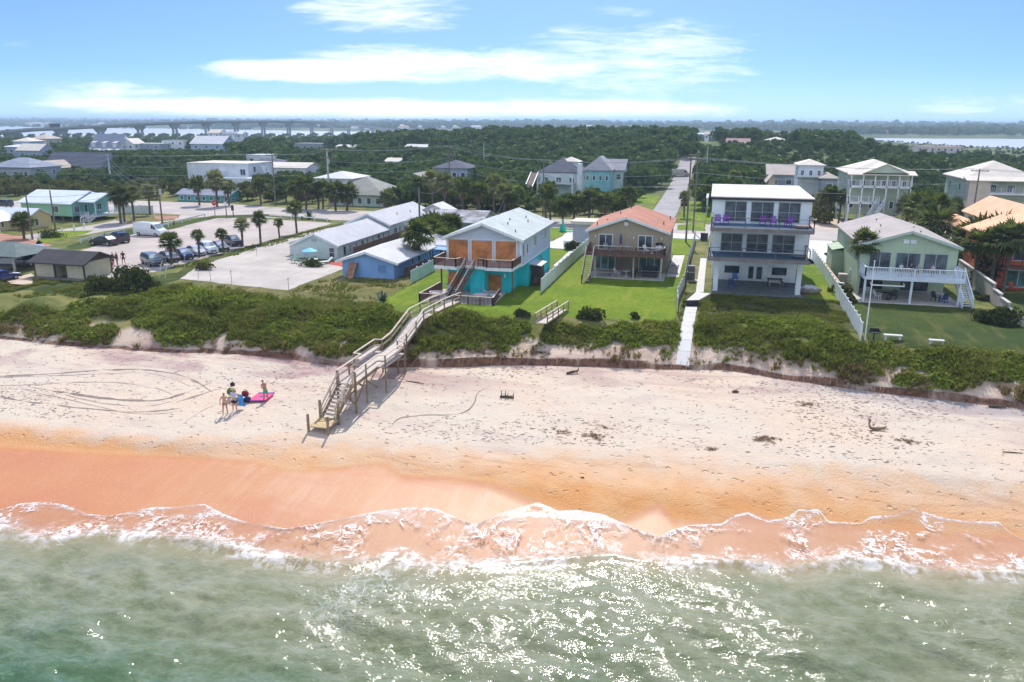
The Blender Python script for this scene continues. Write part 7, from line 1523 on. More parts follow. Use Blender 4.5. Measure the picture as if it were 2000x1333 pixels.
# ------------------------------------------------------------------ cars
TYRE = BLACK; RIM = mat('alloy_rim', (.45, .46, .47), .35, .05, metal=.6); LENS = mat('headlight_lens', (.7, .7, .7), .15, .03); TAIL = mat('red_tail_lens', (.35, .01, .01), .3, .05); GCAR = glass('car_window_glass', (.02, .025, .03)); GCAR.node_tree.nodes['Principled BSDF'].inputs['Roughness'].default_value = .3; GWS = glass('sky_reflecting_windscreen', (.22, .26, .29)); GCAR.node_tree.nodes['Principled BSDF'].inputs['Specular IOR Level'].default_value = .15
def paint(n, c):
    m, nt, b = new_mat(n); b.inputs['Base Color'].default_value = (*c, 1); b.inputs['Roughness'].default_value = .32; b.inputs['Coat Weight'].default_value = .6; b.inputs['Coat Roughness'].default_value = .08
    nt.put(b.inputs['Base Color'], nt.mix(nt.ss(nt.noise(1.5, 4, nt.obj()), .4, .7, 0, .25), (*c, 1), tuple(q * .75 + .04 for q in c))); return m
def car(label, x, y, rz, pm, kind='sedan', cat='car', name='parked_car', group=None, s=.93, z=ZG):
    t = thing(name, label, cat, (x, y, z + .02), rz, group); t.scale = (s, s, s)
    # stations: x, belt z, roof z, half width belt, half width roof   (front = +x)
    ST = {'sedan': [(-2.3, .72, .72, .78, .78), (-2.2, .95, .95, .84, .8), (-1.55, .98, .99, .88, .75), (-.95, .96, 1.36, .89, .66), (-.2, .95, 1.44, .90, .68), (.45, .95, 1.38, .90, .66), (1.15, .96, .98, .88, .74), (2.0, .82, .83, .84, .74), (2.3, .62, .62, .76, .74)],
          'suv': [(-2.3, .75, .75, .82, .82), (-2.24, 1.05, 1.1, .88, .78), (-2.0, 1.08, 1.62, .90, .70), (-1.0, 1.05, 1.72, .92, .72), (0, 1.04, 1.72, .92, .72), (.55, 1.04, 1.62, .92, .70), (1.2, 1.06, 1.09, .90, .76), (2.1, .95, .96, .86, .76), (2.35, .68, .68, .80, .78)],
          'pickup': [(-2.75, .8, .8, .88, .88), (-2.7, 1.08, 1.1, .92, .90), (-1.0, 1.1, 1.11, .93, .90), (-.75, 1.1, 1.72, .93, .72), (.3, 1.1, 1.8, .93, .74), (.7, 1.1, 1.7, .93, .72), (1.3, 1.1, 1.13, .93, .82), (2.45, 1.02, 1.04, .90, .82), (2.7, .72, .72, .84, .84)],
          'van': [(-2.9, .8, .8, .95, .95), (-2.85, 1.2, 2.1, .98, .86), (-2.5, 1.2, 2.22, .98, .86), (0, 1.2, 2.25, .98, .86), (1.0, 1.2, 2.2, .98, .84), (1.45, 1.2, 2.05, .97, .82), (2.2, 1.2, 1.25, .95, .80), (2.75, 1.05, 1.07, .90, .78), (2.95, .72, .72, .86, .84)]}[kind]
    zb = .30; vs = []; k = 8
    for (X, zbelt, zr, wb, wr) in ST: vs += [(X, -wb * .92, zb), (X, -wb, min(zb + .25, zbelt - .1)), (X, -wb, zbelt - .05), (X, -wr, zr), (X, wr, zr), (X, wb, zbelt - .05), (X, wb, min(zb + .25, zbelt - .1)), (X, wb * .92, zb)]
    fs = []
    for i in range(len(ST) - 1):
        for j in range(k): a = i * k + j; b_ = i * k + (j + 1) % k; fs.append((a, a + k, b_ + k, b_))
    fs += [tuple(range(k)), tuple(range((len(ST) - 1) * k, len(ST) * k))[::-1]]
    m_ = MB(); m_.add(vs, fs); body = m_.build('body', pm, t, local=True)
    gl = MB(); ws = MB()
    for i in range(len(ST) - 1):
        a, b_ = ST[i], ST[i + 1]; ha, hb = a[2] - a[1], b_[2] - b_[1]
        if max(ha, hb) < .25: continue
        if kind == 'van' and b_[0] < 1.3: continue
        for s_ in (-1, 1):
            if min(ha, hb) > .25:
                q = []
                for (st, f) in ((a, .16), (b_, .16), (b_, .84), (a, .84)):
                    w_ = st[3] + (st[4] - st[3]) * f + .012; q.append((st[0] + (.04 if st is a else -.04), s_ * w_, st[1] - .05 + (st[2] - st[1] + .05) * f))
                gl.add(q if s_ < 0 else q[::-1], [(0, 1, 2, 3)])
            else:
                lo, hi = (a, b_) if ha < hb else (b_, a); q = [(lo[0] * .75 + hi[0] * .25, s_ * (hi[3] + .0), hi[1]), (hi[0], s_ * (hi[3] + (hi[4] - hi[3]) * .16 + .012), hi[1] + .04), (hi[0], s_ * (hi[3] + (hi[4] - hi[3]) * .84 + .012), hi[1] + (hi[2] - hi[1]) * .84)]
                gl.add(q, [(0, 1, 2)])
        if min(ha, hb) < .25:
            lo, hi = (a, b_) if ha < hb else (b_, a); up_ = .018; q = []
            for (st, o_) in ((lo, -1), (lo, 1), (hi, 1), (hi, -1)):
                f = .06 if st is lo else .94; X = lo[0] + (hi[0] - lo[0]) * f; Z = lo[2] + (hi[2] - lo[2]) * f; w_ = (lo[4] + (hi[4] - lo[4]) * f) * .93; q.append((X + (up_ if lo[0] > hi[0] else -up_), o_ * w_, Z + up_))
            (ws if lo[0] > 0 else gl).add(q if lo[0] < 0 else q[::-1], [(0, 1, 2, 3)])
    if gl.v: gl.build('side_windows', GCAR, t, local=True)
    if ws.v: ws.build('windscreen', GWS, t, local=True)
    L0, L1 = ST[0][0], ST[-1][0]
    for wx_ in (L0 * .62, L1 * .62):
        for s_ in (-1, 1):
            m_ = MB(); wy_ = ST[4][3]; m_.tube([(wx_, s_ * (wy_ - .2), .33), (wx_, s_ * (wy_ + .02), .33)], .33, 16); w = m_.build('wheel', TYRE, t, local=True)
            m_ = MB(); m_.tube([(wx_, s_ * (wy_ + .02), .33), (wx_, s_ * (wy_ + .035), .33)], .2, 12); m_.build('rim', RIM, w, local=True)
    for s_ in (-1, 1):
        m_ = MB(); m_.box(L1 - .22, L1 - .02, s_ * .5, s_ * .76, .64, .78); m_.build('headlight', LENS, t, local=True); m_ = MB(); m_.box(L0 - .02, L0 + .06, s_ * .55, s_ * .8, .72, .9); m_.build('tail_light', TAIL, t, local=True)
    m_ = MB(); m_.box(L1 - .05, L1 + .03, -.45, .45, .38, .58); m_.build('grille', BLACK, t, local=True)
    m_ = MB(); m_.box(L0 - .05, L0 + .1, -.78, .78, .32, .5); m_.box(L1 - .1, L1 + .05, -.78, .78, .28, .40); m_.build('bumper', DARKM if kind in ('van', 'pickup') else pm, t, local=True)
    if kind == 'pickup':
        m_ = MB(); m_.box(-2.6, -1.05, -.78, .78, 1.112, 1.13); m_.build('bed_cover', BLACK, t, local=True)
    for s_ in (-1, 1): m_ = MB(); m_.box(.75, .9, s_ * .92, s_ * 1.08, 1.0 if kind != 'van' else 1.35, 1.15 if kind != 'van' else 1.6); m_.build('mirror', pm, t, local=True)
    return t
PB = paint('black_paint', (.015, .016, .02)); PG = paint('grey_green_paint', (.10, .13, .13)); PBL = paint('dark_blue_paint', (.03, .05, .12)); PS = paint('silver_paint', (.48, .50, .52)); PW = paint('white_paint', (.72, .74, .76)); PDG = paint('dark_grey_paint', (.05, .06, .07)); PNB = paint('bright_navy_paint', (.015, .035, .16))
row = ((299, 519, PG, 'suv', 'grey-green SUV nearest the big bush at the front of the parked row'), (331, 511, PB, 'sedan', 'black car second in the parked row behind the broad palm'), (360, 506, PBL, 'sedan', 'dark blue car third in the parked row'), (384, 499, PS, 'sedan', 'silver car in the middle of the parked row'), (407, 494.5, PW, 'suv', 'white SUV between the silver and the dark grey car of the parked row'), (430, 490, PDG, 'sedan', 'dark grey car beside the black pickup truck'), (456, 480, PB, 'pickup', 'black pickup truck at the far end of the parked row'))
for (a_, b2, pm, kd, lb) in row: x_, y_ = g(a_, b2); car(lb, x_ - .4, y_ + .4, R(-33), pm, kd, cat='pickup truck' if kd == 'pickup' else 'car', s=.80 if kd == 'pickup' else .88)
x_, y_ = g(199, 480); car('black sedan parked side on near the bath house, left of the other dark car', x_, y_ + .6, R(176), PB, 'sedan'); x_, y_ = g(229, 474); car('black SUV parked just behind the black sedan', x_, y_ + .5, R(150), PB, 'suv')
x_, y_ = g(291, 461.5); car('white panel van parked by the rail fence', x_, y_ + .5, R(-6), PW, 'van', 'van', 'parked_van', s=.92)
x_, y_ = g(22, 520); car('white SUV parked under the left pavilion', x_ - .5, y_ + .5, R(186), PW, 'suv'); x_, y_ = g(56, 519); car('dark pickup truck with open bed beside the bath house', x_, y_ + .6, R(100), PDG, 'pickup', 'pickup truck', s=.85); x_, y_ = g(56, 504); car('white-roofed dark car behind the bath house roof', x_, y_ + .8, R(170), PS, 'suv')
x_, y_ = g(0, 551); car('bright blue car cut by the left edge of the picture', x_ - .3, y_ + .5, R(80), PNB, 'sedan', s=.85); x_, y_ = g(5, 405); car('dark car driving on the main road above the yellow cottage', x_, y_, R(185), PDG, 'suv')
x_, y_ = g(1333, 402); car('black pickup truck parked beside the street under the roadside palm', x_ + .4, y_, R(95), PB, 'pickup', 'pickup truck', s=.85)
x_, y_, z_ = gt(1329, 345); car('beige van crossing at the far end of the side street', x_, y_, R(10), paint('beige_paint', (.45, .40, .32)), 'van', 'van', 'parked_van', z=z_)

# ------------------------------------------------------------------ people (continuous skinned bodies)
SK1 = mat('tanned_skin', (.42, .20, .12), .6, .06); SK2 = mat('fair_skin', (.55, .31, .21), .6, .06); HAIR = mat('dark_hair', (.03, .02, .015), .7, .1); BLOND = mat('fair_hair', (.38, .27, .12), .7, .1)
def skinned(name, parent, pts, edges, rad, m, root=0):
    me = bpy.data.meshes.new(name); me.from_pydata(pts, edges, []); o = bpy.data.objects.new(name, me); C.objects.link(o); o.parent = parent
    sk = o.modifiers.new('skin', 'SKIN'); sk.use_smooth_shade = True
    for i, r in enumerate(rad):
        v_ = me.skin_vertices[0].data[i]; v_.radius = (r if isinstance(r, tuple) else (r, r)); v_.use_root = (i == root)
    sb = o.modifiers.new('subd', 'SUBSURF'); sb.levels = 1; sb.render_levels = 1; me.materials.append(m); return o
def person(label, x, y, z, rz, skin, hair, top=None, bottom=None, lean=0.0, legs=((-.10, .05), (.10, -.05)), arms=((-.25, 0, -.28), (.25, 0, -.28)), hands=None, H=1.72, skirt=False, group=None, longhair=False, hat=None):
    t = thing('person', label, 'person', (x, y, z), rz, group); t.scale = (H / 1.72,) * 3
    P = lambda a, b, c: (a, b - lean * max(0, c - .92), c - abs(lean) * .25 * max(0, c - .92))
    pts = [P(0, 0, .95), P(0, 0, 1.12), P(0, .01, 1.32), P(0, 0, 1.44), P(0, -.01, 1.53), P(0, -.02, 1.61), P(0, -.02, 1.70)]; rad = [(.135, .10), (.12, .09), (.155, .10), (.07, .07), (.055, .055), (.082, .095), (.06, .07)]; ed = [(0, 1), (1, 2), (2, 3), (3, 4), (4, 5), (5, 6)]
    def chain(start, ps, rs):
        p = start
        for q, r in zip(ps, rs): pts.append(q); rad.append(r); ed.append((p, len(pts) - 1)); p = len(pts) - 1
        return p
    for s_, (dx, dy) in zip((-1, 1), legs):
        chain(0, [(s_ * .09, 0, .88), (s_ * .10 + dx * .3, dy * .5 - .02, .48), (s_ * .10 + dx * .6, dy + .0, .09), (s_ * .10 + dx * .6, dy - .13, .035)], [.095, .062, .042, .035])
    hand_pts = []
    for s_, (ax_, ay_, az_) in zip((-1, 1), arms):
        sh = P(s_ * .185, 0, 1.40); el = (sh[0] + ax_ * .45, sh[1] + ay_ * .35, sh[2] + az_ * 1.0 if az_ < 0 else sh[2] + az_)
        hx = (hands[0] if s_ < 0 else hands[1]) if hands else (el[0] + ax_ * .1, el[1] - .05, el[2] - .25)
        w = chain(2, [sh, el, hx], [.052, .038, .026]); d = Vector(hx) - Vector(el); d.normalize(); sd3 = d.cross(Vector((0, 1, 0.01))).normalized()
        pm_ = Vector(hx) + d * .07; c = chain(w, [tuple(pm_)], [(.032, .018)])
        for f in range(4): b_ = pm_ + sd3 * (.022 * (f - 1.5)); e1 = b_ + d * (.045 + .008 * (1 - abs(f - 1.5))); e2 = e1 + d * .03 + Vector((0, -.015, 0)); chain(c, [tuple(e1), tuple(e2)], [.009, .008])
        th_ = Vector(hx) + d * .03 - sd3 * .035 * s_; chain(w, [tuple(th_), tuple(th_ + d * .035 - sd3 * .012 * s_)], [.011, .009]); hand_pts.append(hx)
    skinned('body', t, pts, ed, rad, skin)
    hd = Vector(pts[5]); fw = Vector((0, -1, 0))
    m_ = MB()
    for s_ in (-1, 1): m_.tube([tuple(hd + Vector((s_ * .032, -.088, .01))), tuple(hd + Vector((s_ * .032, -.097, .01)))], .011, 8)
    m_.build('eyes', HAIR, t, local=True); m_ = MB(); m_.tube([tuple(hd + Vector((0, -.085, .0))), tuple(hd + Vector((0, -.112, -.025))), tuple(hd + Vector((0, -.09, -.03)))], [.01, .016, .01], 6); m_.build('nose', skin, t, local=True); m_ = MB(); m_.box(-.025, .025, hd.y - .096, hd.y - .086, hd.z - .058, hd.z - .048); m_.build('mouth', mat('lip_red', (.3, .08, .06)), t, local=True)
    for s_ in (-1, 1): m_ = MB(); m_.tube([tuple(hd + Vector((s_ * .075, .0, .0))), tuple(hd + Vector((s_ * .095, .01, .0)))], .022, 6); m_.build('ear', skin, t, local=True)
    hp = [tuple(hd + Vector((0, .025, .10))), tuple(hd + Vector((0, .06, .03)))] + ([tuple(hd + Vector((0, .08, -.12)))] if longhair else []); skinned('hair', t, hp, [(i, i + 1) for i in range(len(hp) - 1)], [(.078, .08), (.078, .065), (.06, .05)][:len(hp)], hair)
    if hat: m_ = MB(); m_.cyl(hd.x, hd.y, hd.z + .07, hd.z + .09, .18, .17, 14); m_.cyl(hd.x, hd.y, hd.z + .09, hd.z + .18, .10, .085, 12); m_.build('hat', hat, t, local=True)
    if bottom:
        q = [pts[0], (0, 0, .99)]; e_ = [(0, 1)]; rr = [(.152, .118), (.135, .105)]
        for s_, (dx, dy) in zip((-1, 1), legs): q.append((s_ * .095, 0, .86)); q.append((s_ * .10 + dx * .18, dy * .3 - .01, .62 if not skirt else .80)); e_ += [(0, len(q) - 2), (len(q) - 2, len(q) - 1)]; rr += [.112, .098]
        skinned('shorts', t, q, e_, rr, bottom)
    if top:
        q = [P(0, 0, 1.0), P(0, 0, 1.14), P(0, .01, 1.33), P(0, 0, 1.43)]; e_ = [(0, 1), (1, 2), (2, 3)]; rr = [(.15, .115), (.14, .108), (.172, .118), (.085, .08)]
        for s_, (ax_, ay_, az_) in zip((-1, 1), arms): sh = P(s_ * .185, 0, 1.40); q += [sh, (sh[0] + ax_ * .25, sh[1] + ay_ * .2, sh[2] + az_ * .5)]; e_ += [(2, len(q) - 2), (len(q) - 2, len(q) - 1)]; rr += [.072, .062]
        skinned('shirt', t, q, e_, rr, top)
    return t
MAR = mat('maroon_swimwear', (.11, .012, .02), .7, .1); SHB = mat('pale_blue_shirt', (.45, .56, .75), .7, .1); BLK = mat('black_shorts', (.015, .015, .018), .7, .1); GRNS = mat('green_swim_shorts', (.02, .38, .19), .7, .08)
x_, y_, z_ = gt(440.5, 811); person('fair-haired person in maroon swimwear walking at the left of the beach group', x_, y_, z_, R(200), SK2, BLOND, top=None, bottom=MAR, legs=((-.06, -.08), (.08, .10)), skirt=True, longhair=True)
bx_, by_, bz_ = x_, y_, z_
q_ = thing('swim_top', 'maroon swim top worn by the fair-haired beach walker', 'clothing', (x_, y_, z_)) if False else None
x_, y_, z_ = gt(459, 804); p2 = person('person in a pale blue shirt and black shorts carrying beach things', x_, y_, z_, R(190), SK2, BLOND, top=SHB, bottom=BLK, arms=((-.25, -.1, -.22), (.3, -.2, -.18)), hands=[(-.32, -.22, 1.02), (.38, -.28, 1.02)], hat=mat('straw_hat', (.45, .36, .18)))
x_, y_, z_ = gt(520, 784); person('shirtless dark-haired person in green shorts leaning over the pink mat', x_, y_, z_, R(250), SK1, HAIR, bottom=GRNS, lean=.35, arms=((-.28, -.3, -.2), (.28, .35, -.2)), hands=[(-.2, -.5, .98), (.20, .02, 1.02)])
t = thing('beach_mat', 'bright pink and purple mat lying on the sand', 'mat', (*gt(509, 779)[:3],), R(14)); t.location.z += .12
m_ = MB(); m_.slab([(-.75, -.75, .0), (.62, -.75, .0), (.85, .75, .10), (-.35, .75, .10)], .08); m_.build('panel', mat('hot_pink_fabric', (.75, .035, .19), .6, .1), t, local=True)
m_ = MB(); m_.slab([(-.38, .55, .095), (.84, .55, .095), (.88, .80, .11), (-.36, .80, .11)], .03); m_.slab([(-.1, -.05, .06), (.55, -.05, .06), (.6, .12, .075), (.0, .12, .075)], .03); m_.slab([(-.78, -.8, .012), (.62, -.8, .012), (.63, -.7, .012), (-.76, -.7, .012)], .03); m_.build('trim', mat('purple_fabric', (.10, .03, .22), .6, .1), t, local=True)
def bundle(label, px, py, m, r, zup=.3, name='beach_bag', cat='bag', strap=True):
    x, y, z = gt(px, py); t = thing(name, label, cat, (x, y, z)); m_ = MB(); m_.tube([(-r, 0, zup), (-r * .7, 0, zup), (0, 0, zup * 1.05), (r * .7, 0, zup), (r, 0, zup)], [r * .35, r * .8, r * .95, r * .8, r * .3], 10); m_.build('sack', m, t, local=True, smooth=True)
    m_ = MB(); m_.tube([(-r * .5, 0, zup + r * .7), (-r * .3, 0, zup + r * 1.3), (r * .3, 0, zup + r * 1.3), (r * .5, 0, zup + r * .7)], .02, 6); m_.build('strap', BLACK, t, local=True); return t
bundle('dark red bag standing on the sand right of the beach group', 480, 782, mat('dark_red_canvas', (.22, .01, .02), .7, .1), .26, .5); bundle('navy bag on the sand below the dark red bag', 484, 786, mat('navy_canvas', (.02, .02, .10), .7, .1), .24, .24); bundle('green bundle of folded beach chairs behind the person in the blue shirt', 453, 779, mat('olive_green_canvas', (.08, .16, .04), .7, .2), .32, .55, 'folded_chairs', 'folded chairs'); bundle('black bag on top of the green chair bundle', 456, 771, BLACK, .18, .8)
x_, y_, z_ = gt(470, 799); t = thing('beach_towel', 'bright blue towel hanging beside the person in the pale blue shirt', 'towel', (x_, y_, z_)); m_ = MB(); vs = []; n = 6
for i in range(n + 1): u_ = i / n; vs += [(-.22 + .1 * u_, .05 * math.sin(u_ * 9), 1.15 - u_ * .9), (.22 + .15 * u_, .05 * math.cos(u_ * 7), 1.05 - u_ * .85)]
m_.add(vs + [(a, b + .03, c) for a, b, c in vs], [(2 * i, 2 * i + 1, 2 * i + 3, 2 * i + 2) for i in range(n)] + [(2 * (n + 1) + 2 * i + 2, 2 * (n + 1) + 2 * i + 3, 2 * (n + 1) + 2 * i + 1, 2 * (n + 1) + 2 * i) for i in range(n)]); m_.build('cloth', mat('bright_blue_cloth', (.04, .30, .75), .7, .1), t, local=True, smooth=True)
t = thing('beach_cart', 'low folding cart loaded behind the beach group', 'cart', (*gt(467, 787)[:3],)); m_ = MB(); m_.box(-.45, .45, -.25, .25, .25, .3); m_.build('tray', BLACK, t, local=True)
for a_ in (-.35, .35):
    for b2 in (-.27, .27): m_ = MB(); m_.tube([(a_, b2 - .03, .13), (a_, b2 + .03, .13)], .13, 10); m_.build('wheel', BLACK, t, local=True)
x_, y_ = g(222, 520); person('person with a red bag, left of the pair in the parking lot', x_, y_, ZG, R(170), SK1, HAIR, top=mat('dark_red_shirt', (.2, .03, .03)), bottom=BLK); x_, y_ = g(229.5, 519.5); person('person in grey clothes, right of the pair in the parking lot', x_, y_, ZG, R(160), SK1, HAIR, top=mat('brown_top', (.16, .09, .06)), bottom=mat('grey_trousers', (.25, .24, .24)))
x_, y_ = g(242, 517); person('person in dark clothes walking alone across the parking lot', x_, y_, ZG, R(200), SK1, HAIR, top=BLK, bottom=BLK, legs=((-.05, -.14), (.05, .14)))
x_, y_ = g(219, 521); t = thing('beach_bag', 'red bag held by the pair in the parking lot', 'bag', (x_, y_ - .2, ZG)); m_ = MB(); m_.tube([(-.25, 0, .35), (-.15, 0, .35), (.15, 0, .35), (.25, 0, .35)], [.08, .26, .26, .08], 8); m_.build('sack', mat('faded_red_canvas', (.30, .04, .03)), t, local=True); m_ = MB(); m_.tube([(-.1, 0, .6), (0, 0, .72), (.1, 0, .6)], .02, 5); m_.build('strap', BLACK, t, local=True)
for (px_p, lb, tp, hr) in ((1761, 'person in a white shirt standing on the green house balcony, leftmost', mat('white_shirt', (.6, .6, .62)), HAIR), (1781, 'person in dark clothes on the green house balcony between the others', mat('dark_shirt', (.05, .05, .06)), HAIR), (1795, 'person in a striped grey shirt on the green house balcony', mat('grey_shirt', (.3, .32, .36)), BLOND), (1824, 'person in pale clothes at the right side of the green house balcony', mat('pale_pink_shirt', (.5, .42, .5)), HAIR)):
    person(lb, at(px_p, 515, 86.6)[0], 86.6, 7.12 - (.35 if px_p != 1781 else .1), R(10), SK2, hr, top=tp, bottom=BLK, H=1.55) if False else person(lb, at(px_p, 515, 86.4)[0], 86.4, 7.12, R(10), SK2, hr, top=tp, bottom=BLK, H=1.35)

# ------------------------------------------------------------------ driftwood, tracks and wrack
DW = mat('dark_driftwood', (.10, .07, .045), .9, .3, 3, .03); DWL = mat('tan_driftwood', (.26, .17, .09), .9, .3, 3, .03)
def drift(label, px, py, rz, parts, m=DW, name='driftwood', cat='driftwood'):
    x, y, z = gt(px, py); t = thing(name, label, cat, (x, y, z), rz); main = None
    for i, (pts_, r) in enumerate(parts): m_ = MB(); m_.tube(pts_, r, 7); m_.build('log' if i == 0 else 'branch', m, t, local=True)
    return t
drift('rack-like driftwood stump with upright prongs in the middle of the beach', 990, 778, 0, [([(-.55, 0, .08), (0, .03, .12), (.55, 0, .08)], [.07, .10, .06]), ([(-.42, 0, .1), (-.44, .02, .52)], [.05, .02]), ([(-.1, 0, .1), (-.12, .02, .60)], [.05, .02]), ([(.05, 0, .1), (.1, .02, .42)], [.045, .02]), ([(.5, 0, .08), (.52, .02, .46)], [.05, .02]), ([(-.5, .1, .06), (.4, .35, .1)], [.05, .03])])
drift('curled driftwood root with raised ends on the right beach', 1712, 841, .1, [([(-.5, 0, .75), (-.55, 0, .45), (-.4, 0, .15), (0, 0, .10), (.45, 0, .2), (.65, 0, .35)], [.09, .06, .1, .14, .09, .03]), ([(-.5, 0, .72), (-.62, .05, .82)], [.09, .05]), ([(.1, 0, .12), (.3, .3, .05)], [.07, .03])], DWL)
drift('small black wood lump on the upper right beach', 1436, 767, .3, [([(-.25, 0, .06), (0, 0, .1), (.28, 0, .05)], [.07, .11, .05]), ([(0, 0, .1), (.12, .1, .2)], [.05, .02])])
drift('bent dark branch leaning at the foot of the scarp', 1120, 730, .5, [([(-.6, 0, .05), (-.1, 0, .15), (.4, .05, .2), (.55, .1, .65)], [.10, .12, .08, .03]), ([(.1, 0, .18), (.3, -.2, .1)], [.05, .02])])
drift('thin stick lying right of the boardwalk', 810, 748, -.15, [([(-.85, 0, .04), (0, .04, .05), (.85, 0, .04)], [.03, .04, .025]), ([(.2, .02, .05), (.4, .1, .06)], [.02, .01])])
drift('short log at the far right under the scarp', 1948, 797, .1, [([(-.6, 0, .08), (0, 0, .12), (.6, 0, .1)], [.08, .11, .07]), ([(.1, 0, .12), (.2, .1, .22)], [.04, .02])])
drift('thin flat stick at the right edge of the dry sand', 1978, 885, .05, [([(-.6, 0, .03), (0, 0, .04), (.6, 0, .03)], [.03, .035, .02]), ([(0, 0, .04), (.1, .05, .05)], [.015, .01])])
drift('small dark twig pile low on the central beach', 1137, 934, .2, [([(-.1, 0, .03), (.12, 0, .04)], [.04, .04]), ([(0, 0, .04), (.05, .08, .06)], [.02, .01])])
def dropline(name, pts_px, w_, m, wob=.06, off=.012, closed=False):
    P_ = [gt(*p) for p in pts_px]; q = []
    for i in range(len(P_) - 1):
        p0, p1, p2_, p3 = P_[max(i - 1, 0)], P_[i], P_[i + 1], P_[min(i + 2, len(P_) - 1)]; n = max(3, int(math.hypot(p2_[0] - p1[0], p2_[1] - p1[1]) / .25))
        for k in range(n):
            t_ = k / n; q.append(tuple(.5 * ((2 * p1[c]) + (-p0[c] + p2_[c]) * t_ + (2 * p0[c] - 5 * p1[c] + 4 * p2_[c] - p3[c]) * t_ ** 2 + (-p0[c] + 3 * p1[c] - 3 * p2_[c] + p3[c]) * t_ ** 3) for c in (0, 1)))
    vs = []; n = len(q)
    for i, (x, y) in enumerate(q):
        a, b_ = q[max(i - 1, 0)], q[min(i + 1, n - 1)]; d = math.hypot(b_[0] - a[0], b_[1] - a[1]) + 1e-6; nx_, ny_ = -(b_[1] - a[1]) / d, (b_[0] - a[0]) / d; ww = w_ / 2 * float(np.clip(2.4 * vnoise(x, y, .9, 3) - .35, .08, 1.5)) * min(1, i / 6 + .1, (n - 1 - i) / 6 + .1)
        vs += [(x + nx_ * ww, y + ny_ * ww), (x, y), (x - nx_ * ww, y - ny_ * ww)]
    vs = np.array([(float(a), float(b_)) for a, b_ in vs]); z = terr(vs[:, 0], vs[:, 1]) + off; f = []
    for i in range(n - 1):
        for j in (0, 1): f.append((3 * i + j, 3 * i + j + 1, 3 * i + j + 4, 3 * i + j + 3))
    o = bpy.data.objects.new(name, mesh_np(name, np.column_stack([vs, z]), np.array(f), [m])); C.objects.link(o); return tag(o, kind='structure')
M_TRK = pave('dark_pressed_sand_track', (.24, .185, .15), .2, 2, .05, .4); M_TRKL = pave('faint_sand_track', (.37, .29, .24), .2, 2, .05, .4)
for pts_, w_, m in (([(-20, 737), (60, 733), (150, 727), (250, 722), (320, 727), (375, 742), (418, 768)], .24, M_TRK), ([(-20, 739), (150, 733), (260, 729), (330, 738), (375, 757)], .13, M_TRKL), ([(-20, 756), (60, 752), (170, 747), (235, 748), (300, 758), (340, 772)], .15, M_TRKL), ([(60, 757), (150, 771), (230, 781), (310, 782), (370, 765), (416, 746)], .26, M_TRK), ([(120, 770), (200, 788), (280, 794), (330, 786), (350, 780)], .14, M_TRKL), ([(-20, 773), (90, 789), (200, 801), (300, 804), (350, 798), (365, 795)], .2, M_TRK), ([(345, 786), (390, 772), (447, 756)], .26, M_TRK), ([(40, 760), (130, 780), (240, 806), (320, 808), (370, 796)], .12, M_TRKL), ([(360, 826), (400, 800), (425, 790)], .12, M_TRKL)): dropline('tyre_track', pts_, w_, m)
t = dropline('wrack_line', [(765, 832), (780, 818), (820, 812), (880, 811), (912, 803), (926, 788), (932, 770), (945, 761), (962, 758)], .09, M_TRK, off=.02)
rg = np.random.default_rng(90); xs = rg.uniform(-66, 24, 15000); ys = rg.uniform(44, 64, 15000); cl_ = fbm(xs, ys, 7, 121, 3); dd_ = ys - Y4(xs); kp = (dd_ > .8) & (ys < YsS(xs) - .4) & (rg.random(15000) < sstep(cl_, .47, .68) * .9 + .10)
xs, ys = xs[kp], ys[kp]; n = len(xs); a = rg.uniform(0, 3.14, n); L = rg.uniform(.06, .21, n); W_ = L * rg.uniform(.25, .55, n); ca, sa = np.cos(a), np.sin(a) * .6; vs = []
for (u_, v_) in ((-1, -.2), (0, -1), (1, .2), (0, 1)): X_ = xs + u_ * L * ca - v_ * W_ * sa; Y_ = ys + u_ * L * sa + v_ * W_ * ca; vs.append(np.stack([X_, Y_, terr(X_, Y_) + .012], 1))
o = bpy.data.objects.new('beach_debris', mesh_np('beach_debris', np.stack(vs, 1).reshape(-1, 3), qfaces(4 * n), [pave('grey_brown_debris', (.24, .18, .14), .4, 4, .03)], smooth=False)); C.objects.link(o); tag(o, 'specks of dark shell and plant debris scattered over the dry sand', 'debris', None, 'stuff')
xs, ys = [], []
for (a_, b2, r_, n_) in ((1498, 860, .9, 40), (1578, 790, .8, 40), (1775, 862, .9, 36), (1160, 852, 1.0, 30), (1100, 845, .8, 24), (935, 688, .9, 90), (1060, 690, .7, 40), (1180, 836, .5, 14), (1390, 878, .3, 12), (1200, 705, .5, 20), (1650, 740, .8, 40)):
    x_, y_, z_ = gt(a_, b2); xs += list(x_ + rg.normal(size=n_) * r_ * .5); ys += list(y_ + rg.normal(size=n_) * r_ * .35)
o = strew('dry_seaweed', np.array(xs), np.array(ys), rg, GRASS, _mats.get('x') or leaf_mat('brown_wrack', (.22, .13, .07), (.36, .24, .13), (.15, .1, .06), .1, 0), .25, .6, zs=.35, cat='seaweed'); o['label'] = 'brown clumps of dry seaweed and roots on the sand'
# roots hanging over the scarp
rg = random.Random(4); m_ = MB()
for k in range(60):
    x_ = rg.uniform(-30, 14); y_ = float(YsS(np.array([x_]))[0]); h_ = float(hscarp(x_)); dx = rg.uniform(-.5, .1); z1 = tz(x_, y_ + .8); m_.tube([(x_, y_ + .7, z1 + .05), (x_ + dx * .5, y_ + .1, z1 - .1), (x_ + dx, y_ - .45, 2.0 + rg.uniform(.05, .3))], [.012, .015, .008], 4)
tag(m_.build('scarp_roots', mat('pale_root', (.42, .30, .19), .9, .3)), 'thin pale roots hanging down the brown scarp face', 'roots', None, 'stuff')

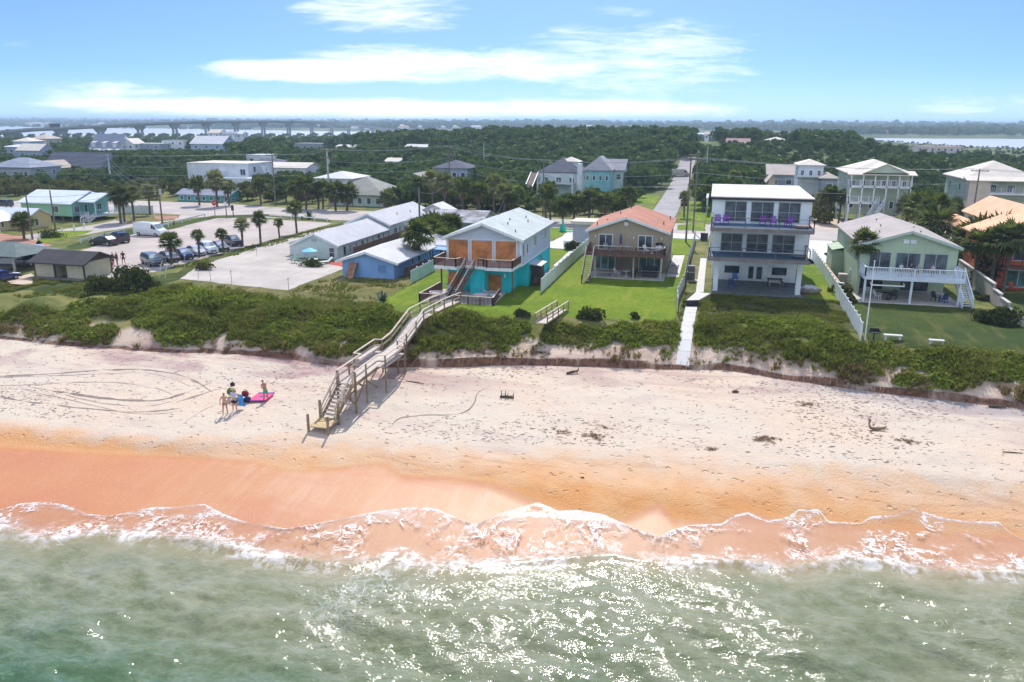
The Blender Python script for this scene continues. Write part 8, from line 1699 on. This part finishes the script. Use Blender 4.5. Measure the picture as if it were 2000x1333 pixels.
# ------------------------------------------------------------------ poles, wires, signs
POLE = mat('weathered_utility_pole', (.17, .14, .12), .9, .2, 2, .02); POLEC = mat('pale_concrete_pole', (.50, .50, .48), .85, .08, 1, .01); POLEG = mat('green_grey_pole', (.12, .16, .15), .85, .2, 1.5, .01); INS = mat('insulator_grey', (.40, .42, .42), .5, .1)
def pole(label, x, y, ztop, m=POLE, arms=1, r=.16, can=False, double=False, lamp=False):
    z0 = tz(x, y); t = thing('utility_pole', label, 'utility pole', (x, y, z0)); H = ztop - z0; m_ = MB(); m_.cyl(0, 0, -.5, H, r, r * .62, 10); m_.build('pole', m, t, local=True)
    for k in range(arms):
        zc = H - .35 - k * 1.5; m_ = MB(); m_.box(-1.35, 1.35, -.06 - r, .06 - r, zc - .07, zc + .07); m_.build('crossarm', m if m is not POLEC else POLE, t, local=True)
        for a_ in (-1.2, -.45, .45, 1.2): m_ = MB(); m_.cyl(a_, -r, zc + .07, zc + .28, .06, .04, 7); m_.build('insulator', INS, t, local=True)
    if can: m_ = MB(); m_.cyl(.32, -.1, H - 3.0, H - 2.1, .24, .24, 12); m_.build('transformer', INS, t, local=True)
    return (x, y, ztop)
def PT(label, px, pyt, Y, **k): x, y, z = at(px, pyt, Y); return pole(label, x, y, z, **k)
pL = PT('leaning wooden pole in front of the yellow cottage', 50, 380, 98.8, arms=0); pM = PT('dark wooden pole between the yellow and the mint cottage', 97, 372, 109, arms=0)
pV = PT('wooden pole with a transformer behind the white van', 307, 345, 118, arms=0, can=True); pC = PT('tall pale concrete pole left of the woods above the mint cottage', 210, 302, 186, m=POLEC, arms=1, r=.3)
pG = PT('tall green-grey pole between the motel and the turquoise house', 818, 366, 94.8, m=POLEG, arms=0, r=.17)
a1 = PT('grey pole above the oaks right of the modern house', 531, 300, 153, arms=1); a2 = PT('tall pale concrete pole at the grey-roofed white house', 638, 291, 153, m=POLEC, arms=2, r=.24, can=True); a3 = PT('double crossarm pole before the blue hip-roofed house', 877, 284, 152, arms=2); a4 = PT('dark pole before the arched balcony house', 1062, 312, 151, arms=1)
a5 = PT('left one of the two street poles beside the leaning fence', 1350, 306, 123, arms=1); a6 = PT('right one of the two street poles beside the leaning fence', 1363, 308, 135, arms=1); a7 = PT('pole between the two raised sage houses at the right', 1914, 330, 150, arms=1); a8 = PT('thin pole in the thicket left of the arched balcony house', 998, 343, 160, arms=0, can=True); a9 = PT('thin white pole on the wooded slope', 945, 280, 240, m=POLEC, arms=0)
a10 = PT('slim pole at the far end of the side street', 1383, 285, 240, m=POLEC, arms=0)
m_wire = mat('dark_cable', (.10, .10, .10), .5, .05); m_wirel = mat('sunlit_cable', (.45, .46, .46), .35, .05, metal=.5)
def wires(label, a, b_, offs, m, sag=.9, r=.022):
    t = thing('power_line', label, 'power line', ((a[0] + b_[0]) / 2, (a[1] + b_[1]) / 2, (a[2] + b_[2]) / 2 - 1))
    for (dx, dz) in offs:
        m_ = MB(); pts = []
        for i in range(13): u_ = i / 12; pts.append((a[0] + (b_[0] - a[0]) * u_ + dx, a[1] + (b_[1] - a[1]) * u_ - .16, a[2] + (b_[2] - a[2]) * u_ + dz - sag * 4 * u_ * (1 - u_)))
        m_.tube(pts, r, 4, caps=False); m_.build('wire', m, t)
O4 = ((-1.1, 0), (1.1, 0), (0, -2.4), (0, -4.2)); 
aL = (-165, 158, 14.5); aR = (75, 146, 15)
for (u_, v_, lb) in ((aL, a1, 'from the left edge to the grey pole'), (a1, a2, 'from the grey pole to the pale concrete pole'), (a2, a3, 'from the pale concrete pole to the double crossarm pole'), (a3, a4, 'from the double crossarm pole to the dark pole'), (a4, a6, 'from the dark pole to the street poles'), (a6, a7, 'from the street poles to the pole at the right'), (a7, aR, 'from the right pole to the right edge')): wires('thin power lines strung ' + lb, u_, v_, O4, m_wirel, .7)
wires('thin wires from the left cottage poles to the van pole', pL, pV, ((0, -.3), (0, -1.2)), m_wire, 1.0); wires('thin wires from the concrete pole to the van pole', pC, pV, ((0, -.3), (0, -1.4), (0, -2.5)), m_wirel, 2.0); wires('thin wires from the left edge to the concrete pole', (-185, 150, 12), pC, ((0, -.3), (0, -1.4), (0, -2.5)), m_wirel, 1.5)
wires('dark cables from the thicket pole down to the turquoise house', a8, (-26, 92, 10.6), ((0, -.4), (0, -1.6), (0, -2.6)), m_wire, 1.6); wires('cable from the green-grey pole to the double crossarm pole', pG, (a3[0], a3[1], a3[2] - 6), ((0, -.5),), m_wire, 1.2); wires('guy cable from the green-grey pole down to the palms by the turquoise house', (pG[0], pG[1], 9.5), (-31.5, 88, 5.0), ((0, 0),), m_wirel, .1, .03)
wires('cables along the side street between the street poles', a5, a6, ((-.8, 0), (.8, 0)), m_wire, .3); wires('cables from the street poles to the slim far pole', a6, a10, ((0, -.3), (0, -1.3)), m_wire, 1.5)
# stop sign
x_, y_ = g(420.5, 424); t = thing('stop_sign', 'red octagonal stop sign on a pinkish post at the road corner', 'sign', (x_, y_, ZG)); m_ = MB(); m_.box(-.05, .05, -.05, .05, -.1, 2.5); m_.build('post', mat('faded_pink_post', (.5, .25, .25), .6, .1), t, local=True)
m_ = MB(); r_ = .52; oc = [(r_ * math.cos(R(22.5 + 45 * k)), 2.6 + r_ * math.sin(R(22.5 + 45 * k))) for k in range(8)]; m_.add([(a, -.09, b_) for a, b_ in oc] + [(a, -.06, b_) for a, b_ in oc], [tuple(range(8)), tuple(range(8, 16))[::-1]] + [(i, 8 + i, 8 + (i + 1) % 8, (i + 1) % 8) for i in range(8)]); pn = m_.build('sign_plate', mat('stop_sign_red', (.60, .02, .03), .5, .05), t, local=True)
def text(s, size, loc, rot, m, parent, name='lettering'):
    cu = bpy.data.curves.new(name, 'FONT'); cu.body = s; cu.size = size; cu.align_x = 'CENTER'; cu.align_y = 'CENTER'; cu.extrude = .004; tmp = bpy.data.objects.new(name, cu); C.objects.link(tmp)
    dg = bpy.context.evaluated_depsgraph_get(); me = bpy.data.meshes.new_from_object(tmp.evaluated_get(dg)); bpy.data.objects.remove(tmp); o = bpy.data.objects.new(name, me); me.materials.clear(); me.materials.append(m); C.objects.link(o); o.location = loc; o.rotation_euler = rot; o.parent = parent; return o
text('STOP', .36, (0, -.10, 2.6), (R(90), 0, 0), WHITE, pn)
m_ = MB(); m_.box(-.5, .5, -.06, -.03, 3.25, 3.5); m_.build('street_name_plate', mat('street_sign_green', (.04, .30, .22), .5, .05), t, local=True)
for (a_, b2, lb) in ((443, 427, 'short weathered pole with a small sign right of the stop sign'), (456, 424, 'dark post with a bushy top right of the stop sign')):
    x_, y_ = g(a_, b2); t = thing('signpost', lb, 'post', (x_, y_, ZG)); m_ = MB(); m_.cyl(0, 0, -.1, 3.3 if a_ < 450 else 2.2, .1, .08, 8); m_.build('post', POLE, t, local=True); m_ = MB(); m_.box(-.28, .28, -.14, -.1, 2.4 if a_ < 450 else 1.2, 3.0 if a_ < 450 else 2.2); m_.build('sign_plate', WHITE if a_ < 450 else DARKM, t, local=True)
for (a_, b2, h_) in ((412, 552, 1.5), (453, 557, 1.5), (564, 568, 1.2), (388, 545, 1.0), (362, 522, 1.6), (347, 508, 1.6), (596, 480, .9), (502, 500, 1.1)):
    x_, y_ = g(a_, b2); t = thing('thin_post', 'thin metal post marking the edge of the gravel lot', 'post', (x_, y_, ZG), 0, 'thin posts along the gravel lot'); m_ = MB(); m_.cyl(0, 0, -.1, h_, .03, .03, 6); m_.build('shaft', INS, t, local=True); m_ = MB(); m_.cyl(0, 0, h_, h_ + .12, .08, .08, 8); m_.build('cap', INS, t, local=True)
t = thing('leaning_poles', 'pair of leaning white sticks in the grass at the corner of the gravel lot', 'poles', (*g(322, 545), ZG)); 
for a_ in (-.35, .4): m_ = MB(); m_.bar((a_ - .4, 0, 0), (a_, .2, 1.9), .06); m_.build('stick', WHITE, t, local=True)
x_, y_ = g(259, 448); 
for (a_, b2) in ((600, 440), (777 - 30, 455)): pass

# ------------------------------------------------------------------ air between the camera and the far shore
hm = bpy.data.materials.new('thin_sea_haze'); hm.use_nodes = True; nt = NT(hm.node_tree); nt.n.clear(); out = nt.n.new('ShaderNodeOutputMaterial'); pv = nt.n.new('ShaderNodeVolumePrincipled')
pv.inputs['Color'].default_value = (.62, .82, 1.0, 1); pv.inputs['Density'].default_value = .00025; pv.inputs['Anisotropy'].default_value = 0.1; nt.l.new(pv.outputs[0], out.inputs['Volume'])
m_ = MB(); m_.box(-17500, 17500, -7000, 25000, -9, 38); o = m_.build('haze', hm); tag(o, kind='stuff')
